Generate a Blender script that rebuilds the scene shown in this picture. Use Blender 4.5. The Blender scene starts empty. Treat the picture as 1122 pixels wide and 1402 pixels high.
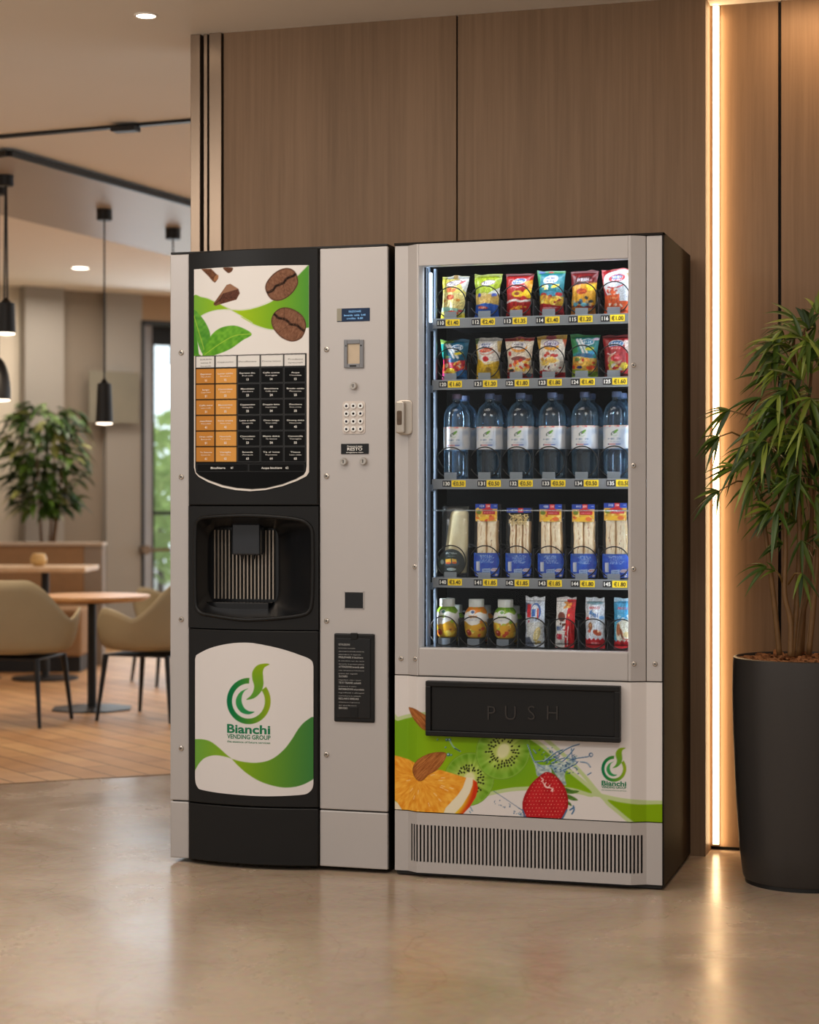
import bpy, math, random
import numpy as np
from mathutils import Vector, Matrix

scene = bpy.context.scene
COL = scene.collection
PI = math.pi
rnd = random.Random(7)

# ------------------------------------------------------------------ camera model (level camera, turned 16.5 degrees to the machines)
F, CX, CY, CAMH = 2578.0, 561.0, 685.0, 1.085
TH = math.radians(16.5)
RX, RY = math.cos(TH), math.sin(TH)
WX, WY = -math.sin(TH), math.cos(TH)
CAM = (-(0.708 * RX + 5.23 * WX), -(0.708 * RY + 5.23 * WY), CAMH)


def ray(px, py):
    a = (px - CX) / F
    return (WX + RX * a, WY + RY * a, (CY - py) / F)


def FY(px, py, y=0.0):
    """point of the vertical plane Y=y seen at a photo point: (X, Z)"""
    d = ray(px, py)
    t = (y - CAM[1]) / d[1]
    return CAM[0] + t * d[0], CAM[2] + t * d[2]


def FX(px, y=0.0):
    return FY(px, CY, y)[0]


def FZ(px, py, z=0.0):
    d = ray(px, py)
    t = (z - CAM[2]) / d[2]
    return CAM[0] + t * d[0], CAM[1] + t * d[1]


def FD(px, py, depth):
    d = ray(px, py)
    return CAM[0] + depth * d[0], CAM[1] + depth * d[1], CAM[2] + depth * d[2]


# ------------------------------------------------------------------ colour
def s2l(v):
    v = v / 255.0
    return v / 12.92 if v <= 0.04045 else ((v + 0.055) / 1.055) ** 2.4


def C(r, g, b):
    return (s2l(r), s2l(g), s2l(b), 1.0)


def nd(nt, t, loc=(0, 0)):
    n = nt.nodes.new(t)
    n.location = loc
    return n


def mat(name, col, rough=0.5, metal=0.0, spec=0.5, var=0.06, scale=25.0, bump=0.0, emit=None, estr=0.0, coat=0.0, trans=0.0, ior=1.45, attr=False, bscale=None):
    m = bpy.data.materials.new(name)
    m.use_nodes = True
    nt = m.node_tree
    b = nt.nodes['Principled BSDF']
    b.inputs['Roughness'].default_value = rough
    b.inputs['Metallic'].default_value = metal
    b.inputs['Specular IOR Level'].default_value = spec
    b.inputs['Coat Weight'].default_value = coat
    b.inputs['Transmission Weight'].default_value = trans
    b.inputs['IOR'].default_value = ior
    tc = nd(nt, 'ShaderNodeTexCoord')
    nz = nd(nt, 'ShaderNodeTexNoise')
    nz.inputs['Scale'].default_value = scale
    nz.inputs['Detail'].default_value = 4
    nt.links.new(tc.outputs['Object'], nz.inputs['Vector'])
    mx = nd(nt, 'ShaderNodeMix')
    mx.data_type = 'RGBA'
    mx.blend_type = 'MULTIPLY'
    mx.inputs[0].default_value = 1.0
    if attr:
        a = nd(nt, 'ShaderNodeVertexColor')
        a.layer_name = 'Col'
        nt.links.new(a.outputs['Color'], mx.inputs[6])
    else:
        mx.inputs[6].default_value = col
    mr = nd(nt, 'ShaderNodeMapRange')
    mr.inputs['To Min'].default_value = 1 - var
    mr.inputs['To Max'].default_value = 1 + var
    nt.links.new(nz.outputs['Fac'], mr.inputs['Value'])
    nt.links.new(mr.outputs['Result'], mx.inputs[7])
    nt.links.new(mx.outputs[2], b.inputs['Base Color'])
    if bump:
        n2 = nd(nt, 'ShaderNodeTexNoise')
        n2.inputs['Scale'].default_value = bscale or scale * 8
        nt.links.new(tc.outputs['Object'], n2.inputs['Vector'])
        bp = nd(nt, 'ShaderNodeBump')
        bp.inputs['Strength'].default_value = bump
        bp.inputs['Distance'].default_value = 0.002
        nt.links.new(n2.outputs['Fac'], bp.inputs['Height'])
        nt.links.new(bp.outputs['Normal'], b.inputs['Normal'])
    if emit:
        b.inputs['Emission Color'].default_value = emit
        b.inputs['Emission Strength'].default_value = estr
    return m


def mat_clear(name, tint, gloss=0.08, haze=0.0, hazecol=(0.5, 0.6, 0.7, 1), rough=0.03, edge=0.25, fres=0.6):
    """thin clear plastic or glass: tinted see-through, a little haze, reflections that grow at grazing angles"""
    m = bpy.data.materials.new(name)
    m.use_nodes = True
    nt = m.node_tree
    nt.nodes.clear()
    out = nd(nt, 'ShaderNodeOutputMaterial')
    tr = nd(nt, 'ShaderNodeBsdfTransparent')
    tr.inputs['Color'].default_value = tint
    df = nd(nt, 'ShaderNodeBsdfDiffuse')
    nz = nd(nt, 'ShaderNodeTexNoise')
    nz.inputs['Scale'].default_value = 30
    rp = nd(nt, 'ShaderNodeMix')
    rp.data_type = 'RGBA'
    rp.inputs[6].default_value = hazecol
    rp.inputs[7].default_value = tuple(min(1, c * 1.25) for c in hazecol[:3]) + (1,)
    nt.links.new(nz.outputs['Fac'], rp.inputs[0])
    nt.links.new(rp.outputs[2], df.inputs['Color'])
    gl = nd(nt, 'ShaderNodeBsdfGlossy')
    gl.inputs['Roughness'].default_value = rough
    lw = nd(nt, 'ShaderNodeLayerWeight')
    lw.inputs['Blend'].default_value = 0.35
    m1 = nd(nt, 'ShaderNodeMixShader')
    ad = nd(nt, 'ShaderNodeMath')
    ad.operation = 'MULTIPLY_ADD'
    pw = nd(nt, 'ShaderNodeMath')
    pw.operation = 'POWER'
    pw.inputs[1].default_value = 2.2
    nt.links.new(lw.outputs['Facing'], pw.inputs[0])
    nt.links.new(pw.outputs[0], ad.inputs[0])
    ad.inputs[1].default_value = edge if haze else 0.0
    ad.inputs[2].default_value = haze
    nt.links.new(ad.outputs[0], m1.inputs[0])
    nt.links.new(tr.outputs[0], m1.inputs[1])
    nt.links.new(df.outputs[0], m1.inputs[2])
    m2 = nd(nt, 'ShaderNodeMixShader')
    a2 = nd(nt, 'ShaderNodeMath')
    a2.operation = 'MULTIPLY_ADD'
    nt.links.new(lw.outputs['Fresnel'], a2.inputs[0])
    a2.inputs[1].default_value = fres
    a2.inputs[2].default_value = gloss
    a2.use_clamp = True
    nt.links.new(a2.outputs[0], m2.inputs[0])
    nt.links.new(m1.outputs[0], m2.inputs[1])
    nt.links.new(gl.outputs[0], m2.inputs[2])
    nt.links.new(m2.outputs[0], out.inputs['Surface'])
    return m


def mat_wood(name, dark, light, rough=0.5, sx=70.0, sz=1.6, bump=0.15):
    m = bpy.data.materials.new(name)
    m.use_nodes = True
    nt = m.node_tree
    b = nt.nodes['Principled BSDF']
    b.inputs['Roughness'].default_value = rough
    b.inputs['Specular IOR Level'].default_value = 0.3
    tc = nd(nt, 'ShaderNodeTexCoord')
    mp = nd(nt, 'ShaderNodeMapping')
    mp.inputs['Scale'].default_value = (sx, sx, sz)
    nt.links.new(tc.outputs['Object'], mp.inputs['Vector'])
    n1 = nd(nt, 'ShaderNodeTexNoise')
    n1.inputs['Scale'].default_value = 1.0
    n1.inputs['Detail'].default_value = 8
    n1.inputs['Roughness'].default_value = 0.7
    n1.inputs['Distortion'].default_value = 0.4
    nt.links.new(mp.outputs['Vector'], n1.inputs['Vector'])
    m3 = nd(nt, 'ShaderNodeMapping')
    m3.inputs['Scale'].default_value = (6, 6, 0.35)
    nt.links.new(tc.outputs['Object'], m3.inputs['Vector'])
    n2 = nd(nt, 'ShaderNodeTexNoise')
    n2.inputs['Scale'].default_value = 1.0
    n2.inputs['Detail'].default_value = 3
    nt.links.new(m3.outputs['Vector'], n2.inputs['Vector'])
    av = nd(nt, 'ShaderNodeMath')
    av.operation = 'MULTIPLY_ADD'
    nt.links.new(n2.outputs['Fac'], av.inputs[0])
    av.inputs[1].default_value = 0.6
    nt.links.new(n1.outputs['Fac'], av.inputs[2])
    rp = nd(nt, 'ShaderNodeValToRGB')
    rp.color_ramp.elements[0].position = 0.55
    rp.color_ramp.elements[0].color = dark
    rp.color_ramp.elements[1].position = 1.05 if False else 1.0
    rp.color_ramp.elements[1].color = light
    nt.links.new(av.outputs[0], rp.inputs[0])
    nt.links.new(rp.outputs[0], b.inputs['Base Color'])
    bp = nd(nt, 'ShaderNodeBump')
    bp.inputs['Strength'].default_value = bump
    bp.inputs['Distance'].default_value = 0.001
    nt.links.new(n1.outputs['Fac'], bp.inputs['Height'])
    nt.links.new(bp.outputs['Normal'], b.inputs['Normal'])
    return m


# ------------------------------------------------------------------ mesh builder
class MB:
    def __init__(self):
        self.v, self.f, self.m, self.c = [], [], [], []

    def add(self, vs, fs, mi=0, col=None):
        o = len(self.v)
        self.v.extend(tuple(p) for p in vs)
        self.f.extend(tuple(i + o for i in f) for f in fs)
        self.m.extend([mi] * len(fs))
        if col is None:
            self.c.extend([(0.8, 0.8, 0.8, 1)] * len(vs))
        elif isinstance(col, tuple):
            self.c.extend([col] * len(vs))
        else:
            self.c.extend(tuple(k) for k in col)
        return self

    def box(self, x0, x1, y0, y1, z0, z1, mi=0):
        vs = [(x, y, z) for z in (z0, z1) for y in (y0, y1) for x in (x0, x1)]
        fs = [(0, 2, 3, 1), (4, 5, 7, 6), (0, 1, 5, 4), (2, 6, 7, 3), (0, 4, 6, 2), (1, 3, 7, 5)]
        return self.add(vs, fs, mi)

    def prism(self, pts, y0, y1, mi=0):
        """polygon in X,Z (counter-clockwise seen from -Y) pushed along Y"""
        n = len(pts)
        vs = [(x, y0, z) for x, z in pts] + [(x, y1, z) for x, z in pts]
        fs = [tuple(range(n)), tuple(range(2 * n - 1, n - 1, -1))]
        fs += [(i, i + n, (i + 1) % n + n, (i + 1) % n) for i in range(n)]
        return self.add(vs, fs, mi)

    def zprism(self, pts, z0, z1, mi=0):
        n = len(pts)
        vs = [(x, y, z0) for x, y in pts] + [(x, y, z1) for x, y in pts]
        fs = [tuple(range(n - 1, -1, -1)), tuple(range(n, 2 * n))]
        fs += [(i, (i + 1) % n, (i + 1) % n + n, i + n) for i in range(n)]
        return self.add(vs, fs, mi)

    def cyl(self, c, r0, r1, h, n=24, axis='z', mi=0, cap=True):
        vs, fs = [], []
        for k, (r, t) in enumerate(((r0, 0.0), (r1, h))):
            for i in range(n):
                a = 2 * PI * i / n
                p = (r * math.cos(a), r * math.sin(a), t)
                if axis == 'y':
                    p = (p[0], p[2], -p[1])
                elif axis == 'x':
                    p = (p[2], p[0], p[1])
                vs.append((c[0] + p[0], c[1] + p[1], c[2] + p[2]))
        fs = [(i, (i + 1) % n, (i + 1) % n + n, i + n) for i in range(n)]
        if cap:
            fs += [tuple(range(n - 1, -1, -1)), tuple(range(n, 2 * n))]
        return self.add(vs, fs, mi)

    def lathe(self, c, prof, n=32, mi=0, col=None):
        """profile of (r, z) turned about a vertical axis at c"""
        vs, fs, cs = [], [], []
        for k, (r, z) in enumerate(prof):
            for i in range(n):
                a = 2 * PI * i / n
                vs.append((c[0] + r * math.cos(a), c[1] + r * math.sin(a), c[2] + z))
        for k in range(len(prof) - 1):
            for i in range(n):
                j = (i + 1) % n
                fs.append((k * n + i, k * n + j, (k + 1) * n + j, (k + 1) * n + i))
        if prof[0][0] > 1e-5:
            fs.append(tuple(range(n - 1, -1, -1)))
        if prof[-1][0] > 1e-5:
            fs.append(tuple(range((len(prof) - 1) * n, len(prof) * n)))
        return self.add(vs, fs, mi, col)

    def tube(self, pts, r, n=8, mi=0, closed=False):
        pts = [Vector(p) for p in pts]
        N = len(pts)
        rs = r if isinstance(r, (list, tuple)) else [r] * N
        vs, fs = [], []
        up = Vector((0.123, 0.456, 0.88)).normalized()
        pa = None
        for i, p in enumerate(pts):
            if closed:
                t = pts[(i + 1) % N] - pts[i - 1]
            else:
                t = pts[min(i + 1, N - 1)] - pts[max(i - 1, 0)]
            t.normalize()
            a = (pa - t * pa.dot(t)) if pa is not None else up.cross(t)
            if a.length < 1e-6:
                a = Vector((1, 0, 0)).cross(t)
            a.normalize()
            pa = a
            b = t.cross(a)
            for k in range(n):
                q = 2 * PI * k / n
                w = p + (a * math.cos(q) + b * math.sin(q)) * rs[i]
                vs.append(tuple(w))
        for i in range(N if closed else N - 1):
            j = (i + 1) % N
            for k in range(n):
                l = (k + 1) % n
                fs.append((i * n + k, i * n + l, j * n + l, j * n + k))
        if not closed:
            fs += [tuple(range(n - 1, -1, -1)), tuple(range((N - 1) * n, N * n))]
        return self.add(vs, fs, mi)

    def build(self, name, mats, parent=None, smooth=False, bevel=0.0, seg=2, color=False, kind=None, label=None):
        if not isinstance(mats, (list, tuple)):
            mats = [mats]
        me = bpy.data.meshes.new(name)
        off = base(parent)
        vs = [(p[0] - off[0], p[1] - off[1], p[2] - off[2]) for p in self.v]
        me.from_pydata(vs, [], self.f)
        for m in mats:
            me.materials.append(m)
        if len(mats) > 1:
            me.polygons.foreach_set('material_index', self.m)
        if color:
            a = me.color_attributes.new('Col', 'FLOAT_COLOR', 'POINT')
            a.data.foreach_set('color', np.array(self.c, dtype=np.float32).ravel())
        me.update()
        if smooth:
            me.polygons.foreach_set('use_smooth', [True] * len(me.polygons))
            if smooth is not True:
                me.set_sharp_from_angle(angle=math.radians(smooth))
        o = bpy.data.objects.new(name, me)
        COL.objects.link(o)
        if parent is not None:
            o.parent = parent
        if bevel:
            b = o.modifiers.new('edge', 'BEVEL')
            b.width = bevel
            b.segments = seg
            b.limit_method = 'ANGLE'
            b.angle_limit = math.radians(40)
        if kind:
            o['kind'] = kind
        if label:
            o['label'] = label
        return o


def base(o):
    x, y, z = 0.0, 0.0, 0.0
    while o is not None:
        x += o.location[0]
        y += o.location[1]
        z += o.location[2]
        o = o.parent
    return x, y, z


def thing(name, label, cat, loc=(0, 0, 0), group=None):
    o = bpy.data.objects.new(name, None)
    COL.objects.link(o)
    o.location = loc
    o.empty_display_size = 0.1
    tag(o, label, cat, group)
    return o


def tag(o, label, cat, group=None):
    o['label'] = label
    o['category'] = cat
    if group:
        o['group'] = group
    return o


def share(o, parent, loc, name=None):
    """another part that shares the mesh of o"""
    c = o.copy()
    COL.objects.link(c)
    c.parent = parent
    c.location = loc
    return c


def dup(root, loc, label, rz=None):
    r = root.copy()
    COL.objects.link(r)
    r.location = loc
    r['label'] = label
    if rz is not None:
        r.rotation_euler = (0, 0, rz)
    for ch in list(root.children):
        c = ch.copy()
        COL.objects.link(c)
        c.parent = r
        for g in list(ch.children):
            d = g.copy()
            COL.objects.link(d)
            d.parent = c
    return r


# ------------------------------------------------------------------ lettering
_glyph = {}


def glyphs(s, bold=0.0, spacing=1.0):
    key = (s, bold, spacing)
    if key in _glyph:
        return _glyph[key]
    cu = bpy.data.curves.new('lettering', 'FONT')
    cu.body = s
    cu.size = 1.0
    cu.offset = bold
    cu.space_character = spacing
    cu.resolution_u = 3
    ob = bpy.data.objects.new('lettering', cu)
    COL.objects.link(ob)
    dg = bpy.context.evaluated_depsgraph_get()
    dg.update()
    ev = ob.evaluated_get(dg)
    me = ev.to_mesh()
    vs = [(v.co.x, v.co.y) for v in me.vertices]
    fs = [tuple(p.vertices) for p in me.polygons]
    ev.to_mesh_clear()
    bpy.data.objects.remove(ob)
    bpy.data.curves.remove(cu)
    _glyph[key] = (vs, fs)
    return vs, fs


def lettering(mb, s, x, z, h, fn, align='c', mi=0, bold=0.0, width=None, spacing=1.0, col=None):
    """text with cap height h, baseline z, in the X-Z plane; fn(x, z) gives Y"""
    vs, fs = glyphs(s, bold, spacing)
    if not vs:
        return
    x0 = min(v[0] for v in vs)
    x1 = max(v[0] for v in vs)
    k = h / 0.69
    kx = k if width is None else width / (x1 - x0)
    sh = {'c': -(x0 + x1) / 2, 'l': -x0, 'r': -x1}[align]
    pts = []
    for a, b in vs:
        X = x + (a + sh) * kx
        Z = z + b * k
        pts.append((X, fn(X, Z), Z))
    mb.add(pts, fs, mi, col)


# ------------------------------------------------------------------ printed artwork, worked out per vertex of a fine grid
def hsh(ix, iy, s=0):
    n = (ix.astype(np.int64) * 374761393 + iy.astype(np.int64) * 668265263 + s * 974634777) & 0x7fffffff
    n = ((n ^ (n >> 13)) * 1274126177) & 0x7fffffff
    return ((n ^ (n >> 16)) & 0xffff) / 65535.0


def vnoise(x, y, s=0):
    ix, iy = np.floor(x), np.floor(y)
    fx, fy = x - ix, y - iy
    fx = fx * fx * (3 - 2 * fx)
    fy = fy * fy * (3 - 2 * fy)
    a = hsh(ix, iy, s) * (1 - fx) + hsh(ix + 1, iy, s) * fx
    b = hsh(ix, iy + 1, s) * (1 - fx) + hsh(ix + 1, iy + 1, s) * fx
    return a * (1 - fy) + b * fy


def spline(pts, n=8, closed=True):
    P = [np.array(p, float) for p in pts]
    N = len(P)
    out = []
    for i in range(N if closed else N - 1):
        if closed:
            p0, p1, p2, p3 = P[i - 1], P[i], P[(i + 1) % N], P[(i + 2) % N]
        else:
            p0, p1, p2, p3 = P[max(i - 1, 0)], P[i], P[i + 1], P[min(i + 2, N - 1)]
        for k in range(n):
            t = k / n
            out.append(0.5 * (2 * p1 + (p2 - p0) * t + (2 * p0 - 5 * p1 + 4 * p2 - p3) * t * t + (3 * p1 - p0 - 3 * p2 + p3) * t ** 3))
    if not closed:
        out.append(P[-1])
    return [tuple(p) for p in out]


class Art:
    def __init__(self, X, Y, basecol, aa=0.5):
        self.X, self.Y, self.aa = X, Y, aa
        self.rgb = np.zeros((X.size, 3)) + np.array(basecol, float)

    def put(self, alpha, col):
        c = col if isinstance(col, np.ndarray) and col.ndim == 2 else np.array(col, float)[None, :]
        self.rgb = self.rgb * (1 - alpha[:, None]) + c * alpha[:, None]

    def sd(self, pts):
        X, Y = self.X, self.Y
        d = np.full(X.size, 1e18)
        s = np.ones(X.size)
        n = len(pts)
        for i in range(n):
            ax, ay = pts[i]
            bx, by = pts[i - 1]
            ex, ey = bx - ax, by - ay
            wx, wy = X - ax, Y - ay
            t = np.clip((wx * ex + wy * ey) / (ex * ex + ey * ey + 1e-12), 0, 1)
            qx, qy = wx - ex * t, wy - ey * t
            d = np.minimum(d, qx * qx + qy * qy)
            c1, c2, c3 = Y >= ay, Y < by, ex * wy > ey * wx
            flip = (c1 & c2 & c3) | (~c1 & ~c2 & ~c3)
            s = np.where(flip, -s, s)
        return s * np.sqrt(d)

    def cover(self, sd):
        return np.clip(0.5 - sd / (2 * self.aa), 0, 1)

    def poly(self, pts, col, smooth=False, grow=0.0):
        if smooth:
            pts = spline(pts)
        a = self.cover(self.sd(pts) - grow)
        self.put(a, col)
        return a

    def ell(self, cx, cy, rx, ry, col, rot=0.0):
        c, s = math.cos(rot), math.sin(rot)
        dx, dy = self.X - cx, self.Y - cy
        u, v = (dx * c + dy * s) / rx, (-dx * s + dy * c) / ry
        r = np.sqrt(u * u + v * v)
        a = self.cover((r - 1) * min(rx, ry))
        self.put(a, col)
        return a, u, v, r

    def line(self, pts, w, col, smooth=True):
        if smooth and len(pts) > 2:
            pts = spline(pts, closed=False)
        d = np.full(self.X.size, 1e18)
        for (ax, ay), (bx, by) in zip(pts[:-1], pts[1:]):
            ex, ey = bx - ax, by - ay
            t = np.clip(((self.X - ax) * ex + (self.Y - ay) * ey) / (ex * ex + ey * ey + 1e-12), 0, 1)
            d = np.minimum(d, np.hypot(self.X - ax - ex * t, self.Y - ay - ey * t))
        a = self.cover(d - w / 2)
        self.put(a, col)
        return a

    def mixc(self, t, c0, c1):
        t = np.clip(t, 0, 1)[:, None]
        return np.array(c0, float)[None] * (1 - t) + np.array(c1, float)[None] * t

    def linear(self):
        v = np.clip(self.rgb, 0, 255) / 255.0
        l = np.where(v <= 0.04045, v / 12.92, ((v + 0.055) / 1.055) ** 2.4)
        return np.concatenate([l, np.ones((l.shape[0], 1))], axis=1)


def sheet(mb, P, cols, nu, nv, mi=0, flip=False):
    """grid of nu x nv points (row-major, u fastest)"""
    idx = np.arange(nu * nv).reshape(nv, nu)
    a, b, c, d = idx[:-1, :-1].ravel(), idx[:-1, 1:].ravel(), idx[1:, 1:].ravel(), idx[1:, :-1].ravel()
    q = np.stack([a, b, c, d] if not flip else [d, c, b, a], axis=1)
    mb.add(P.tolist(), q.tolist(), mi, cols.tolist())


def logo(A, T):
    """ring, inner crescent and leaf of the maker's sign; T maps sign units to art units"""
    def tp(p):
        return [T(*q) for q in p]
    X0, _ = T(340, 0)
    X1, _ = T(700, 0)
    grad = A.mixc((A.X - X0) / (X1 - X0), (0, 112, 70), (150, 172, 28))
    a0, a1 = math.radians(-88), math.radians(-38)
    outer = [(520 + 182 * math.cos(a1 + (2 * PI + a0 - a1) * k / 60), 545 + 192 * math.sin(a1 + (2 * PI + a0 - a1) * k / 60)) for k in range(61)]
    inner = [(518 + 137 * math.cos(a1 + (2 * PI + a0 - a1) * k / 60), 545 + 146 * math.sin(a1 + (2 * PI + a0 - a1) * k / 60)) for k in range(60, -1, -1)]
    A.poly(tp(outer + inner), grad)
    A.poly(tp(spline([(515, 440), (450, 470), (415, 530), (420, 590), (460, 640), (520, 655), (567, 635), (520, 628), (482, 600), (462, 550), (465, 500), (485, 462)])), A.mixc((A.Y - T(0, 440)[1]) / (T(0, 655)[1] - T(0, 440)[1]), (70, 160, 80), (40, 140, 80)))
    A.poly(tp(spline([(692, 240), (650, 234), (590, 250), (552, 300), (550, 360), (565, 420), (555, 470), (532, 505), (500, 534), (565, 520), (620, 470), (642, 410), (640, 350), (638, 300), (652, 265)])), A.mixc((A.Y - T(0, 240)[1]) / (T(0, 534)[1] - T(0, 240)[1]), (140, 172, 20), (90, 155, 60)))
# ================================================================== materials of the room
M = {}
M['ceiling'] = mat('ceiling plaster', C(252, 247, 238), 0.8, var=0.02, scale=3)
M['wood'] = mat_wood('brown oak panelling', C(122, 96, 71), C(143, 114, 87), 0.5)
M['black_gap'] = mat('dark groove', C(14, 11, 9), 0.7)
M['champagne'] = mat('polished champagne metal', C(138, 119, 101), 0.3, metal=0.8, var=0.02)
M['wall_cream'] = mat('cream wall paint', C(216, 206, 188), 0.85, var=0.03, scale=2)
M['wall_grey_shade'] = mat('warm grey shaded wall tone', C(158, 153, 145), 0.85, var=0.03, scale=2)  # shade on the cafe wall is mixed into this colour
M['wall_taupe_shade'] = mat('taupe shaded wall tone', C(142, 131, 117), 0.85, var=0.03, scale=2)  # same cafe wall, deeper shade put into its colour
M['wall_soffit'] = mat('tan soffit paint', C(164, 136, 106), 0.8, var=0.03, scale=2)
M['black_metal'] = mat('matt black metal', C(22, 21, 20), 0.45, var=0.1)
M['frame'] = mat('anthracite window frame', C(38, 42, 46), 0.4, var=0.05)
M['led'] = mat('warm light strip diffuser', C(255, 230, 190), 0.5, var=0.0, emit=(1.0, 0.68, 0.36, 1), estr=10.0)
M['lamp_glow'] = mat('lamp diffuser', C(255, 240, 220), 0.5, var=0.0, emit=(1.0, 0.84, 0.66, 1), estr=3.5)
M['downlight'] = mat('downlight diffuser', C(255, 245, 230), 0.5, var=0.0, emit=(1.0, 0.88, 0.72, 1), estr=8.0)
M['raft'] = mat('grey satin ceiling raft', C(178, 167, 156), 0.42, var=0.05, scale=2)
M['glass'] = mat_clear('window glass', (0.95, 0.97, 0.97, 1), gloss=0.05)


def concrete():
    m = bpy.data.materials.new('polished beige concrete')
    m.use_nodes = True
    nt = m.node_tree
    b = nt.nodes['Principled BSDF']
    tc = nd(nt, 'ShaderNodeTexCoord')
    n1 = nd(nt, 'ShaderNodeTexNoise')
    n1.inputs['Scale'].default_value = 1.7
    n1.inputs['Detail'].default_value = 9
    n1.inputs['Roughness'].default_value = 0.62
    n1.inputs['Distortion'].default_value = 0.5
    n2 = nd(nt, 'ShaderNodeTexNoise')
    n2.inputs['Scale'].default_value = 45
    n2.inputs['Detail'].default_value = 6
    for n in (n1, n2):
        nt.links.new(tc.outputs['Object'], n.inputs['Vector'])
    r1 = nd(nt, 'ShaderNodeValToRGB')
    e = r1.color_ramp.elements
    e[0].position, e[0].color = 0.30, C(166, 145, 123)
    e[1].position, e[1].color = 0.72, C(200, 178, 154)
    nt.links.new(n1.outputs['Fac'], r1.inputs[0])
    # fine hairline veins
    n3 = nd(nt, 'ShaderNodeTexNoise')
    n3.inputs['Scale'].default_value = 2.3
    n3.inputs['Detail'].default_value = 7
    n3.inputs['Distortion'].default_value = 1.6
    nt.links.new(tc.outputs['Object'], n3.inputs['Vector'])
    r3 = nd(nt, 'ShaderNodeValToRGB')
    e = r3.color_ramp.elements
    e[0].position, e[0].color = 0.485, (1, 1, 1, 1)
    e[1].position, e[1].color = 0.515, (1, 1, 1, 1)
    k = e.new(0.5)
    k.color = (0.82, 0.78, 0.74, 1)
    nt.links.new(n3.outputs['Fac'], r3.inputs[0])
    mx = nd(nt, 'ShaderNodeMix')
    mx.data_type, mx.blend_type = 'RGBA', 'MULTIPLY'
    mx.inputs[0].default_value = 0.55
    nt.links.new(r1.outputs[0], mx.inputs[6])
    nt.links.new(r3.outputs[0], mx.inputs[7])
    m2 = nd(nt, 'ShaderNodeMix')
    m2.data_type, m2.blend_type = 'RGBA', 'OVERLAY'
    m2.inputs[0].default_value = 0.18
    nt.links.new(mx.outputs[2], m2.inputs[6])
    nt.links.new(n2.outputs['Color'], m2.inputs[7])
    nt.links.new(m2.outputs[2], b.inputs['Base Color'])
    mr = nd(nt, 'ShaderNodeMapRange')
    mr.inputs['From Min'].default_value, mr.inputs['From Max'].default_value = 0.3, 0.7
    mr.inputs['To Min'].default_value, mr.inputs['To Max'].default_value = 0.17, 0.33
    nt.links.new(n1.outputs['Fac'], mr.inputs['Value'])
    nt.links.new(mr.outputs['Result'], b.inputs['Roughness'])
    b.inputs['Specular IOR Level'].default_value = 0.4
    bp = nd(nt, 'ShaderNodeBump')
    bp.inputs['Strength'].default_value = 0.05
    bp.inputs['Distance'].default_value = 0.002
    nt.links.new(n2.outputs['Fac'], bp.inputs['Height'])
    nt.links.new(bp.outputs['Normal'], b.inputs['Normal'])
    return m


def parquet():
    m = bpy.data.materials.new('oak plank floor')
    m.use_nodes = True
    nt = m.node_tree
    b = nt.nodes['Principled BSDF']
    tc = nd(nt, 'ShaderNodeTexCoord')
    mp = nd(nt, 'ShaderNodeMapping')
    mp.inputs['Rotation'].default_value = (0, 0, math.radians(38))
    mp.inputs['Scale'].default_value = (1, 1, 1)
    nt.links.new(tc.outputs['Object'], mp.inputs['Vector'])
    br = nd(nt, 'ShaderNodeTexBrick')
    br.inputs['Color1'].default_value = C(214, 168, 116)
    br.inputs['Color2'].default_value = C(192, 144, 96)
    br.inputs['Mortar'].default_value = C(110, 74, 46)
    br.inputs['Scale'].default_value = 1.0
    br.inputs['Mortar Size'].default_value = 0.004
    br.inputs['Brick Width'].default_value = 0.9
    br.inputs['Row Height'].default_value = 0.13
    nt.links.new(mp.outputs['Vector'], br.inputs['Vector'])
    nz = nd(nt, 'ShaderNodeTexNoise')
    nz.inputs['Scale'].default_value = 6
    nz.inputs['Detail'].default_value = 5
    nt.links.new(mp.outputs['Vector'], nz.inputs['Vector'])
    mx = nd(nt, 'ShaderNodeMix')
    mx.data_type, mx.blend_type = 'RGBA', 'OVERLAY'
    mx.inputs[0].default_value = 0.35
    nt.links.new(br.outputs['Color'], mx.inputs[6])
    nt.links.new(nz.outputs['Fac'], mx.inputs[7])
    nt.links.new(mx.outputs[2], b.inputs['Base Color'])
    b.inputs['Roughness'].default_value = 0.5
    return m


M['concrete'] = concrete()
M['parquet'] = parquet()

CEIL = 2.62
YW = 0.54          # face of the wood wall behind the machines
YR = 0.655         # face of the recessed wall to the right

# ---- floor: concrete in front, oak planks in the cafe beyond a slanting line
xa, ya = FZ(-40, 1076.5)
xb, yb = FZ(236, 1060)
sl = (yb - ya) / (xb - xa)
XL, XRT, YN, YB = -9.0, 2.6, -7.0, 10.5


def yline(x):
    return ya + sl * (x - xa)


mb = MB()
mb.zprism([(XL, YN), (XRT, YN), (XRT, yline(XRT)), (XL, yline(XL))], -0.08, 0.0)
mb.build('floor', M['concrete'], kind='structure')
mb = MB()
mb.zprism([(XL, yline(XL) + 0.014), (XRT, yline(XRT) + 0.014), (XRT, YB), (XL, YB)], -0.08, 0.0)
mb.build('floor_oak', M['parquet'], kind='structure')
mb = MB()
mb.zprism([(XL, yline(XL)), (XRT, yline(XRT)), (XRT, yline(XRT) + 0.014), (XL, yline(XL) + 0.014)], -0.05, 0.002)
mb.build('trim_1', mat('brass floor strip', C(150, 118, 84), 0.35, metal=0.6), kind='structure')

# ---- ceiling
MB().box(XL, XRT, -2.6, YB, CEIL, CEIL + 0.1).build('ceiling', M['ceiling'], kind='structure')

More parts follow.
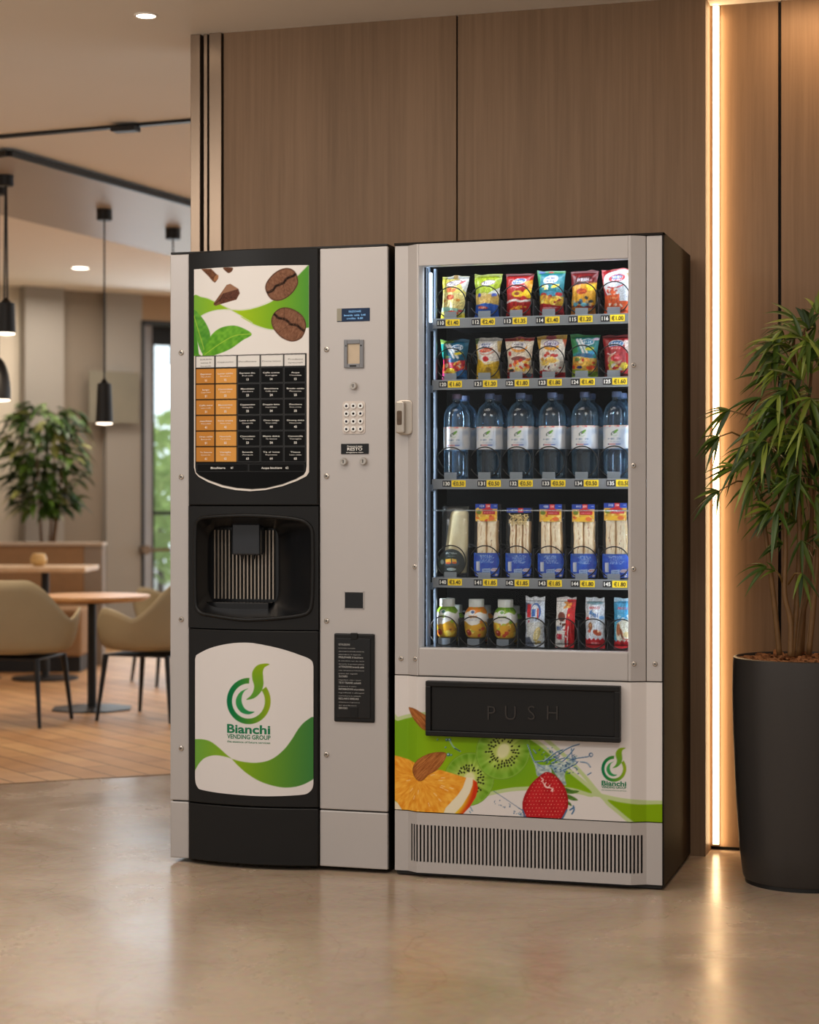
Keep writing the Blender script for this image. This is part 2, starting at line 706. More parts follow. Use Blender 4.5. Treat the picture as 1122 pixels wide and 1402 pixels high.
# ---- wood wall behind the machines (two boards with a shadow gap), its return, the recessed boards
xs = FX(626, YW)
x_end = FX(966.5, YW)
x_l = FX(306.5, YW)
mb = MB()
mb.box(x_l, xs - 0.003, YW, YW + 0.24, 0, CEIL)
mb.box(xs + 0.003, x_end, YW, YW + 0.24, 0, CEIL)
mb.box(xs - 0.01, xs + 0.01, YW + 0.012, YW + 0.2, 0, CEIL, 1)
mb.build('wall_back', [M['wood'], M['black_gap']], kind='structure', bevel=0.0)
xg = FX(1068, YR)
mb = MB()
mb.box(x_end + 0.0005, xg - 0.005, YR, YR + 0.12, 0.012, CEIL)
mb.box(xg + 0.005, XRT, YR, YR + 0.12, 0.012, CEIL)
mb.box(x_end + 0.0005, XRT, YR + 0.02, YR + 0.13, 0, CEIL, 1)
mb.build('wall_recess', [M['wood'], M['black_gap']], kind='structure')
MB().box(XRT, XRT + 0.1, -2.6, YR + 0.13, 0, CEIL).build('wall_right', M['wood'], kind='structure')

# ---- polished metal trims that finish the wall's free left end
tr = [(262.5, 275.5, -0.01, 0), (277.2, 279.0, 0.012, 1), (279.6, 284.5, -0.004, 0), (285.2, 287.4, 0.012, 1), (288, 304.5, -0.01, 0), (304.6, 306.4, 0.01, 1)]
mb = MB()
for p0, p1, dy, k in tr:
    mb.box(FX(p0, YW), FX(p1, YW), YW + dy, YW + 0.24, 0, CEIL, k)
mb.box(FX(262.8, YW), FX(306, YW), YW + 0.02, YW + 0.235, 0, CEIL, 1)
mb.build('trim_2', [M['champagne'], M['black_gap']], kind='structure', bevel=0.0015)

# ---- the light strip in the corner of the recess
xled = x_end + 0.012
lt = thing('light_strip', 'bright warm vertical light strip glowing in the corner of the recessed wood wall', 'light', (xled, YR - 0.01, 0.0))
x_a, x_b = FX(976.5, YR - 0.012), FX(984.5, YR - 0.012)
MB().box(x_a, x_b, YR - 0.012, YR - 0.002, 0.02, CEIL - 0.005).build('diffuser', M['led'], lt)
MB().box(x_a - 0.002, x_b + 0.002, YR - 0.003, YR - 0.0005, 0.014, CEIL - 0.002).build('channel', M['champagne'], lt)

# ---- cafe walls (they stand well behind, set out from points on the ceiling line)
def seg_wall(name, p0, p1, thick, z0, z1, m, out=0.0):
    """upright slab from plan point p0 to p1, pushed away from the camera"""
    dx, dy = p1[0] - p0[0], p1[1] - p0[1]
    L = math.hypot(dx, dy)
    nx, ny = -dy / L, dx / L
    a = (p0[0] - nx * out, p0[1] - ny * out)
    b = (p1[0] - nx * out, p1[1] - ny * out)
    pts = [a, b, (b[0] + nx * thick, b[1] + ny * thick), (a[0] + nx * thick, a[1] + ny * thick)]
    mb = MB()
    mb.zprism(pts, z0, z1)
    return mb.build(name, m, kind='structure')


W0 = FZ(-150, 381, CEIL)
W1 = FZ(146, 401, CEIL)
ux, uy = W1[0] - W0[0], W1[1] - W0[1]
uL = math.hypot(ux, uy)
ux, uy = ux / uL, uy / uL
vx, vy = -uy, ux          # away from the camera


def on_wall(px, k=0.0):
    """plan point, at a photo column, of the line k behind the cafe wall"""
    d = ray(px, CY)
    # CAM + t d = W0 + s u
    det = d[0] * (-uy) - d[1] * (-ux)
    rx, ry = W0[0] + vx * k - CAM[0], W0[1] + vy * k - CAM[1]
    t = (rx * (-uy) - ry * (-ux)) / det
    return CAM[0] + t * d[0], CAM[1] + t * d[1], t


def wp(px, k=0.0):
    a = on_wall(px, k)
    return a[0], a[1]


seg_wall('wall_cafe_left', wp(-260), wp(27), 0.2, 0, CEIL, M['wall_cream'])
seg_wall('wall_cafe_pier', wp(27), wp(80), 0.2, 0, CEIL, M['wall_grey_shade'], out=0.10)
seg_wall('wall_cafe_mid', wp(80), wp(141), 0.2, 0, CEIL, M['wall_taupe_shade'])
seg_wall('wall_cafe_jamb', wp(141), wp(190), 0.2, 0, CEIL, M['wall_grey_shade'], out=0.06)
tW = on_wall(220)[2]
ztop = CAMH + (CY - 441) * tW / F
seg_wall('wall_cafe_lintel', wp(190), wp(330), 0.35, ztop, CEIL, M['wall_soffit'], out=0.06)
seg_wall('wall_cafe_right', wp(330), wp(560), 0.3, 0, CEIL, M['wall_grey_shade'])
ra, rb = wp(190.5, 0.02), wp(208.5, 0.30)
mbr = MB()
mbr.zprism([ra, rb, (rb[0] - ux * 0.25, rb[1] - uy * 0.25), (ra[0] - ux * 0.12, ra[1] - uy * 0.12)], 0, ztop)
mbr.build('wall_reveal', mat('pale reveal paint', C(190, 192, 196), 0.7), kind='structure')
# low plinth under the glazing
seg_wall('baseboard_cafe', wp(143), wp(330), 0.10, 0, 0.11, M['wall_cream'], out=0.35)
MB().box(XL - 0.1, XL, -2.6, YB, 0, CEIL).build('wall_left', M['wall_cream'], kind='structure')

# ---- black framed glazed door, seen through the cafe
def off(p, k):
    return p[0] + vx * k, p[1] + vy * k


def bar(mb, pa, pb, k0, k1, z0, z1, mi=0):
    a, b = pa, pb
    mb.zprism([off(a, k0), off(b, k0), off(b, k1), off(a, k1)], z0, z1, mi)


def zat(py, t):
    return CAMH + (CY - py) * t / F


mb = MB()
bar(mb, wp(188.5), wp(192.5), -0.07, 0.02, 0, ztop)            # outer frame edge
bar(mb, wp(188.5), wp(330), -0.07, 0.02, ztop - 0.03, ztop)
t3 = on_wall(220, 0.3)[2]
KF = 0.30


def bark(mb, p0, p1, k0, k1, z0, z1):
    mb.zprism([wp(p0, k0), wp(p1, k0), wp(p1, k1), wp(p0, k1)], z0, z1)


bark(mb, 208, 211.5, KF, KF + 0.06, 0, zat(455, t3))
bark(mb, 208, 330, KF, KF + 0.06, zat(472, t3), zat(453, t3))
bark(mb, 208, 330, KF, KF + 0.06, zat(705, t3), zat(700, t3))
bark(mb, 324, 330, KF, KF + 0.06, 0, zat(455, t3))
bark(mb, 190, 330, KF, KF + 0.05, zat(453, t3), ztop)
dr = mb.build('window_1', M['frame'], kind='structure')
mb = MB()
bark(mb, 211, 326, KF + 0.025, KF + 0.032, 0.05, zat(471, t3))
mb.build('pane', M['glass'], dr)
mb = MB()
ha, hb = off(wp(190), -0.12), off(wp(235), -0.12)
zh = zat(752, tW)
mb.tube([(ha[0], ha[1], zh), (hb[0], hb[1], zh)], 0.012, 10)
c0 = off(wp(190), -0.07)
mb.tube([(c0[0], c0[1], zh), (ha[0] - vx * 0.02, ha[1] - vy * 0.02, zh)], 0.035, 16)
mb.build('door_handle', M['champagne'], dr)

# ---- outside: pale paving and a sunlit hedge beyond the glass
og = MB()
og.box(-14, 8, YB + 0.0, YB + 22, -0.3, -0.1)
og.build('ground_outside', mat('pale paving', C(215, 214, 210), 0.9), kind='structure')
hm = mat('sunlit hedge leaves', C(150, 186, 96), 0.7, var=0.6, scale=3.0)
_t = hm.node_tree
_tl = nd(_t, 'ShaderNodeBsdfTranslucent')
_tl.inputs['Color'].default_value = C(196, 220, 130)
_ms = nd(_t, 'ShaderNodeMixShader')
_ms.inputs[0].default_value = 0.6
_t.links.new(_t.nodes['Principled BSDF'].outputs[0], _ms.inputs[1])
_t.links.new(_tl.outputs[0], _ms.inputs[2])
_t.links.new(_ms.outputs[0], _t.nodes['Material Output'].inputs['Surface'])


def shrub(px, t, zc, r, label):
    """a bush of many small turned leaves"""
    p = FD(px, CY, t)
    rr = random.Random(int(px * 10 + t))
    mb = MB()
    mb.lathe((p[0], p[1], 0), [(0.04, -0.1), (0.03, zc)], 8, 0)
    for i in range(420):
        a, b = rr.random() * 2 * PI, math.acos(rr.uniform(-1, 1))
        q = r * rr.uniform(0.55, 1.0)
        c = Vector((p[0] + q * math.sin(b) * math.cos(a), p[1] + q * math.sin(b) * math.sin(a), zc + 1.25 * q * math.cos(b)))
        l = Vector((rr.uniform(-1, 1), rr.uniform(-1, 1), rr.uniform(-1, 1))).normalized() * 0.10
        w = l.cross(Vector((rr.uniform(-1, 1), rr.uniform(-1, 1), rr.uniform(-1, 1)))).normalized() * 0.05
        mb.add([c - l, c + w, c + l, c - w], [(0, 1, 2, 3)], 1)
    o = mb.build('garden_shrub', [mat('bark', C(80, 62, 44), 0.9), hm])
    tag(o, label, 'shrub')


shrub(220, 18.5, 0.95, 0.55, 'bright green shrub outside, straight behind the black framed glass door')
shrub(243, 20.5, 1.35, 0.6, 'taller pale green shrub outside, farther behind the glass door')

# ---- ceiling fittings
mb = MB()
a, b = FZ(-60, 190.5, CEIL), FZ(270, 162.5, CEIL)
dx, dy = b[0] - a[0], b[1] - a[1]
L = math.hypot(dx, dy)
nx, ny = -dy / L * 0.016, dx / L * 0.016
trk = thing('ceiling_track', 'thin black linear track crossing the beige ceiling, nearest black line to the wood wall', 'ceiling track', (a[0], a[1], CEIL))
mb.zprism([(a[0] - nx, a[1] - ny), (b[0] - nx, b[1] - ny), (b[0] + nx, b[1] + ny), (a[0] + nx, a[1] + ny)], CEIL - 0.012, CEIL - 0.0005)
mb.build('rail', M['black_metal'], trk)
a2, b2 = FZ(156, 170, CEIL), FZ(189, 168, CEIL)
mb = MB()
mb.zprism([(a2[0] - nx * 2.0, a2[1] - ny * 2.0), (b2[0] - nx * 2.0, b2[1] - ny * 2.0), (b2[0] + nx * 1.5, b2[1] + ny * 1.5), (a2[0] + nx * 1.5, a2[1] + ny * 1.5)], CEIL - 0.035, CEIL - 0.013)
mb.build('track_head', M['black_metal'], trk, bevel=0.004)

RZ = 2.585
pts = [FZ(-120, 237, RZ), FZ(12, 213, RZ), FZ(700, 406, RZ), FZ(700, 463, RZ), FZ(-120, 265, RZ)]
cxr = sum(p[0] for p in pts) / 5
cyr = sum(p[1] for p in pts) / 5
raft = thing('ceiling_raft', 'long grey hanging ceiling panel with black front edge that carries the pendant lamps', 'ceiling panel', (cxr, cyr, RZ))
mb = MB()
mb.zprism(pts, RZ, RZ + 0.02)
mb.build('panel', M['raft'], raft)
mb = MB()
for (p, q) in ((pts[0], pts[1]), (pts[1], pts[2])):
    dx, dy = q[0] - p[0], q[1] - p[1]
    L = math.hypot(dx, dy)
    nx, ny = dy / L * 0.02, -dx / L * 0.02
    mb.zprism([(p[0] + nx, p[1] + ny), (q[0] + nx, q[1] + ny), q, p], RZ - 0.004, RZ + 0.021)
mb.build('edge_trim', M['black_metal'], raft)

for (px, py, lab) in ((200, 20.5, 'round recessed downlight in the beige ceiling, nearest to the wood wall'), (110, 366.5, 'small recessed downlight in the far cafe ceiling, beyond the hanging ceiling panel')):
    X, Y = FZ(px, py, CEIL)
    r = 0.031 if py < 100 else 0.055
    t = thing('downlight', lab, 'downlight', (X, Y, CEIL), 'recessed downlights')
    MB().lathe((X, Y, CEIL), [(r, -0.003), (r, -0.0008)], 32).build('diffuser', M['downlight'], t)
    MB().lathe((X, Y, CEIL), [(r + 0.0005, -0.0008), (r + 0.0005, -0.005), (r + 0.006, -0.004), (r + 0.007, -0.0008)], 32).build('ring', M['ceiling'], t, smooth=True)


# ---- pendants
def pendant(px, py, shade, label, dome=False, twin=False):
    X, Y = FZ(px, py, RZ)
    d = math.hypot(X - CAM[0], Y - CAM[1]) * 1.0
    t = (X - CAM[0]) * WX + (Y - CAM[1]) * WY
    k = t / F
    root = thing('pendant_lamp', label, 'pendant lamp', (X, Y, RZ), 'pendant lamps in the cafe')
    MB().lathe((X, Y, RZ), [(10.5 * k, -0.001), (10.5 * k, -14 * k), (9.5 * k, -15 * k)], 24).build('canopy', M['black_metal'], root, smooth=40)
    y0, y1, r0, r1 = shade
    z0, z1 = zat(y0, t), zat(y1, t)
    r0, r1 = r0 * k, r1 * k
    h = z0 - z1
    m = MB()
    for s in ((-0.008, 0.008) if twin else (0.0,)):
        m.tube([(X + s * 0.3, Y, RZ - 14 * k), (X + s, Y, z0)], 0.0045, 8)
    m.build('cord', M['black_metal'], root)
    m = MB()
    if dome:
        pr = [(0.012, h)] + [(r1 * math.sin(q), h * 0.12 + (h * 0.88) * math.cos(q)) for q in [math.radians(a) for a in (12, 25, 40, 55, 70, 82, 90)]] + [(r1, 0.0), (r1 - 0.004, 0.0), (r1 - 0.006, h * 0.3), (0.0, h * 0.55)]
    else:
        pr = [(0.008, h + 0.02), (r0 * 0.6, h), (r0, h - 0.004), (r1, 0.0), (r1 - 0.004, 0.0), (r0 - 0.004, h * 0.5), (0.0, h * 0.52)]
    m.lathe((X, Y, z1), pr, 32)
    m.build('lamp_shade', M['black_metal'], root, smooth=40)
    MB().lathe((X, Y, z1), [(0.0, 0.004), (r1 - 0.005, 0.004), (r1 - 0.004, -0.006), (0.0, -0.012)], 32).build('diffuser', M['lamp_glow'], root, smooth=40)
    l = bpy.data.lights.new('pendant_bulb', 'SPOT')
    l.energy = 14
    l.color = (1, 0.8, 0.58)
    l.spot_size = math.radians(120)
    l.spot_blend = 0.6
    l.shadow_soft_size = r1 * 0.8
    o = bpy.data.objects.new('pendant_bulb', l)
    COL.objects.link(o)
    o.location = (X, Y, z1 - 0.02)
    return root


pendant(8, 240, (414, 456, 12, 13.5), 'black cylinder pendant lamp on twin cords at the left edge of the photo', twin=True)
pendant(-2, 252, (490, 547, 6, 16.5), 'black dome pendant lamp hanging lowest at the left edge, under the cylinder lamp', dome=True)
pendant(143, 287, (524, 579, 9.5, 12), 'slim black cylinder pendant lamp on a long cord in front of the cafe wall')
pendant(237, 313, (450, 500, 3.6, 4.2), 'pendant lamp with square black canopy just above the left corner of the coffee machine')

# ---- panel on the cafe wall, coloured to imitate a green window reflection
def green_reflection():
    m = mat('green window reflection tint', C(128, 122, 104), 0.08, var=0.15, scale=4.0, coat=0.6)
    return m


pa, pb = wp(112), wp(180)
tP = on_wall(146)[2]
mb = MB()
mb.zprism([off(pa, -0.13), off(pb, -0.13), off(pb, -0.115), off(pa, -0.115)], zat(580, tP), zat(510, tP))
pn = mb.build('wall_reflection', green_reflection())
tag(pn, 'pale panel imitating a faint green window reflection on the cafe wall behind the slim pendant', 'reflection panel')

# ---- booth with low back wall
bd = 12.35
def fl(px, t):
    d = ray(px, CY)
    return CAM[0] + t * d[0], CAM[1] + t * d[1]


booth = thing('booth_bench', 'tan upholstered booth bench with a low back, in front of the cafe plant', 'bench', fl(40, bd) + (0.0,))
zb = zat(743, bd)
def slab(p, q, depth, z0, z1, mi=0, mb=None):
    dx, dy = q[0] - p[0], q[1] - p[1]
    L = math.hypot(dx, dy)
    nx, ny = -dy / L * depth, dx / L * depth
    mb = mb or MB()
    mb.zprism([p, q, (q[0] + nx, q[1] + ny), (p[0] + nx, p[1] + ny)], z0, z1, mi)
    return mb


M['tan_fabric'] = mat('tan upholstery', C(160, 126, 92), 0.85, var=0.12, scale=20, bump=0.1)
M['grey_fabric'] = mat('grey end panel', C(150, 138, 126), 0.85, var=0.05)
slab(fl(-120, bd), fl(115, bd), 0.14, 0, zb - 0.02).build('back', M['tan_fabric'], booth, bevel=0.01)
slab(fl(115.3, bd), fl(140, bd), 0.14, 0, zb - 0.02).build('end_panel', M['grey_fabric'], booth)
slab(fl(-120, bd - 0.01), fl(141, bd - 0.01), 0.17, zb - 0.02, zb).build('cap_rail', mat('pale cap', C(196, 178, 158), 0.6), booth)
slab(fl(-120, bd - 0.5), fl(112, bd - 0.5), 0.49, 0.1, 0.40).build('seat', M['tan_fabric'], booth, bevel=0.02)
slab(fl(-118, bd - 0.46), fl(110, bd - 0.46), 0.4, 0.0, 0.099).build('plinth', M['black_metal'], booth)

# ---- tables
M['oak_top'] = mat_wood('oak table top', C(176, 128, 84), C(216, 170, 122), 0.4, 10, 10, 0.05)
t2 = FZ(126, 971) + (0.0,)
k2 = ((t2[0] - CAM[0]) * WX + (t2[1] - CAM[1]) * WY)
zt2 = zat(815, k2)
tb = thing('round_table', 'round oak table on black column and flat base between the two nearest cafe chairs', 'table', t2)
MB().lathe((t2[0], t2[1], zt2), [(0.27, -0.028), (0.30, -0.012), (0.30, 0.0), (0.0, 0.0)], 48).build('tabletop', M['oak_top'], tb, smooth=30)
MB().lathe((t2[0], t2[1], 0), [(0.024, 0.012), (0.022, zt2 - 0.045), (0.12, zt2 - 0.04), (0.12, zt2 - 0.029)], 24).build('column', M['black_metal'], tb, smooth=30)
MB().lathe((t2[0], t2[1], 0), [(0.215, 0.0), (0.215, 0.008), (0.03, 0.016)], 8).build('base', M['black_metal'], tb)

d1 = 11.2
zt1 = zat(777, d1)
pA, pB = fl(-90, d1), fl(117, d1)
tc = fl(62, d1 + 0.0)
tb1 = thing('long_table', 'long pale oak cafe table with a candle holder, standing at the tan booth', 'table', (tc[0], tc[1], 0.0))
slab(pA, pB, 0.5, zt1 - 0.03, zt1).build('tabletop', mat_wood('pale oak', C(206, 172, 134), C(232, 204, 170), 0.45, 10, 10, 0.05), tb1, bevel=0.006)
for pxl in (62, -45):
    q = fl(pxl, d1 + 0.24)
    MB().lathe((q[0], q[1], 0), [(0.2, 0.0), (0.2, 0.012), (0.024, 0.02), (0.024, zt1 - 0.03)], 24).build('leg', M['black_metal'], tb1, smooth=30)
q = fl(53, d1 + 0.2)
cd = thing('candle_holder', 'small round amber candle holder on the long pale cafe table', 'candle holder', (q[0], q[1], zt1))
kk = d1 / F
MB().lathe((q[0], q[1], zt1), [(6 * kk, 0.0), (11 * kk, 5 * kk), (12 * kk, 10 * kk), (9 * kk, 17 * kk), (8 * kk, 18 * kk), (7 * kk, 17 * kk), (9 * kk, 9 * kk), (0, 3 * kk)], 24).build('holder', mat('amber ribbed glass', C(216, 180, 120), 0.25, var=0.2, scale=60), cd, smooth=True)
MB().lathe((q[0], q[1], zt1), [(5 * kk, 4 * kk), (5 * kk, 12 * kk), (0, 12.5 * kk)], 16).build('candle', mat('candle wax', C(245, 225, 180), 0.5, emit=(1, 0.8, 0.45, 1), estr=0.4), cd)

# ---- bucket armchairs
M['shell'] = mat('beige moulded chair shell', C(164, 150, 120), 0.6, var=0.05, scale=12)
M['chair_leg'] = mat('black chair steel', C(16, 15, 15), 0.4)


def make_chair(label):
    root = thing('bucket_chair', label, 'chair', (0, 0, 0), 'beige bucket chairs in the cafe')
    zs = 0.345
    nu, nv = 61, 16
    P = []
    lim = math.radians(128)
    for j in range(nv):
        s = j / (nv - 1)
        for i in range(nu):
            ph = -lim + 2 * lim * i / (nu - 1)
            a = abs(ph)
            if a < math.radians(30):
                rim = 0.36
            else:
                q = min(1, (a - math.radians(30)) / math.radians(55))
                q = q * q * (3 - 2 * q)
                rim = 0.36 - 0.20 * q
                if a > math.radians(80):
                    w = min(1, (a - math.radians(80)) / math.radians(35))
                    rim += 0.055 * math.sin(PI * 0.5 * w)
                if a > math.radians(114):
                    rim -= 0.09 * ((a - math.radians(114)) / math.radians(14)) ** 2
            if s < 0.45:
                q = s / 0.45
                r, z = 0.235 * q, 0.012 * q * q
            else:
                q = (s - 0.45) / 0.55
                r = 0.235 + 0.08 * (q ** 0.38)
                z = 0.012 + (rim - 0.012) * q ** 1.35
            x = r * math.sin(ph) * 1.02
            y = -r * math.cos(ph) * 0.95
            P.append((x, y, zs + z))
    m = MB()
    idx = lambda i, j: j * nu + i
    m.add(P, [(idx(i, j), idx(i + 1, j), idx(i + 1, j + 1), idx(i, j + 1)) for j in range(nv - 1) for i in range(nu - 1)])
    sh = m.build('shell', M['shell'], root, smooth=True)
    so = sh.modifiers.new('thickness', 'SOLIDIFY')
    so.thickness = 0.014
    so.offset = -1
    # front part of the seat
    m = MB()
    pts = [(0.215 * 1.02 * math.sin(lim + (2 * PI - 2 * lim) * k / 12), -0.215 * 0.95 * math.cos(lim + (2 * PI - 2 * lim) * k / 12) + 0.02) for k in range(13)]
    pts = [(-0.19, 0.0)] + [(0.19, 0.0)] + pts
    m.lathe((0, 0.01, zs), [(0.0, 0.03), (0.19, 0.028), (0.215, 0.014), (0.21, 0.002), (0.0, 0.0)], 40)
    m.build('seat_pad', mat('seat cushion cloth', C(178, 160, 122), 0.85), root, smooth=35)
    m = MB()
    m.box(-0.19, 0.19, -0.175, 0.175, zs - 0.028, zs - 0.016)
    m.build('underframe', M['chair_leg'], root, bevel=0.004)
    for sx in (-1, 1):
        for sy in (-1, 1):
            MB().tube([(sx * 0.185, sy * 0.17, zs - 0.018), (sx * 0.215, sy * 0.205, 0.0)], [0.015, 0.009], 10).build('leg', M['chair_leg'], root, smooth=40)
    return root


def aim(p, q):
    return math.atan2(q[1] - p[1], q[0] - p[0]) - PI / 2


c1 = fl(20, 9.2)
ch = make_chair('beige bucket chair at the left edge, back towards us, left of the round table')
ch.location = (c1[0], c1[1], 0)
ch.rotation_euler = (0, 0, aim(c1, t2) + 0.25)
c2 = fl(212, 9.4)
dup(ch, (c2[0], c2[1], 0), 'beige bucket chair right of the round table, half hidden by the coffee machine', aim(c2, t2) + 0.42)
c3 = fl(242, 11.2)
dup(ch, (c3[0], c3[1], 0), 'beige bucket chair farthest back, only its rounded top showing beside the coffee machine', aim(c3, t2) - 0.9)

# ---- leafy plants
def leaf(mb, p, d, up, L, Wd, droop, mi=0, n=6, col=None):
    """one folded, arching leaf"""
    d = Vector(d).normalized()
    side = d.cross(Vector(up))
    if side.length < 1e-4:
        side = d.cross(Vector((1, 0, 0.1)))
    side.normalize()
    nrm = side.cross(d)
    vs, fs = [], []
    p = Vector(p)
    for i in range(n + 1):
        s = i / n
        c = p + d * (L * s) - Vector((0, 0, 1)) * (droop * L * s * s)
        w = Wd * (math.sin(PI * min(1, s * 0.93 + 0.07) ** 0.75)) * 0.5
        if i == n:
            w = 0.0005
        vs += [tuple(c + side * w + nrm * w * 0.35), tuple(c), tuple(c - side * w + nrm * w * 0.35)]
    for i in range(n):
        k = i * 3
        fs += [(k, k + 1, k + 4, k + 3), (k + 1, k + 2, k + 5, k + 4)]
    mb.add(vs, fs, mi, col)


def mat_leaf(name):
    m = mat(name, (0, 0, 0, 1), 0.38, var=0.18, scale=14, attr=True)
    b = m.node_tree.nodes['Principled BSDF']
    b.inputs['Subsurface Weight'].default_value = 0.0
    return m


M['leaf'] = mat_leaf('glossy leaf')
M['stem'] = mat('brown cane', C(112, 80, 44), 0.6, var=0.3, scale=40)
M['soil'] = mat('bark chips', C(120, 80, 50), 0.9, var=0.5, scale=60)

# plant behind the booth
pd = 13.0
pc = fl(62, pd)
pl = thing('cafe_plant', 'bushy green potted plant standing behind the tan booth against the cafe wall', 'plant', (pc[0], pc[1], 0))
MB().lathe((pc[0], pc[1], 0), [(0.13, 0), (0.17, 0.4), (0.18, 0.62), (0.165, 0.62), (0.15, 0.56), (0.0, 0.56)], 32).build('pot', mat('clay pot', C(120, 112, 104), 0.7), pl, smooth=40)
kp = pd / F
rp = random.Random(4)
tips = []
for i in range(5):
    a = rp.random() * 2 * PI
    x0, y0 = pc[0] + 0.03 * math.cos(a), pc[1] + 0.03 * math.sin(a)
    x1, y1 = pc[0] + 0.14 * math.cos(a), pc[1] + 0.14 * math.sin(a)
    zt = zat(565 + 25 * i, pd)
    MB().tube([(x0, y0, 0.55), ((x0 + x1) / 2, (y0 + y1) / 2, 1.0), (x1, y1, zt)], [0.012, 0.009, 0.004], 8).build('stem', M['stem'], pl, smooth=True)
mb = MB()
for i in range(430):
    # crown: widest in the upper half, ragged
    vv = rp.random()
    py = 552 + vv * 152
    half = 58 * (0.35 + 0.65 * math.sin(PI * min(1, 0.18 + vv * 0.72)))
    rr = half * math.sqrt(rp.random()) * kp
    a = rp.random() * 2 * PI
    c = (pc[0] + rr * math.cos(a), pc[1] + rr * math.sin(a) * 0.8, zat(py, pd))
    dd = (math.cos(a) + rp.uniform(-.7, .7), math.sin(a) + rp.uniform(-.7, .7), rp.uniform(-.5, .5))
    g = rp.random()
    col = C(*[int(u + (w - u) * g) for u, w in zip((34, 60, 22), (96, 128, 44))]) if g < 0.9 else C(186, 190, 110)
    leaf(mb, c, dd, (rp.uniform(-.3, .3), rp.uniform(-.3, .3), 1), rp.uniform(0.09, 0.16), rp.uniform(0.045, 0.07), 0.5, 0, 4, col)
mb.build('foliage', M['leaf'], pl, smooth=True, color=True)

# ---- tall dark planter with a bamboo palm, in front of the recessed wall
X0, Y0 = fl(1101, 5.36)
pt = thing('potted_palm', 'tall bamboo palm in a tall dark grey planter beside the snack machine', 'plant', (X0, Y0, 0))
prof = [(0.168, 0.012), (0.172, 0.02), (0.181, 0.10), (0.191, 0.25), (0.198, 0.42), (0.2005, 0.54), (0.199, 0.62), (0.1975, 0.638), (0.190, 0.640), (0.187, 0.632), (0.187, 0.59), (0.0, 0.59)]
MB().lathe((X0, Y0, 0), prof, 72).build('planter', mat('dark graphite planter', C(58, 54, 51), 0.42, var=0.08, scale=120, bump=0.06, metal=0.2), pt, smooth=40)
MB().lathe((X0, Y0, 0), [(0.165, 0.0), (0.165, 0.0125)], 48).build('foot_ring', M['black_metal'], pt)
mb = MB()
mb.lathe((X0, Y0, 0.589), [(0.186, 0.001), (0.186, 0.022), (0.12, 0.034), (0.0, 0.04)], 40)
rs = random.Random(2)
for i in range(420):
    a, r = rs.random() * 2 * PI, 0.178 * math.sqrt(rs.random())
    x, y, z = X0 + r * math.cos(a), Y0 + r * math.sin(a), 0.620 + rs.uniform(0, 0.013)
    l = Vector((rs.uniform(-1, 1), rs.uniform(-1, 1), rs.uniform(-.4, .4))).normalized() * rs.uniform(0.008, 0.018)
    w = l.cross(Vector((0, 0, 1))).normalized() * rs.uniform(0.004, 0.009)
    u = Vector((0, 0, 0.004))
    c = Vector((x, y, z))
    mb.add([c - l - w, c + l - w, c + l + w, c - l + w, c - l - w + u, c + l - w + u, c + l + w + u, c - l + w + u], [(4, 5, 6, 7), (0, 1, 5, 4), (1, 2, 6, 5), (2, 3, 7, 6), (3, 0, 4, 7)], 1)
mb.build('bark_mulch', [M['soil'], mat('bark chip', C(150, 98, 58), 0.85, var=0.5, scale=45)], pt, kind='stuff')


def pp(px, py, dd=0.0):
    return FD(px, py, 5.36 + dd)


stems = [
    [(1068, 897, -.02), (1060, 820, -.02), (1050, 740, -.02), (1044, 690, 0), (1030, 610, 0)],
    [(1083, 899, -.06), (1083, 850, -.05), (1075, 812, -.04), (1076, 740, -.02), (1068, 650, 0), (1075, 560, 0), (1085, 500, 0.0), (1088, 450, 0)],
    [(1085, 899, -.06), (1092, 820, -.02), (1095, 740, 0.0), (1094, 640, .02), (1092, 540, .04), (1100, 470, .04), (1106, 440, .03)],
    [(1094, 898, .05), (1100, 840, .04), (1108, 800, .04), (1112, 700, .04), (1106, 600, .04), (1112, 500, .04)],
    [(1108, 896, -.03), (1117, 800, -.03), (1123, 700, -.03), (1128, 600, -.03), (1132, 500, 0), (1130, 420, 0)],
    [(1098, 893, .08), (1105, 780, .1), (1120, 640, .1), (1150, 540, .08)],
    [(1125, 896, .03), (1140, 780, .02), (1160, 640, .0), (1178, 520, 0)],
]
for s in stems:
    P = [pp(*q) for q in spline(s, 5, closed=False)]
    n = len(P)
    MB().tube(P, [0.0085 - 0.0045 * i / n for i in range(n)], 10).build('cane', M['stem'], pt, smooth=True)
mb = MB()
tw = MB()
rq = random.Random(11)
GR = [C(56, 78, 20), C(72, 94, 24), C(96, 116, 32), C(40, 60, 18), C(118, 132, 44), C(60, 84, 22)]


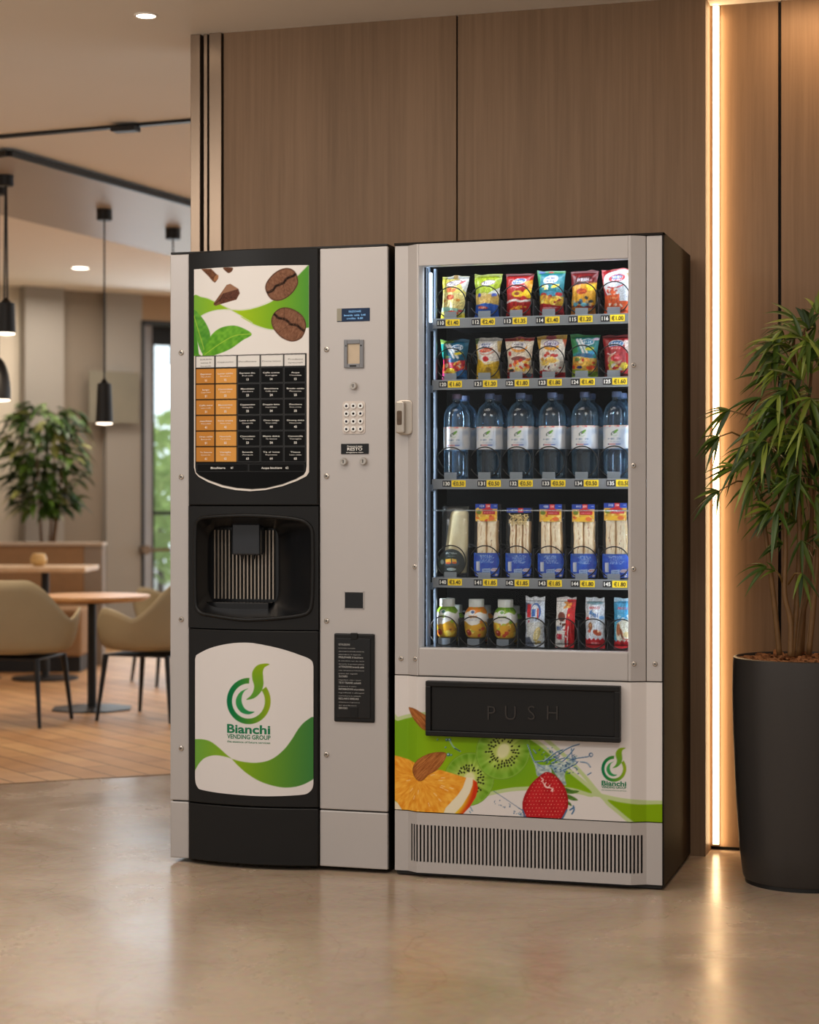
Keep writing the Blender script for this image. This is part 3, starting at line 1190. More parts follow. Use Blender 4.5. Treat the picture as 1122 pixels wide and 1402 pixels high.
def cluster(px, py, dd, ang, n=7, L=0.16, spread=1.1, back=None, droop=0.6):
    """a palm shoot: a fan of long leaves around a short twig; ang is the way it points in the picture, 0 right, 90 up"""
    c = Vector(pp(px, py, dd))
    a = math.radians(ang)
    main = Vector((RX, RY, 0)) * math.cos(a) + Vector((0, 0, 1)) * math.sin(a) + Vector((WX, WY, 0)) * rq.uniform(-.5, .4)
    if back is not None:
        b = Vector(pp(*back))
        mid = (b + c) / 2 + Vector((0, 0, 0.015))
        tw.tube([b, mid, c], [0.0032, 0.0026, 0.0018], 6)
    for i in range(n):
        s = (i / (n - 1) - 0.5) * 2 if n > 1 else 0
        rot = Matrix.Rotation(s * spread + rq.uniform(-.15, .15), 3, Vector((WX, WY, 0)))
        d = rot @ main + Vector((WX, WY, 0)) * rq.uniform(-.55, .45) + Vector((0, 0, rq.uniform(0, .25)))
        l = L * 0.86 * (1 - 0.25 * abs(s)) * rq.uniform(0.8, 1.15)
        leaf(mb, c, d, (WX * -0.6 + rq.uniform(-.4, .4), WY * -0.6 + rq.uniform(-.4, .4), 0.8), l, l * rq.uniform(0.105, 0.165), droop * rq.uniform(0.3, 0.9), 0, 7, rq.choice(GR))


# shoots set where the photograph shows them, from the crown downwards
for a in [
    (1108, 450, -.02, 100, 7, .13, .9), (1092, 440, .02, 165, 5, .15, .5, (1106, 450, 0)), (1098, 462, -.05, 150, 6, .16, .7, (1108, 470, 0)),
    (1120, 430, .0, 80, 7, .12, .9), (1086, 480, -.03, 160, 6, .15, .6, (1090, 500, 0)), (1070, 478, .02, 172, 5, .13, .5, (1088, 490, 0)),
    (1080, 500, -.06, 200, 6, .14, .7), (1112, 490, -.05, 60, 7, .14, 1.0), (1062, 515, .0, 178, 6, .13, .6, (1086, 520, 0)),
    (1098, 520, -.08, 120, 7, .15, 1.1), (1078, 535, -.08, 215, 7, .14, .8, (1084, 520, 0)), (1042, 545, -.02, 205, 6, .13, .6, (1080, 540, 0)),
    (1110, 545, -.08, 250, 7, .15, 1.1), (1055, 560, -.05, 240, 6, .14, .8, (1078, 560, 0)), (1000, 562, -.02, 205, 8, .12, .7, (1045, 590, 0)),
    (985, 598, -.03, 215, 7, .10, .6, (1020, 600, 0)), (1030, 590, -.06, 260, 7, .13, .9, (1050, 600, 0)), (1050, 605, -.12, 225, 6, .16, 1.0, (1066, 620, -.05)),
    (1052, 610, -.12, 330, 5, .17, .9), (1095, 600, -.08, 230, 7, .15, 1.0), (1008, 640, -.04, 200, 8, .11, .7, (1040, 645, 0)),
    (985, 672, -.05, 215, 8, .10, .7, (1035, 660, 0)), (1030, 660, -.06, 250, 6, .13, .8, (1045, 680, 0)), (1095, 650, -.12, 245, 6, .15, .8, (1080, 660, 0)),
    (1070, 640, -.08, 300, 6, .14, .9), (1110, 620, -.08, 20, 7, .15, 1.0), (1120, 570, -.08, 10, 7, .15, 1.1), (1118, 680, -.05, 330, 6, .14, 1.0),
    (1065, 700, -.08, 250, 5, .12, .7), (1058, 705, -.04, 195, 4, .11, .4, (1074, 715, 0)), (1050, 776, -.02, 185, 4, .11, .5, (1076, 800, -.03)),
    (1062, 782, -.05, 160, 3, .08, .5, (1074, 805, -.03)), (1098, 785, -.08, 275, 4, .11, .6, (1080, 800, -.04)), (1072, 745, -.06, 170, 4, .11, .5),
    (1098, 740, -.06, 290, 5, .12, .8), (1115, 740, -.06, 350, 5, .12, .8), (1088, 560, .06, 90, 8, .15, 1.4), (1105, 610, .08, 120, 8, .16, 1.4),
    (1066, 590, .06, 140, 7, .14, 1.2), (1090, 680, .06, 200, 7, .14, 1.3), (1130, 640, .04, 45, 7, .14, 1.2), (1128, 480, .04, 30, 7, .14, 1.2),
    (1085, 620, -.05, 180, 8, .14, 1.5), (1075, 570, -.1, 195, 6, .16, .9), (1100, 580, -.12, 280, 6, .15, .9), (1150, 560, 0, 20, 7, .15, 1.2),
    (1160, 470, 0, 40, 7, .15, 1.2), (1175, 620, 0, 330, 7, .15, 1.2), (1040, 628, -.08, 215, 6, .14, .9), (1020, 615, -.03, 225, 6, .12, .7, (1050, 620, 0)),
]:
    cluster(*a)
for i in range(60):
    v_ = rq.random()
    py_ = 440 + 290 * v_
    px_ = rq.uniform(1040 + 30 * abs(v_ - 0.5), 1135)
    cluster(px_, py_, rq.uniform(-.12, .1), rq.uniform(0, 360) if px_ > 1075 else rq.uniform(140, 260), rq.choice((5, 6, 7)), rq.uniform(.09, .14), rq.uniform(.6, 1.2))
tw.c = [C(112, 84, 40)] * len(tw.v)
mb.add(tw.v, tw.f, 0, tw.c)
mb.build('foliage', M['leaf'], pt, smooth=True, color=True)
# ================================================================== the two machines
M['silver'] = mat('silver lacquered sheet', C(190, 185, 182), 0.42, metal=0.25, var=0.015, scale=6)
M['fascia'] = mat('black satin plastic', C(20, 20, 20), 0.42, spec=0.35, var=0.04, scale=40, bump=0.03)
M['cab_black'] = mat('black cabinet enamel', C(22, 19, 17), 0.5, var=0.05)
M['gloss_black'] = mat('glossy black plastic', C(16, 16, 17), 0.18, var=0.03)
M['print'] = mat('printed film', (1, 1, 1, 1), 0.3, spec=0.15, var=0.0, attr=True)
M['ink_white'] = mat('white ink', C(235, 232, 226), 0.5)
M['ink_grey'] = mat('grey ink', C(110, 108, 105), 0.5)
M['ink_green'] = mat('green ink', C(10, 122, 78), 0.5)
M['ink_black'] = mat('black ink', C(18, 17, 16), 0.5)
M['steel'] = mat('stainless steel', C(196, 188, 178), 0.25, metal=0.9)
M['steel_dk'] = mat('dark recess', C(46, 42, 38), 0.5)
M['key_white'] = mat('white key', C(232, 232, 230), 0.4)


def proj(X, Y, Z):
    dx, dy, dz = X - CAM[0], Y - CAM[1], Z - CAM[2]
    t = dx * WX + dy * WY
    return CX + F * (dx * RX + dy * RY) / t, CY - F * dz / t


def screw(parent, px, py, y, r=0.0085):
    X, Z = FY(px, py, y)
    m = MB()
    m.lathe((0, 0, 0), [(0.0, 0.0042), (r * 0.35, 0.0040), (r * 0.36, 0.0022), (r * 0.6, 0.0022), (r * 0.62, 0.0042), (r * 0.85, 0.0032), (r, 0.0)], 20)
    m.v = [(X + a, y - c - 0.0003, Z + b) for a, b, c in m.v]
    m.lathe((0, 0, 0), [(0.0, 0.0), (r * 0.3, 0.0)], 6, 1)
    k = len(m.v) - 12
    m.v[k:] = [(X + a, y - 0.0046, Z + b) for a, b, c in m.v[k:]]
    return m.build('screw', [M['steel'], M['steel_dk']], parent, smooth=35)


def knob(parent, px, py, y, r, name='lock_knob', h=0.012):
    X, Z = FY(px, py, y)
    m = MB()
    m.lathe((0, 0, 0), [(r * 0.8, 0.0), (r, 0.001), (r, h * 0.55), (r * 0.86, h), (r * 0.5, h), (r * 0.48, h * 0.8), (0, h * 0.8)], 28)
    m.box(-r * 0.12, r * 0.12, -r * 0.42, r * 0.42, h * 0.8, h * 0.84, 1)
    m.v = [(X + a, y - c, Z + b) for a, b, c in m.v]
    return m.build(name, [M['steel'], M['steel_dk']], parent, smooth=35)


# ------------------------------------------------------------------ coffee machine
cx0, cx1, cx2, cx3 = FX(233), FX(259.3), FX(437.5), FX(531)
ZT = 1.822
fcx, fhw = (cx1 + cx2) / 2, (cx2 - cx1) / 2
coffee = thing('coffee_machine', 'coffee vending machine with black fascia and silver side panels, left of the snack machine', 'vending machine', ((cx0 + cx3) / 2, 0.0, 0.0))


def bul(x, z=0.0):
    return -0.008 - 0.034 * (1 - ((x - fcx) / fhw) ** 2)


def bulo(d):
    return lambda x, z=0.0: bul(x) - d


zk = FY(437, 1106)[1]          # plinth seam
zk2 = FY(485, 1110.5)[1]
z_a = FY(437, 692.5)[1]
z_b = FY(437, 863)[1]

def curved(name, x0, x1, z0, z1, m, bevel=0.003):
    mbx = MB()
    n = 28
    xs_ = [x0 + (x1 - x0) * i / n for i in range(n + 1)]
    pts = [(x, bul(x)) for x in xs_] + [(x1, 0.014), (x0, 0.014)]
    mbx.zprism(pts, z0, z1)
    return mbx.build(name, m, coffee, bevel=bevel, smooth=30)


mbs = MB().box(cx0, cx1 - 0.001, 0.0, 0.015, zk + 0.002, ZT)
sp = mbs.build('side_panel', M['silver'], coffee, bevel=0.003)
MB().box(cx0, cx1 - 0.001, 0.0, 0.015, 0.0135, zk - 0.002).build('kick_panel', M['silver'], coffee, bevel=0.003)
MB().box(cx2 + 0.001, cx3, 0.0, 0.015, zk2 + 0.002, ZT).build('control_panel', M['silver'], coffee, bevel=0.003)
MB().box(cx2 + 0.001, cx3, 0.0, 0.015, 0.0135, zk2 - 0.002).build('kick_panel', M['silver'], coffee, bevel=0.003)
curved('upper_door', cx1 + 0.001, cx2 - 0.001, z_a + 0.0015, ZT + 0.002, M['fascia'])
lower = curved('lower_door', cx1 + 0.001, cx2 - 0.001, zk + 0.0015, z_b - 0.0015, M['fascia'])
curved('plinth', cx1 + 0.001, cx2 - 0.001, 0.014, zk - 0.0015, M['fascia'])

# --- cup bay
bay_pts = [(55, 200), (70, 140), (110, 110), (200, 98), (400, 88), (560, 88), (750, 100), (900, 120), (960, 142), (1000, 185), (1013, 245), (1016, 480), (1014, 700), (1005, 830), (985, 880), (940, 905), (800, 925), (600, 938), (450, 938), (200, 905), (110, 890), (72, 855), (56, 800), (51, 500)]
bay = [FY(255 + a / 5.905, 690 + b / 5.905, -0.03) for a, b in spline(bay_pts, 6)]
bcx, bcz = sum(p[0] for p in bay) / len(bay), sum(p[1] for p in bay) / len(bay)
poly = sorted(((math.atan2(p[1] - bcz, p[0] - bcx), math.hypot(p[0] - bcx, p[1] - bcz)) for p in bay))
pa_ = np.array([p[0] for p in poly])
pr_ = np.array([p[1] for p in poly])
rx0, rx1, rz0, rz1 = cx1 + 0.001, cx2 - 0.001, z_b + 0.0015, z_a - 0.0015
angs = list(np.linspace(-PI, PI, 120, endpoint=False)) + [math.atan2(z - bcz, x - bcx) for x in (rx0, rx1) for z in (rz0, rz1)]
angs.sort()


def open_r(a, k=1.0):
    return float(np.interp(a, pa_, pr_, period=2 * PI)) * k


def rect_pt(a):
    c, s = math.cos(a), math.sin(a)
    t = min(((rx1 if c > 0 else rx0) - bcx) / c if abs(c) > 1e-9 else 1e9, ((rz1 if s > 0 else rz0) - bcz) / s if abs(s) > 1e-9 else 1e9)
    return bcx + c * t, bcz + s * t


NA = len(angs)
mb = MB()
vs, fs = [], []
R_ = 7
for k in range(R_):
    for a in angs:
        ox, oz = rect_pt(a)
        r = open_r(a)
        ix, iz = bcx + math.cos(a) * r, bcz + math.sin(a) * r
        q = k / (R_ - 1)
        x, z = ox + (ix - ox) * q, oz + (iz - oz) * q
        vs.append((x, bul(x), z))
for a in angs:
    ox, oz = rect_pt(a)
    vs.append((ox, 0.014, oz))
for k in range(R_ - 1):
    for i in range(NA):
        j = (i + 1) % NA
        fs.append((k * NA + i, k * NA + j, (k + 1) * NA + j, (k + 1) * NA + i))
for i in range(NA):
    j = (i + 1) % NA
    fs.append((i, R_ * NA + i, R_ * NA + j, j))
mb.add(vs, fs)
bayp = mb.build('dispensing_panel', M['fascia'], coffee, smooth=30)
mb = MB()
mb.tube([(bcx + math.cos(a) * open_r(a, 0.985), bul(bcx + math.cos(a) * open_r(a)) - 0.001, bcz + math.sin(a) * open_r(a, 0.985)) for a in np.linspace(-PI, PI, 140, endpoint=False)], 0.0062, 10, closed=True)
mb.build('rim', M['fascia'], bayp, smooth=True)
BY = 0.115
ix0, iz1 = FY(290, 722, BY)
ix1, iz0 = FY(381.5, 826, BY)


def inner_pt(a):
    c, s = math.cos(a), math.sin(a)
    hx, hz, rr = (ix1 - ix0) / 2, (iz1 - iz0) / 2, 0.02
    p = 9.0
    t = 1.0 / ((abs(c) / hx) ** p + (abs(s) / hz) ** p) ** (1 / p)
    return (ix0 + ix1) / 2 + c * t, (iz0 + iz1) / 2 + s * t


mb = MB()
vs, fs = [], []
AA = list(np.linspace(-PI, PI, 140, endpoint=False))
prof = [(0.0, 0.0), (0.06, 0.10), (0.5, 0.45), (0.94, 0.86), (1.0, 1.0)]
for q, dq in prof:
    for a in AA:
        r = open_r(a, 0.975)
        ox, oz = bcx + math.cos(a) * r, bcz + math.sin(a) * r
        i_x, i_z = inner_pt(a)
        y0 = bul(ox)
        vs.append((ox + (i_x - ox) * q, y0 + (BY - y0) * dq, oz + (i_z - oz) * q))
n = len(AA)
for k in range(len(prof) - 1):
    for i in range(n):
        j = (i + 1) % n
        fs.append((k * n + i, k * n + j, (k + 1) * n + j, (k + 1) * n + i))
fs.append(tuple(range((len(prof) - 1) * n + n - 1, (len(prof) - 1) * n - 1, -1)))
mb.add(vs, fs)
mb.build('cup_bay', mat('black bay plastic', C(24, 25, 27), 0.28, var=0.05), coffee, smooth=28)
mb = MB()
for i in range(17):
    x = FX(294 + 5.0 * i, BY - 0.01)
    mb.box(x - 0.0017, x + 0.0017, BY - 0.010, BY - 0.003, iz0 + 0.012, iz1 - 0.008)
mb.build('grille', mat('grey grille bars', C(190, 176, 160), 0.35, metal=0.5), coffee)
nx0, nz1 = FY(318, 722, 0.06)
nx1, nz0 = FY(356, 760, 0.06)
mb = MB()
mb.box(nx0, nx1, 0.055, 0.100, nz0, nz1 + 0.012)
nb = mb.build('spout_cover', mat('smoky spout cover', C(46, 48, 52), 0.16, var=0.1), coffee, bevel=0.005)
for xx in (-0.018, 0.018):
    MB().cyl(((nx0 + nx1) / 2 + xx, 0.075, nz0 - 0.014), 0.0045, 0.006, 0.015, 12).build('spout', M['gloss_black'], nb)
mb = MB()
tz = iz0 + 0.003
mb.box(ix0 + 0.006, ix1 - 0.006, 0.045, BY - 0.012, tz - 0.03, tz + 0.002)
mb.build('drip_tray', M['gloss_black'], coffee, bevel=0.003)

# carcass with a hole for the bay: build it from slabs around it
mb = MB()
X0c, X1c = cx0 + 0.002, cx3 - 0.001
bx0, bx1 = cx1 + 0.012, cx2 - 0.012
mb.box(X0c, bx0, 0.016, 0.50, 0.012, 1.829)
mb.box(bx1, X1c, 0.016, 0.50, 0.012, 1.829)
mb.box(bx0, bx1, 0.016, 0.50, 0.012, z_b)
mb.box(bx0, bx1, 0.016, 0.50, z_a, 1.829)
mb.box(bx0, bx1, 0.16, 0.50, z_b, z_a)
mb.box(X0c, X1c, 0.001, 0.016, 1.8235, 1.829)
mb.build('cabinet', M['cab_black'], coffee)
mb = MB()
for fx in (cx0 + 0.06, cx3 - 0.06):
    for fy in (0.07, 0.44):
        MB().cyl((fx, fy, 0.0), 0.022, 0.018, 0.012, 16).build('foot', M['cab_black'], coffee)

for px, py in ((248.5, 483), (248.5, 653), (248.5, 848), (248.5, 1024.5), (447.5, 478.5), (447.5, 652), (447.5, 850), (447.5, 1033)):
    screw(coffee, px, py, 0.0)

# --- lit picture and menu on the upper door
top_l, top_r = FY(265, 369.5, -0.02), FY(422.3, 362.8, -0.02)
dx0, dx1 = FX(265, -0.022), FX(422.6, -0.022)
dzt = (FY(265, 369.5, -0.012)[1] + FY(422, 363, -0.015)[1]) / 2
arc_px = [(265, 640), (266, 648), (271, 653), (285, 660), (305, 667), (325, 671), (345, 672.5), (365, 671), (388, 665.5), (406, 658.5), (418, 652), (421.5, 646), (422.6, 638)]
ax_ = np.array([FX(a, -0.03) for a, b in arc_px])
az_ = np.array([FY(a, b, -0.03)[1] for a, b in arc_px])
ax_[0], ax_[-1] = dx0, dx1


def dens(n):
    t = np.linspace(0, 1, n)
    return np.clip(t - 0.022 * np.sin(2 * PI * t) * -1.0 * 0 + 0, 0, 1) if n < 40 else np.concatenate([np.linspace(0, 0.04, n // 8, endpoint=False), np.linspace(0.04, 0.96, n - 2 * (n // 8), endpoint=False), np.linspace(0.96, 1, n // 8)])


def print_sheet(x0, x1, zt, zb, yfun, nu, nv, artfun, name, parent, aa=0.45, thick=0.003, extra=None, inks=()):
    us = dens(nu)
    vs_ = np.linspace(0, 1, nv)
    Xg = np.tile(x0 + (x1 - x0) * us, (nv, 1))
    top = zt(x0 + (x1 - x0) * us)
    bot = zb(x0 + (x1 - x0) * us)
    Zg = top[None, :] + (bot - top)[None, :] * vs_[:, None]
    Yg = np.vectorize(yfun)(Xg[0])[None, :].repeat(nv, 0)
    px, py = proj(Xg, Yg, Zg)
    A = Art(px.ravel(), py.ravel(), (228, 224, 220), aa)
    artfun(A)
    col = A.linear()
    m = MB()
    P = np.stack([Xg.ravel(), Yg.ravel(), Zg.ravel()], 1)
    sheet(m, P, col, nu, nv, flip=True)
    # turned-back edge
    ring = list(range(nu)) + [nu * k + nu - 1 for k in range(1, nv)] + [nu * (nv - 1) + k for k in range(nu - 2, -1, -1)] + [nu * k for k in range(nv - 2, 0, -1)]
    o = len(m.v)
    m.v += [(P[i][0], P[i][1] + thick, P[i][2]) for i in ring]
    m.c += [tuple(col[i]) for i in ring]
    L = len(ring)
    m.f += [(ring[k], ring[(k + 1) % L], o + (k + 1) % L, o + k) for k in range(L)]
    m.m += [0] * L
    for q, e in enumerate(extra or ()):
        m.add(e.v, e.f, q + 1)
    return m.build(name, [M['print']] + list(inks), parent, smooth=40, color=True)


def z1(a, b):
    return 225 + a / 9.35, 325 + b / 9.35


def z2(a, b):
    return 330 + a / 9.35, 335 + b / 9.35


def bean(A, pts, axis, seed):
    sd = A.sd(spline([z2(*p) for p in pts]))
    (ax, ay), (bx, by) = z2(*axis[0]), z2(*axis[1])
    ex, ey = bx - ax, by - ay
    L = math.hypot(ex, ey)
    s = ((A.X - ax) * ex + (A.Y - ay) * ey) / L
    t = (-(A.X - ax) * ey + (A.Y - ay) * ex) / L
    wob = 1.1 * np.sin(s * 0.34) + 0.8 * (vnoise(s * 0.4, s * 0 + 3, seed) - 0.5)
    n = vnoise(s * 1.6 + 2.0 * np.sign(t), t * 0.35, seed) * 0.6 + vnoise(s * 0.5, t * 0.5, seed + 5) * 0.4
    base_ = A.mixc(0.15 + 0.75 * n, (92, 58, 40), (158, 116, 92))
    a = A.cover(sd)
    A.put(a, base_)
    A.put(a * np.clip(1 - np.abs(sd + 0.6) / 1.3, 0, 1) * 0.8, (60, 36, 26))
    g = np.clip(1.25 - np.abs(t - wob) / 2.0, 0, 1) * (sd < -0.6)
    A.put(g, (26, 15, 10))
    g2 = np.clip(1 - np.abs(t - wob + 0.4) / 0.7, 0, 1) * (vnoise(s * 0.6, s * 0, seed + 9) > 0.6) * (sd < -1)
    A.put(g2 * 0.8, (120, 84, 58))
    for k, q in enumerate((0.3, 0.55, 0.8)):
        cr = np.clip(1 - np.abs(s - L * q + 0.5 * t * (1 if k % 2 else -1)) / 0.5, 0, 1) * (sd < -0.8) * (np.sign(t) == (1 if k % 2 else -1)) * (np.abs(t - wob) > 1.2)
        A.put(cr * 0.55, (60, 36, 26))


def art_menu(A):
    # picture half
    A.put(np.ones(A.X.size), (231, 228, 224))
    A.poly([z1(375, 760), z1(470, 762), z1(560, 785), z1(640, 822), z1(740, 870), z1(860, 925), z1(800, 925), z1(700, 925), z1(600, 945), z1(500, 985), z1(400, 1060), z1(375, 1090)], A.mixc((A.X - 265) / 45, (120, 176, 62), (152, 192, 22)), True)
    gr = A.mixc((A.X - 330) / 92, (160, 194, 20), (84, 152, 58))
    A.poly(spline([z1(850, 928), z1(980, 936), z1(1122, 918), z2(130, 825), z2(250, 790), z2(400, 725), z2(560, 600), z2(700, 430), z2(800, 320)], closed=False) + [z2(870, 255), z2(870, 1060)] + spline([z2(800, 1075), z2(640, 1090), z2(400, 1085), z2(250, 1050), z2(120, 995), z2(0, 925), z1(1000, 1010), z1(850, 928)], closed=False), gr)
    edge = (205, 214, 196)
    A.line([z1(470, 760), z1(560, 780), z1(640, 815), z1(740, 865), z1(860, 935), z1(1000, 1018), z1(1122, 1090), z2(130, 1010), z2(250, 1063), z2(400, 1098)], 0.9, edge)
    A.line([z1(470, 1008), z1(560, 965), z1(660, 935), z1(800, 922), z1(980, 926), z1(1122, 905), z2(130, 815), z2(250, 778), z2(400, 715)], 0.9, edge)
    A.line([z2(730, 395), z2(865, 255)], 1.0, edge)
    # chocolate pieces and cinnamon sticks
    A.poly([z1(470, 402), z1(600, 402), z1(680, 480), z1(690, 530), z1(650, 580), z1(620, 560), z1(560, 490)], A.mixc(vnoise(A.X * 0.9, A.Y * 0.9, 3), (74, 44, 28), (128, 84, 54)), False)
    A.ell(*z1(664, 520), 2.6, 4.8, (156, 108, 72), 0.5)
    A.poly([z1(755, 388), z1(872, 388), z1(868, 430), z1(830, 456), z1(795, 440)], A.mixc(vnoise(A.X, A.Y, 4), (64, 36, 20), (120, 72, 38)), True)
    A.poly([z1(630, 850), z1(800, 610), z1(845, 595), z1(950, 660), z1(968, 715), z1(925, 795), z1(740, 850), z1(655, 878)], (112, 74, 52))
    A.poly([z1(800, 612), z1(845, 597), z1(948, 660), z1(760, 715), z1(715, 745)], (150, 110, 84))
    A.poly([z1(712, 800), z1(760, 720), z1(948, 662), z1(960, 715), z1(922, 795), z1(735, 848), z1(700, 825)], A.mixc(vnoise(A.X * 0.8, A.Y * 0.8, 8), (70, 38, 26), (104, 62, 44)))
    A.line([z1(640, 860), z1(720, 790), z1(760, 722)], 0.8, (56, 28, 18))
    # leaves
    def leafp(pts, c0, c1, rib, seed):
        a = A.cover(A.sd(spline(pts)))
        A.put(a, A.mixc(0.5 + 0.9 * (vnoise(A.X * 0.25, A.Y * 0.25, seed) - 0.5) + 0.07 * np.sin((A.X + A.Y) * 0.9), c0, c1))
        A.line(rib, 0.8, (176, 204, 70))
    A.poly([z1(378, 960), z1(378, 1700), z1(470, 1700), z1(420, 1300)], (70, 140, 40))
    leafp([z1(378, 935), z1(470, 1010), z1(550, 1130), z1(590, 1260), z1(560, 1420), z1(500, 1500), z1(430, 1350), z1(390, 1150)], (70, 140, 44), (110, 174, 62), [z1(380, 1000), z1(440, 1200), z1(500, 1400), z1(520, 1500)], 2)
    leafp([z1(500, 1540), z1(520, 1420), z1(590, 1270), z1(700, 1170), z1(850, 1130), z1(980, 1150), z1(1120, 1238), z1(1000, 1320), z1(860, 1420), z1(700, 1490)], (76, 146, 34), (120, 184, 52), [z1(520, 1500), z1(700, 1370), z1(900, 1260), z1(1115, 1236)], 6)
    A.poly([z1(378, 1480), z1(450, 1500), z1(520, 1540), z1(480, 1640), z1(378, 1720)], (84, 150, 40))
    # coffee beans
    bean(A, [(312, 555), (330, 480), (400, 390), (480, 330), (570, 300), (650, 312), (710, 370), (735, 470), (715, 540), (650, 630), (560, 695), (470, 720), (390, 700), (335, 630)], ((355, 610), (690, 375)), 21)
    bean(A, [(390, 960), (420, 880), (490, 820), (580, 803), (690, 835), (790, 910), (835, 1010), (825, 1100), (780, 1190), (700, 1235), (620, 1235), (520, 1190), (440, 1110), (400, 1040)], ((450, 910), (800, 1085)), 33)
    # menu half: black field, pale border, table
    yt = lambda x: 487.5 + (x - 265) / 157.0 * -4.0
    below = np.clip((A.Y - yt(A.X)) / 0.8 + 0.5, 0, 1)
    A.put(below, (229, 222, 214))
    outl = [(265, 470)] + arc_px + [(422.6, 460)]
    A.put(below * A.cover(A.sd(outl) + 2.6), (9, 9, 9))
    xc = [(268.6, 293.6), (295.4, 324.0), (325.9, 355.8), (357.4, 387.8), (389.4, 418)]
    for k, (xa_, xb_) in enumerate(xc):
        f = lambda x: (x - 268.6) / 150.0
        def row(v, x):
            l = 488.2 + (633.5 - 488.2) * v
            r = 485.0 + (633.5 - 485.0) * v
            return l + (r - l) * f(x)
        tops = [(0.0, 0.105)] + [(0.118 + 0.1473 * i, 0.118 + 0.1473 * i + 0.1365) for i in range(6)]
        for i, (va, vb) in enumerate(tops):
            q = [(xa_, row(va, xa_)), (xb_, row(va, xb_)), (xb_, row(vb, xb_)), (xa_, row(vb, xa_))]
            if i == 0:
                A.poly(q, (226, 224, 220))
            elif k < 2:
                A.poly(q, (196, 132, 58) if k == 0 else (218, 156, 78))
            else:
                A.poly(q, (84, 86, 88), grow=0.55)
                A.poly(q, (12, 12, 12), grow=-0.1)
    for (xa_, xb_) in ((270, 339.5), (341, 416.8)):
        A.poly([(xa_, 635.5), (xb_, 635.2), (xb_, 645.2), (xa_, 645.4)], (70, 72, 74), grow=0.5)
        A.poly([(xa_, 635.5), (xb_, 635.2), (xb_, 645.2), (xa_, 645.4)], (10, 10, 10), grow=-0.1)


zfun_t = lambda x: np.full(np.shape(x), dzt)
zfun_b = lambda x: np.interp(x, ax_, az_)

# words on the menu
mw, mg = MB(), MB()
ysurf = bulo(0.0031)
heads = [['Solubile', 'menta &', 'bevande'], ['Cappuccino'], ['Decaffeinato'], ['Crema latteo'], ['Prodotti', 'speciali']]
xcm = [281, 309.7, 340.8, 372.6, 403.7]
for k in range(5):
    X = FX(xcm[k], -0.035)
    w = heads[k]
    for i, s in enumerate(w):
        yy = 496.5 - (xcm[k] - 281) * 0.022 + (i - (len(w) - 1) / 2) * 4.6
        Z = FY(xcm[k], yy, -0.035)[1]
        lettering(mg, s, X, Z - 0.002, 0.0042, ysurf, width=min(0.056, 0.0052 * len(s)))
rowsc = [['Espresso', 'lungo', 'Caffe nero', 'macchiato', 'Orzo caldo', 'Te limone'], ['Latte caldo', 'Cioccolata', 'Moccaccino', 'forte crema', 'Nocciola', 'Vaniglia'],
         ['Espresso dec.', 'Macchiato', 'Cappuccino', 'Latte e caffe', 'Cioccolato', 'Bevanda'], ['Caffe crema', 'Bicchiere', 'Doppio latte', 'Orzo lungo', 'Menta dolce', 'Te al latte'],
         ['Acqua', 'Brodo caldo', 'Zucchero', 'Ginseng dolce', 'Camomilla', 'Tisana']]
for k in range(5):
    X = FX(xcm[k], -0.035)
    for i in range(6):
        v = 0.118 + 0.1473 * i
        l, r = 488.2 + 145.3 * v, 485.0 + 148.5 * v
        y0 = l + (r - l) * (xcm[k] - 268.6) / 150
        Z = FY(xcm[k], y0 + 7.4, -0.035)[1]
        lettering(mw, rowsc[k][i], X, Z - 0.001, 0.0042, ysurf, bold=0.012, width=min(0.05, 0.0047 * len(rowsc[k][i])))
        lettering(mw, rowsc[(k + 2) % 5][(i + 1) % 6], X, Z - 0.0085, 0.0036, ysurf, width=0.034)
        lettering(mw, str(10 * (i + 1) + k + 1), X, Z - 0.021, 0.0062, ysurf, bold=0.025)
for xq, s, t in ((302, 'Bicchiere', '61'), (376, 'Acqua bicchiere', '62')):
    Z = FY(xq, 641.5, -0.035)[1]
    lettering(mw, s, FX(xq - 3, -0.035), Z - 0.001, 0.0058, ysurf, bold=0.02, width=0.05 if xq < 340 else 0.062)
    lettering(mw, t, FX(xq + 17, -0.035), Z - 0.001, 0.0062, ysurf, bold=0.02)
menu = print_sheet(dx0, dx1, zfun_t, zfun_b, bulo(0.0025), 236, 400, art_menu, 'menu_display', coffee, extra=[mw, mg], inks=[M['ink_white'], M['ink_grey']])

# --- logo panel on the lower door
def z3(a, b):
    return 255 + a / 6.065, 870 + b / 6.065


ltop = spline([(59, 205), (66, 178), (85, 158), (200, 105), (350, 69), (480, 58), (600, 67), (800, 114), (960, 175), (1012, 202), (1031, 225), (1039, 262)], 6, False)
lbot = spline([(59, 1190), (66, 1235), (85, 1268), (120, 1285), (300, 1308), (600, 1329), (800, 1332), (960, 1326), (1005, 1310), (1030, 1280), (1039, 1240)], 6, False)
lt_ = sorted(FY(*z3(*p), -0.033) for p in ltop)
lb_ = sorted(FY(*z3(*p), -0.033) for p in lbot)
ltx, ltz = np.array([p[0] for p in lt_]), np.array([p[1] for p in lt_])
lbx, lbz = np.array([p[0] for p in lb_]), np.array([p[1] for p in lb_])
lx0, lx1 = max(ltx[0], lbx[0]), min(ltx[-1], lbx[-1])


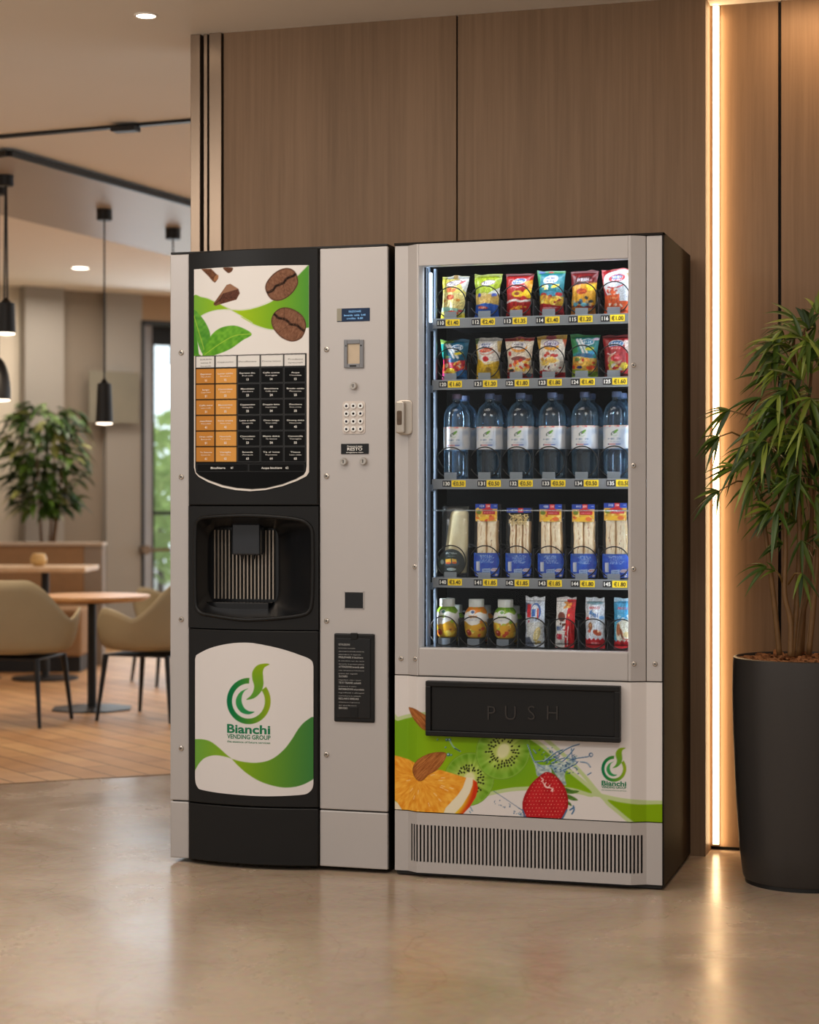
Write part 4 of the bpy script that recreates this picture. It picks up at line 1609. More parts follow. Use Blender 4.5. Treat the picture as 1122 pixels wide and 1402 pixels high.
def art_logo(A):
    A.put(np.ones(A.X.size), (226, 221, 218))
    A.poly([z3(*p) for p in spline([(59, 862), (130, 862), (200, 880), (270, 930), (330, 985), (378, 1024)], 8, False)] + [z3(*p) for p in spline([(378, 1024), (330, 1008), (240, 995), (160, 1015), (110, 1060), (75, 1120), (57, 1165)], 8, False)] + [z3(40, 1165), z3(40, 862)], A.mixc((A.X - 265) / 50, (110, 166, 66), (136, 174, 36)))
    A.poly([z3(*p) for p in spline([(378, 1024), (450, 1045), (560, 1058), (660, 1046), (740, 1010), (820, 940), (880, 860), (930, 780), (980, 722), (1042, 678)], 8, False)] + [z3(1060, 678), z3(1060, 1190)] + [z3(*p) for p in spline([(1042, 1203), (980, 1235), (900, 1258), (800, 1262), (700, 1242), (600, 1205), (500, 1142), (430, 1080), (378, 1024)], 8, False)], A.mixc((A.X - 318) / 108, (142, 176, 28), (66, 128, 62)))
    logo(A, z3)


ml = MB()
ys2 = bulo(0.0031)
for s, xa_, xb_, yb_, hh, bd_ in (('Bianchi', 341, 700, 812, 0.0245, 0.028), ('VENDING GROUP', 341, 702, 860, 0.0125, 0.02), ('the essence of future services', 341, 699, 893, 0.0058, 0.01)):
    pxa, pyb = z3((xa_ + xb_) / 2, yb_)
    X, Z = FY(pxa, pyb, -0.04)
    wdt = FX(z3(xb_, 0)[0], -0.04) - FX(z3(xa_, 0)[0], -0.04)
    lettering(ml, s, X, Z, hh, ys2, bold=bd_, width=wdt)
lp = print_sheet(lx0, lx1, lambda x: np.interp(x, ltx, ltz), lambda x: np.interp(x, lbx, lbz), bulo(0.0025), 240, 300, art_logo, 'logo_panel', lower, extra=[ml], inks=[M['ink_green']])

# --- controls on the silver panel
def pbox(mbx, px0, py0, px1, py1, y0, y1, mi=0):
    X0_, Z1_ = FY(px0, py0, y0)
    X1_, Z0_ = FY(px1, py1, y0)
    return mbx.box(X0_, X1_, y0, y1, Z0_, Z1_, mi)


mb = MB()
pbox(mb, 461.5, 422.5, 506.5, 439.5, -0.0015, 0.006)
lcd = mb.build('display', mat('dark blue display glass', C(24, 46, 78), 0.12, var=0.35, scale=60), coffee, bevel=0.001)
mb = MB()
for yy, s, w_ in ((427.5, 'SELEZIONARE', 0.038), (432.5, 'bevanda  calda  0.40', 0.066), (437, 'credito  0.00', 0.05)):
    X, Z = FY(486, yy, -0.002)
    lettering(mb, s, X, Z, 0.0052, lambda x, z: -0.0019, width=w_, bold=0.01)
mb.build('display_digits', mat('pale blue lit digits', C(120, 180, 230), 0.4, emit=(0.25, 0.5, 0.9, 1), estr=0.35), lcd)
mb = MB()
pbox(mb, 461.5, 422.5, 468, 439.5, -0.0021, -0.0016)
mb.build('display_edge', mat('pale bezel edge', C(150, 145, 128), 0.4), lcd)

# coin slot
mb = MB()
pbox(mb, 471, 465, 475.5, 503.5, -0.006, 0.004)
pbox(mb, 492.5, 465, 497.5, 503.5, -0.006, 0.004)
pbox(mb, 475.4, 465, 492.6, 470.5, -0.006, 0.004)
pbox(mb, 475.4, 498, 492.6, 503.5, -0.006, 0.004)
cs = mb.build('coin_slot', mat('grey slot frame', C(128, 128, 130), 0.35, metal=0.5), coffee, bevel=0.001)
mb = MB()
pbox(mb, 475.4, 470, 492.6, 498.5, -0.001, 0.003)
mb.build('slot_plate', mat('brushed slot plate', C(190, 170, 145), 0.35, metal=0.6, var=0.25, scale=15), cs)
mb = MB()
for q_ in ((479, 500, 488, 502), (473, 472.5, 474.6, 474.5), (493.6, 472.0, 495.4, 474)):
    pbox(MB(), *q_, -0.0066, -0.0059).build('slot_mark', M['ink_black'], cs)
knob(coffee, 485, 528.5, 0.0, 0.011, 'key_lock')

# keypad
X0_, Z1_ = FY(469.5, 549.5)
X1_, Z0_ = FY(500.5, 594)
kx, kz, khx, khz = (X0_ + X1_) / 2, (Z0_ + Z1_) / 2, (X1_ - X0_) / 2, (Z1_ - Z0_) / 2
pts = []
for cxs, czs, a0 in ((1, 1, 0), (-1, 1, 90), (-1, -1, 180), (1, -1, 270)):
    for q in range(7):
        a = math.radians(a0 + 15 * q)
        pts.append((kx + cxs * (khx - 0.009) + 0.009 * math.cos(a), kz + czs * (khz - 0.009) + 0.009 * math.sin(a)))
mb = MB()
mb.prism(pts[::-1], -0.002, 0.004)
kp_ = mb.build('keypad', mat('pale keypad plate', C(206, 196, 188), 0.4), coffee)
kc = [['#2f5f9a', 0], ]
legend = ['1', '2', '3', '4', '5', '6', '7', '8', '9', 'C', '0', 'E']
lcol = {0: 'b', 2: 'r', 6: 'b', 9: 'b', 11: 'b', 5: 'b'}
M['ink_blue'] = mat('blue ink', C(30, 90, 160), 0.5)
M['ink_red'] = mat('red ink', C(180, 40, 34), 0.5)
M['orange_ring'] = mat('copper key rim', C(190, 150, 120), 0.4)
for r in range(4):
    for c in range(3):
        i = r * 3 + c
        X = kx + (c - 1) * khx * 0.62
        Z = kz + (1.5 - r) * khz * 0.47
        m = MB()
        m.lathe((0, 0, 0), [(0.0088, 0.0), (0.0088, 0.003), (0.0078, 0.0046), (0.0, 0.0048)], 24)
        m.v = [(X + a, -0.002 - t, Z + b) for a, b, t in m.v]
        nk = len(m.v)
        m.lathe((0, 0, 0), [(0.0, 0.0), (0.0034, 0.0)], 14, 1)
        m.v[nk:] = [(X + a, -0.0071, Z + b) for a, b, t in m.v[nk:]]
        m.f[-1] = m.f[-1]
        o = m.build('key', [M['key_white'], M['ink_blue'] if i in lcol and lcol[i] == 'b' else (M['ink_red'] if i == 2 else M['ink_black'])], kp_, smooth=35)
        if i == 2:
            o['label'] = 'red marked key'

# black notice and the two small knobs under it
mb = MB()
pbox(mb, 467, 607.5, 504.8, 621.5, -0.003, 0.003)
nt_ = mb.build('notice_plate', M['gloss_black'], coffee, bevel=0.0015)
mb = MB()
for yy, s, hh, w_ in ((612, 'Premere il tasto', 0.0045, 0.046), (616.8, 'RESTO', 0.0085, 0.046), (620, 'erogazione resto', 0.0035, 0.052)):
    X, Z = FY(486, yy, -0.0032)
    lettering(mb, s, X, Z, hh, lambda x, z: -0.0034, width=w_, bold=0.015)
mb.build('notice_lettering', M['ink_white'], nt_)
knob(coffee, 471.5, 632, 0.0, 0.0112)
knob(coffee, 498.3, 631.5, 0.0, 0.0112)

# black reader window
mb = MB()
pbox(mb, 472.3, 811, 497.6, 833, -0.0015, 0.006)
sw = mb.build('reader_window', M['gloss_black'], coffee, bevel=0.001)
mb = MB()
pbox(mb, 471.4, 810, 472.4, 834, -0.0025, 0.003)
pbox(mb, 497.5, 810, 498.5, 834, -0.0025, 0.003)
pbox(mb, 471.4, 810, 498.5, 811, -0.0025, 0.003)
pbox(mb, 471.4, 833, 498.5, 834, -0.0025, 0.003)
mb.build('reader_trim', M['silver'], sw)

# coin return with instructions
mb = MB()
pbox(mb, 457.3, 867, 512.7, 990, -0.007, 0.002)
cr = mb.build('instruction_panel', M['fascia'], coffee, bevel=0.004)
mb = MB()
pbox(mb, 460.5, 873.5, 507, 984, -0.0095, -0.0068)
cd_ = mb.build('coin_return_flap', M['gloss_black'], cr, bevel=0.0025)
mb = MB()
pbox(mb, 480, 866.5, 489.5, 876, -0.0115, -0.0066)
mb.build('flap_catch', M['fascia'], cd_, bevel=0.002)
mb = MB()
pbox(mb, 479, 968, 490, 983, -0.0115, -0.0094)
mb.build('finger_pull', M['fascia'], cd_, bevel=0.002)
mb = MB()
ins = ['ISTRUZIONI', 'Inserire monete', 'selezionare la bevanda desiderata', 'attendere il segnale', 'PRELEVARE il bicchiere', 'la macchina non da resto', 'durante la preparazione', 'ATTENZIONE bevanda calda', 'non rimuovere il bicchiere', 'prima del segnale', 'ZUCCHERO', 'regolare con i tasti', 'TE E TISANE solubili', 'premere il tasto', 'INFORMAZIONI sul prodotto', 'ingredienti e allergeni', 'consultare la scheda', 'RECLAMI E RIMBORSI', 'chiamare il gestore', 'del distributore', 'SERVIZIO']
yy = 883.5
for i, s in enumerate(ins):
    X, Z = FY(464, yy, -0.0098)
    hh = 0.0052 if s.split()[0].isupper() else 0.0030
    lettering(mb, s, X, Z, hh, lambda x, z: -0.0099, align='l', width=min(0.078, 0.0034 * len(s)), bold=0.015 if hh > 0.004 else 0.0)
    yy += 4.35
mb.build('instruction_lettering', mat('dim white ink', C(170, 168, 164), 0.5), cd_)

# ------------------------------------------------------------------ snack machine
sx0, sx1 = FX(541), FX(907.2)
Z_T, Z_D, Z_L, Z_G0 = 1.8216, 0.5812, 0.189, 0.0150
snack = thing('snack_machine', 'snack vending machine with silver glass-fronted door and fruit print, right of the coffee machine', 'vending machine', ((sx0 + sx1) / 2, 0.0, 0.0))
YC = -0.02
pf = [(sx0, 0.0), (FX(559, 0), 0.0), (FX(571, YC), YC), (FX(864.2, YC), YC), (FX(885.5, 0), 0.0), (sx1, 0.0)]
pfx, pfy = np.array([p[0] for p in pf]), np.array([p[1] for p in pf])


def prof_y(x, z=0.0):
    return float(np.interp(x, pfx, pfy))


# door leaf
wx0, wz1 = FY(573.5, 364, YC)
wx1, wz0 = FY(861.5, 893, YC)
wz0 = 0.6615
mb = MB()
mb.zprism([(pf[0][0], 0.02), (pf[0][0], 0.0), pf[1], pf[2], (wx0, YC), (wx0 + 0.006, 0.0), (wx0 + 0.006, 0.02)], Z_D, Z_T)
mb.build('door_stile', M['silver'], snack, bevel=0.0015)
mb = MB()
mb.zprism([(wx1 - 0.002, 0.02), (wx1 - 0.002, YC), pf[3], (pf[4][0] - 0.0012, -0.0006), (pf[4][0] - 0.0012, 0.02)], Z_D, Z_T)
mb.build('door_stile', M['silver'], snack, bevel=0.0015)
MB().box(pf[4][0] + 0.0005, sx1, 0.0, 0.02, Z_D, Z_T).build('hinge_strip', M['silver'], snack, bevel=0.0015)
MB().box(wx0, wx1 - 0.002, YC, 0.02, wz1, Z_T).build('door_top_rail', M['silver'], snack, bevel=0.0015)
MB().box(wx0, wx1 - 0.002, YC, 0.02, Z_D, wz0).build('door_bottom_rail', M['silver'], snack, bevel=0.003)
mb = MB()
mb.box(wx0 + 0.004, wx1 - 0.0022, 0.005, 0.009, wz0 - 0.001, wz1 - 0.003)
mb.build('glass_pane', mat_clear('clear vending glass', (0.98, 0.99, 0.99, 1), gloss=0.004, rough=0.02, fres=0.12), snack)
for px, py, y in ((549.5, 901.5, 0.0), (569, 902, YC), (568.5, 776, YC), (868, 500, YC * 0.8), (868, 637.5, YC * 0.8), (868, 779, YC * 0.8), (868.5, 909, YC * 0.8), (897.5, 909, 0.0)):
    X, Z = FY(px, py, y)
    screw(snack, px, py, prof_y(X) , 0.0075)

# handle
hx, hz = FY(553.5, 571.5, -0.01)
m = MB()
def rrect(cx_, cz_, hx_, hz_, r):
    out = []
    for sx_, sz_, a0 in ((1, 1, 0), (-1, 1, 90), (-1, -1, 180), (1, -1, 270)):
        for q in range(6):
            a = math.radians(a0 + 18 * q)
            out.append((cx_ + sx_ * (hx_ - r) + r * math.cos(a), cz_ + sz_ * (hz_ - r) + r * math.sin(a)))
    return out[::-1]


M['handle'] = mat('satin nickel handle', C(186, 176, 164), 0.3, metal=0.6)
m.prism(rrect(hx + 0.002, hz, 0.0235, 0.05, 0.012), -0.014, 0.0)
hd = m.build('door_handle', M['handle'], snack, bevel=0.003)
m = MB()
m.prism(rrect(hx - 0.008, hz, 0.0125, 0.046, 0.006), -0.030, -0.013)
m.build('paddle', M['handle'], hd, bevel=0.004)
m = MB()
m.prism(rrect(hx - 0.008, hz - 0.002, 0.0075, 0.0205, 0.004), -0.0308, -0.0295)
m.build('lock_window', mat('bronze lock insert', C(84, 66, 50), 0.3, var=0.5, scale=90), hd)

# cabinet
mb = MB()
YBK = 0.515
xi0, xi1 = sx0 + 0.028, -0.030
mb.box(sx0 - 0.001, xi0, 0.0215, YBK, 0.012, 1.829)
mb.box(xi1, -0.0002, 0.0215, YBK, 0.012, 1.829)
mb.box(-0.0036, -0.0002, -0.004, 0.0215, 0.012, 1.829)
mb.box(sx0 - 0.001, -0.0002, -0.004, 0.0215, 1.8226, 1.829)
mb.box(xi0, xi1, 0.0215, YBK, 1.795, 1.829)
mb.box(xi0, xi1, 0.46, YBK, 0.012, 1.795)
mb.box(xi0, xi1, 0.0215, 0.46, 0.012, 0.632)
mb.build('cabinet', mat('dark brown cabinet enamel', C(26, 20, 15), 0.6, spec=0.2, var=0.05), snack)
for fx in (sx0 + 0.06, -0.06):
    for fy in (0.05, 0.46):
        MB().cyl((fx, fy, 0.0), 0.024, 0.02, 0.012, 16).build('foot', M['cab_black'], snack)
MB().box(sx0 + 0.004, sx1 - 0.002, 0.006, 0.02, 0.004, 0.0148).build('floor_skirt', M['cab_black'], snack)
M['liner'] = mat('black cabinet liner', C(6, 6, 6), 0.7, spec=0.1, var=0.1)
mb = MB()
mb.box(xi0, xi0 + 0.003, 0.03, 0.455, 0.634, 1.792)
mb.box(xi1 - 0.003, xi1, 0.03, 0.455, 0.634, 1.792)
mb.box(xi0 + 0.004, xi1 - 0.004, 0.452, 0.458, 0.634, 1.792)
mb.box(xi0 + 0.004, xi1 - 0.004, 0.03, 0.452, 1.786, 1.793)
mb.box(xi0 + 0.004, xi1 - 0.004, 0.03, 0.452, 0.633, 0.637)
mb.build('liner', M['liner'], snack)

# printed fruit panel
def z5(a, b):
    return 535 + a / 5.905, 920 + b / 5.905


def z6(a, b):
    return 715 + a / 5.61, 920 + b / 5.61


def art_fruit(A):
    X, Y = A.X, A.Y
    A.put(np.ones(X.size), (222, 216, 212))
    sw_ = spline([(530, 990), (545, 987), (560, 983), (584, 980), (640, 984), (700, 1000), (730, 1015), (752, 1032), (775, 1054), (811, 1085), (785, 1079), (755, 1076), (720, 1077), (690, 1080), (640, 1092), (600, 1108), (560, 1120), (530, 1122)], 6)
    pale = (188, 204, 146)
    A.poly(sw_, pale, grow=5.2)
    lobe = spline([(832.5, 1095.5), (850, 1098.5), (875, 1101.5), (925, 1104), (925, 1134), (885, 1131), (868, 1125), (850, 1111)], 6)
    A.poly(lobe, pale, grow=5.0)
    A.line([(745, 1010), (775, 1036), (800, 1062), (822, 1088), (850, 1114), (872, 1133)], 5.2, pale)
    A.line([(770, 1081), (800, 1086), (822, 1089), (850, 1095), (880, 1098), (925, 1100)], 5.2, pale)
    grn = A.mixc((X - 541) / 366, (126, 172, 34), (132, 170, 10))
    A.put(A.cover(A.sd(sw_)), A.mixc(vnoise(X * 0.02, Y * 0.02, 2) , (106, 158, 30), (140, 180, 16)))
    A.put(A.cover(A.sd(lobe)), grn)

    def kiwi(cx_, cy_, rx_, ry_, rot, seed):
        c, s = math.cos(rot), math.sin(rot)
        dx_, dy_ = X - cx_, Y - cy_
        u, v = (dx_ * c + dy_ * s) / rx_, (-dx_ * s + dy_ * c) / ry_
        r = np.sqrt(u * u + v * v)
        th_ = np.arctan2(v, u)
        a = A.cover((r - 1) * min(rx_, ry_))
        st = vnoise(th_ * 9 + 40, r * 2.2, seed)
        fl_ = A.mixc(np.clip((r - 0.35) / 0.5, 0, 1), (186, 204, 98), (118, 166, 46))
        fl_ = fl_ + ((st - 0.5) * 40 * np.clip((r - 0.25) * 4, 0, 1))[:, None]
        A.put(a, fl_)
        A.put(a * np.clip((r - 0.93) / 0.05, 0, 1), (142, 184, 66))
        A.put(a * np.clip((r - 0.975) / 0.02, 0, 1), (96, 130, 40))
        rr_ = np.sqrt((u * 1.25) ** 2 + v * v)
        A.put(a * np.clip((0.34 - rr_) / 0.12, 0, 1), (222, 222, 168))
        k = np.floor((th_ + PI) / (2 * PI) * 30)
        ring = 0.42 + 0.09 * hsh(k, k * 0 + seed, seed) + 0.05 * np.sin(k * 2.4)
        tc = (k + 0.5) / 30 * 2 * PI - PI
        for dr in (0.0, 0.11, -0.09):
            dd = np.hypot((th_ - tc) * r * rx_, (r - ring - dr) * ry_ * 0.7)
            A.put(a * np.clip((1.5 - dd) / 0.7, 0, 1) * (hsh(k, k * 0 + int(dr * 100), seed + 3) > 0.3), (30, 34, 14))

    kiwi(642.5, 1067, 34, 37, 0.4, 4)
    kiwi(689.5, 1028, 36.5, 40, 0.5, 9)

    # water drops and splash
    navy = (46, 84, 128)
    rw = random.Random(5)
    for a_, b_, r_ in ((380, 547, 1.2), (446, 610, 1.2), (468, 668, 2.4), (492, 672, 1.4), (455, 548, 2.0), (478, 548, 2.2)):
        A.ell(*z5(a_, b_), r_, r_, (60, 110, 120))
        A.ell(z5(a_, b_)[0] - 0.4, z5(a_, b_)[1] - 0.4, r_ * 0.45, r_ * 0.45, (200, 225, 225))
    A.line([z5(480, 555), z5(505, 600), z5(540, 628), z5(565, 642)], 1.6, (150, 190, 180))
    A.line([z5(520, 618), z5(562, 640)], 1.2, (30, 60, 90))
    A.line([z5(835, 963), z5(950, 1040), z5(1060, 1115)], 0.6, navy, False)
    for i in range(26):
        t = rw.random()
        x_, y_ = 676 + 44 * t + rw.uniform(-3, 3), 1094 + 22 * t + rw.uniform(-4, 5)
        A.ell(x_, y_, rw.uniform(0.3, 1.2), rw.uniform(0.3, 0.8), navy, 0.6)
    for a_, b_ in ((1035, 1150), (1050, 1160), (1070, 1165), (645, 1100), (655, 1120), (640, 1135)):
        A.line([z5(a_, b_ - 8), z5(a_ + 8, b_ + 4)], 1.2, (90, 140, 170), False)
    # splash crown over the strawberry
    A.poly([z6(*p) for p in [(60, 620), (110, 700), (190, 715), (260, 700), (330, 690), (420, 640), (400, 700), (340, 760), (330, 810), (340, 870), (300, 850), (250, 780), (180, 785), (120, 800), (100, 720)]], A.mixc(vnoise(X * 0.35, Y * 0.35, 6), (120, 146, 150), (208, 220, 212)), True)
    for pts_ in ([(45, 560), (75, 640), (100, 690), (170, 740)], [(100, 690), (190, 680), (260, 650), (330, 600), (390, 570), (440, 555)], [(170, 690), (260, 620), (310, 600)], [(230, 700), (330, 660), (420, 690), (390, 720), (300, 760)], [(380, 590), (390, 660), (440, 660), (510, 650)], [(260, 640), (300, 690), (360, 640), (400, 590)], [(450, 690), (500, 700), (525, 730)], [(90, 600), (110, 625)], [(505, 790), (530, 775)]):
        A.line([z6(*p) for p in pts_], 1.5, navy)
        A.line([(z6(*p)[0] - 0.5, z6(*p)[1] - 0.6) for p in pts_], 0.7, (196, 214, 224))
    A.ell(*z6(530, 637), 2.8, 3.0, navy)
    A.ell(*z6(532, 637), 1.7, 1.9, (214, 214, 214))
    for i in range(110):
        s_ = rw.random()
        ang_ = rw.uniform(-0.2, 1.9)
        rr_ = rw.uniform(8, 46)
        x_, y_ = z6(200, 760)
        x_, y_ = x_ + rr_ * math.cos(ang_), y_ - rr_ * math.sin(ang_) * 0.75
        if 1018 < y_:
            A.ell(x_, y_, rw.uniform(0.5, 1.9), rw.uniform(0.3, 0.9), (44, 76, 120) if rw.random() < 0.65 else (150, 180, 205), rw.uniform(-1, 1))
    # orange slice
    flesh = [z5(*p) for p in [(20, 670), (80, 685), (150, 708), (215, 745), (300, 800), (400, 790), (500, 820), (612, 856), (585, 935), (540, 1000), (490, 1052), (445, 1100), (430, 1140), (300, 1165), (110, 1140), (60, 1060), (20, 1020)]]
    A.poly([z5(*p) for p in [(612, 852), (660, 855), (695, 885), (705, 940), (690, 1010), (640, 1090), (570, 1165), (400, 1165), (430, 1110), (500, 1030), (560, 950)]], (236, 226, 196))
    A.poly([z5(*p) for p in [(668, 868), (698, 890), (708, 945), (690, 1012), (640, 1092), (565, 1170), (495, 1170), (580, 1080), (640, 980), (662, 920)]], A.mixc((np.hypot(X - 574, Y - 1067) - 69) / 8, (234, 194, 44), (204, 56, 22)))
    A.poly([z5(*p) for p in [(20, 1030), (60, 1060), (110, 1140), (20, 1140)]], (232, 218, 190))
    ox_, oy_ = z5(235, 860)
    th_ = np.arctan2(Y - oy_, X - ox_)
    rr_ = np.hypot(X - ox_, Y - oy_)
    n_ = vnoise(th_ * 13 + 60, rr_ * 0.13, 12) * 0.65 + vnoise(th_ * 34 + 60, rr_ * 0.3, 13) * 0.35
    oc = A.mixc(0.1 + 1.0 * n_, (222, 128, 22), (250, 190, 76))
    A.poly(flesh, oc)
    A.poly(flesh, (250, 216, 140), grow=-99)
    for i in range(16):
        a_ = rw.uniform(-0.6, 3.2)
        q = rw.uniform(12, 46)
        A.line([(ox_ + q * math.cos(a_), oy_ + q * math.sin(a_)), (ox_ + (q + 5) * math.cos(a_), oy_ + (q + 5) * math.sin(a_))], 0.8, (255, 226, 168), False)

    def almond(pts_, ax0, ax1, seed):
        P_ = spline([z5(*p) for p in pts_])
        sd_ = A.sd(P_)
        (a0_, b0_), (a1_, b1_) = z5(*ax0), z5(*ax1)
        L_ = math.hypot(a1_ - a0_, b1_ - b0_)
        s_ = ((X - a0_) * (a1_ - a0_) + (Y - b0_) * (b1_ - b0_)) / L_
        t_ = (-(X - a0_) * (b1_ - b0_) + (Y - b0_) * (a1_ - a0_)) / L_
        n2_ = vnoise(s_ * 0.09, t_ * 0.9 + 50, seed) * 0.7 + vnoise(s_ * 0.4, t_ * 2.2 + 50, seed + 1) * 0.3
        a_ = A.cover(sd_)
        A.put(a_, A.mixc(n2_ * 1.2 - 0.1, (124, 66, 28), (204, 132, 72)))
        A.put(a_ * np.clip(1 - np.abs(sd_) / 1.3, 0, 1) * 0.55, (104, 52, 20))

    almond([(178, 800), (190, 750), (225, 705), (300, 665), (380, 648), (447, 655), (442, 705), (385, 785), (310, 832), (262, 876), (225, 880), (195, 850)], (230, 870), (440, 660), 31)
    almond([(148, 292), (165, 288), (200, 300), (250, 330), (300, 365), (310, 420), (300, 470), (262, 465), (225, 430), (180, 370)], (150, 290), (300, 470), 37)
    # strawberry
    for pts_ in ([(330, 890), (380, 905), (440, 915), (400, 935), (340, 930)], [(345, 940), (390, 955), (430, 985), (380, 985), (345, 965)], [(225, 735), (260, 790), (300, 850), (330, 880), (300, 880), (245, 820)], [(340, 980), (375, 1010), (380, 1030), (345, 1010)]):
        A.poly([z6(*p) for p in pts_], A.mixc(vnoise(X * 0.5, Y * 0.5, 3), (58, 98, 34), (106, 146, 62)), True)
    sp_ = spline([z6(*p) for p in [(165, 778), (205, 770), (250, 790), (300, 840), (335, 900), (355, 980), (350, 1050), (320, 1100), (290, 1135), (160, 1145), (35, 1125), (5, 1060), (10, 980), (45, 900), (90, 840)]])
    sd_ = A.sd(sp_)
    a_ = A.cover(sd_)
    A.put(a_, A.mixc(0.5 + 0.6 * (vnoise(X * 0.1, Y * 0.1, 4) - 0.5), (166, 24, 30), (206, 42, 48)))
    A.put(a_ * np.clip(1 + sd_ / 5, 0, 1) * 0.5, (130, 14, 20))
    gx = (X - 746) / 4.7
    gy = (Y - 1085) / 4.7
    gx = gx + 0.5 * (np.floor(gy) % 2)
    cxs_, cys_ = np.floor(gx) + 0.5, np.floor(gy) + 0.5
    dd = np.hypot((gx - cxs_ - 0.25 * (hsh(cxs_, cys_, 3) - 0.5)) * 4.7 * 1.3, (gy - cys_) * 4.7)
    A.put(a_ * np.clip((1.0 - dd) / 0.6, 0, 1) * (sd_ < -1.5), (236, 150, 130))
    for pts_ in ([(150, 815), (165, 830), (150, 840)], [(185, 850), (175, 875), (200, 890), (215, 870)], [(160, 845), (185, 880), (230, 895), (225, 915)], [(240, 895), (235, 920)]):
        A.line([z6(*p) for p in pts_], 1.3, (246, 214, 206))
    for pts_ in ([(5, 1060), (15, 1085), (30, 1120)], [(395, 1030), (400, 1060), (385, 1090)], [(370, 1060), (400, 1040)], [(345, 1060), (320, 1110), (305, 1130)]):
        A.line([z6(*p) for p in pts_], 2.0, (70, 110, 150))
    # maker's sign
    ax_s, ay_s = z6(612, 0)[0], z6(0, 583)[1]
    k_ = (z6(802, 0)[0] - ax_s) / 362.0
    logo(A, lambda a, b: (ax_s + (a - 340) * k_, ay_s + (b - 236) * k_ * 0.99))


nu, nv = 440, 230
ml = MB()
for s, pyb, hh, bd_ in (('Bianchi', z6(0, 874)[1], 0.0128, 0.03), ('VENDING GROUP', z6(0, 895)[1], 0.0062, 0.02), ('the essence of future services', z6(0, 914)[1], 0.0036, 0.0)):
    X, Z = FY(z6(707, 0)[0], pyb, YC)
    lettering(ml, s, X, Z, hh, lambda x, z: YC - 0.0005, bold=bd_, width=FX(z6(802, 0)[0], YC) - FX(z6(612, 0)[0], YC))
fr = print_sheet(sx0, sx1, lambda x: np.full(np.shape(x), Z_D - 0.003), lambda x: np.full(np.shape(x), Z_L + 0.0015), prof_y, nu, nv, art_fruit, 'fruit_print_panel', snack, thick=0.014, extra=[ml], inks=[M['ink_green']])

# push flap
fx0, fz1 = FY(584.5, 931.5, -0.03)
fx1, fz0 = FY(850.5, 1016.5, -0.03)
mb = MB()
b_ = 0.016
mb.box(fx0, fx1, -0.045, YC - 0.0006, fz1 - b_, fz1)
mb.box(fx0, fx1, -0.045, YC - 0.0006, fz0, fz0 + b_)
mb.box(fx0, fx0 + b_, -0.045, YC - 0.0006, fz0 + b_ * 0.9, fz1 - b_ * 0.9)
mb.box(fx1 - b_, fx1, -0.045, YC - 0.0006, fz0 + b_ * 0.9, fz1 - b_ * 0.9)
fp = mb.build('delivery_flap', M['fascia'], snack, bevel=0.003)
mb = MB().box(fx0 + b_ + 0.001, fx1 - b_ - 0.001, -0.037, YC - 0.0006, fz0 + b_ + 0.001, fz1 - b_ - 0.001)
for ch_, px in (('P', 673.5), ('U', 699.5), ('S', 728.2), ('H', 757)):
    X, Z = FY(px, 985.5, -0.037)
    vs, fs = glyphs(ch_, -0.012)
    x0 = min(v[0] for v in vs)
    x1 = max(v[0] for v in vs)
    k = 0.040 / 0.69
    o = len(vs)
    top = [(X + (a - (x0 + x1) / 2) * k * 0.95, -0.0400, Z + b * k) for a, b in vs]
    mb.add(top, fs, 1)
    # side walls of the raised letter
    cnt = {}
    for f in fs:
        for i in range(len(f)):
            e = (f[i], f[(i + 1) % len(f)])
            cnt[tuple(sorted(e))] = cnt.get(tuple(sorted(e)), 0) + 1
    bnd = [e for e, n in cnt.items() if n == 1]
    wv, wf = [], []
    for a, b in bnd:
        q = len(wv)
        wv += [top[a], top[b], (top[b][0] - 0.0, -0.0368, top[b][2]), (top[a][0], -0.0368, top[a][2])]
        wf.append((q, q + 1, q + 2, q + 3))
    mb.add(wv, wf, 1)
mb.build('push_plate', [M['fascia'], mat('raised black lettering', C(50, 46, 43), 0.3)], fp)

# louvred kick panel
def arclen():
    s = [0.0]
    for i in range(1, len(pf)):
        s.append(s[-1] + math.hypot(pf[i][0] - pf[i - 1][0], pf[i][1] - pf[i - 1][1]))
    return s


S_ = arclen()


def at_s(s):
    return float(np.interp(s, S_, pfx)), float(np.interp(s, S_, pfy))


def s_of_x(x):
    return float(np.interp(x, pfx, S_))


mb = MB()


def strip(s0, s1, za, zb):
    br_ = [s0] + [s for s in S_ if s0 + 1e-6 < s < s1 - 1e-6] + [s1]
    pts_ = [at_s(s) for s in br_]
    poly_ = pts_ + [(x, y + 0.005) for x, y in reversed(pts_)]
    mb.zprism(poly_, za, zb)


gz1, gz0 = FY(700, 1135.5, YC)[1], FY(700, 1187, YC)[1]
strip(0, S_[-1], gz1, Z_L - 0.0015)
strip(0, S_[-1], Z_G0, gz0)
sa, sb = s_of_x(FX(563.2, -0.008)), s_of_x(FX(880.5, -0.006))
NS = 63
pit = (sb - sa) / (NS - 0.45)
cur = 0.0
for i in range(NS):
    s0 = sa + i * pit
    strip(cur, s0, gz0, gz1)
    cur = s0 + pit * 0.5
strip(cur, S_[-1], gz0, gz1)
mb.build('vent_panel', M['silver'], snack)
MB().box(sx0 + 0.01, sx1 - 0.01, 0.0075, 0.012, Z_G0, Z_L).build('vent_backing', mat('matt black backing', C(8, 8, 8), 0.9), snack)
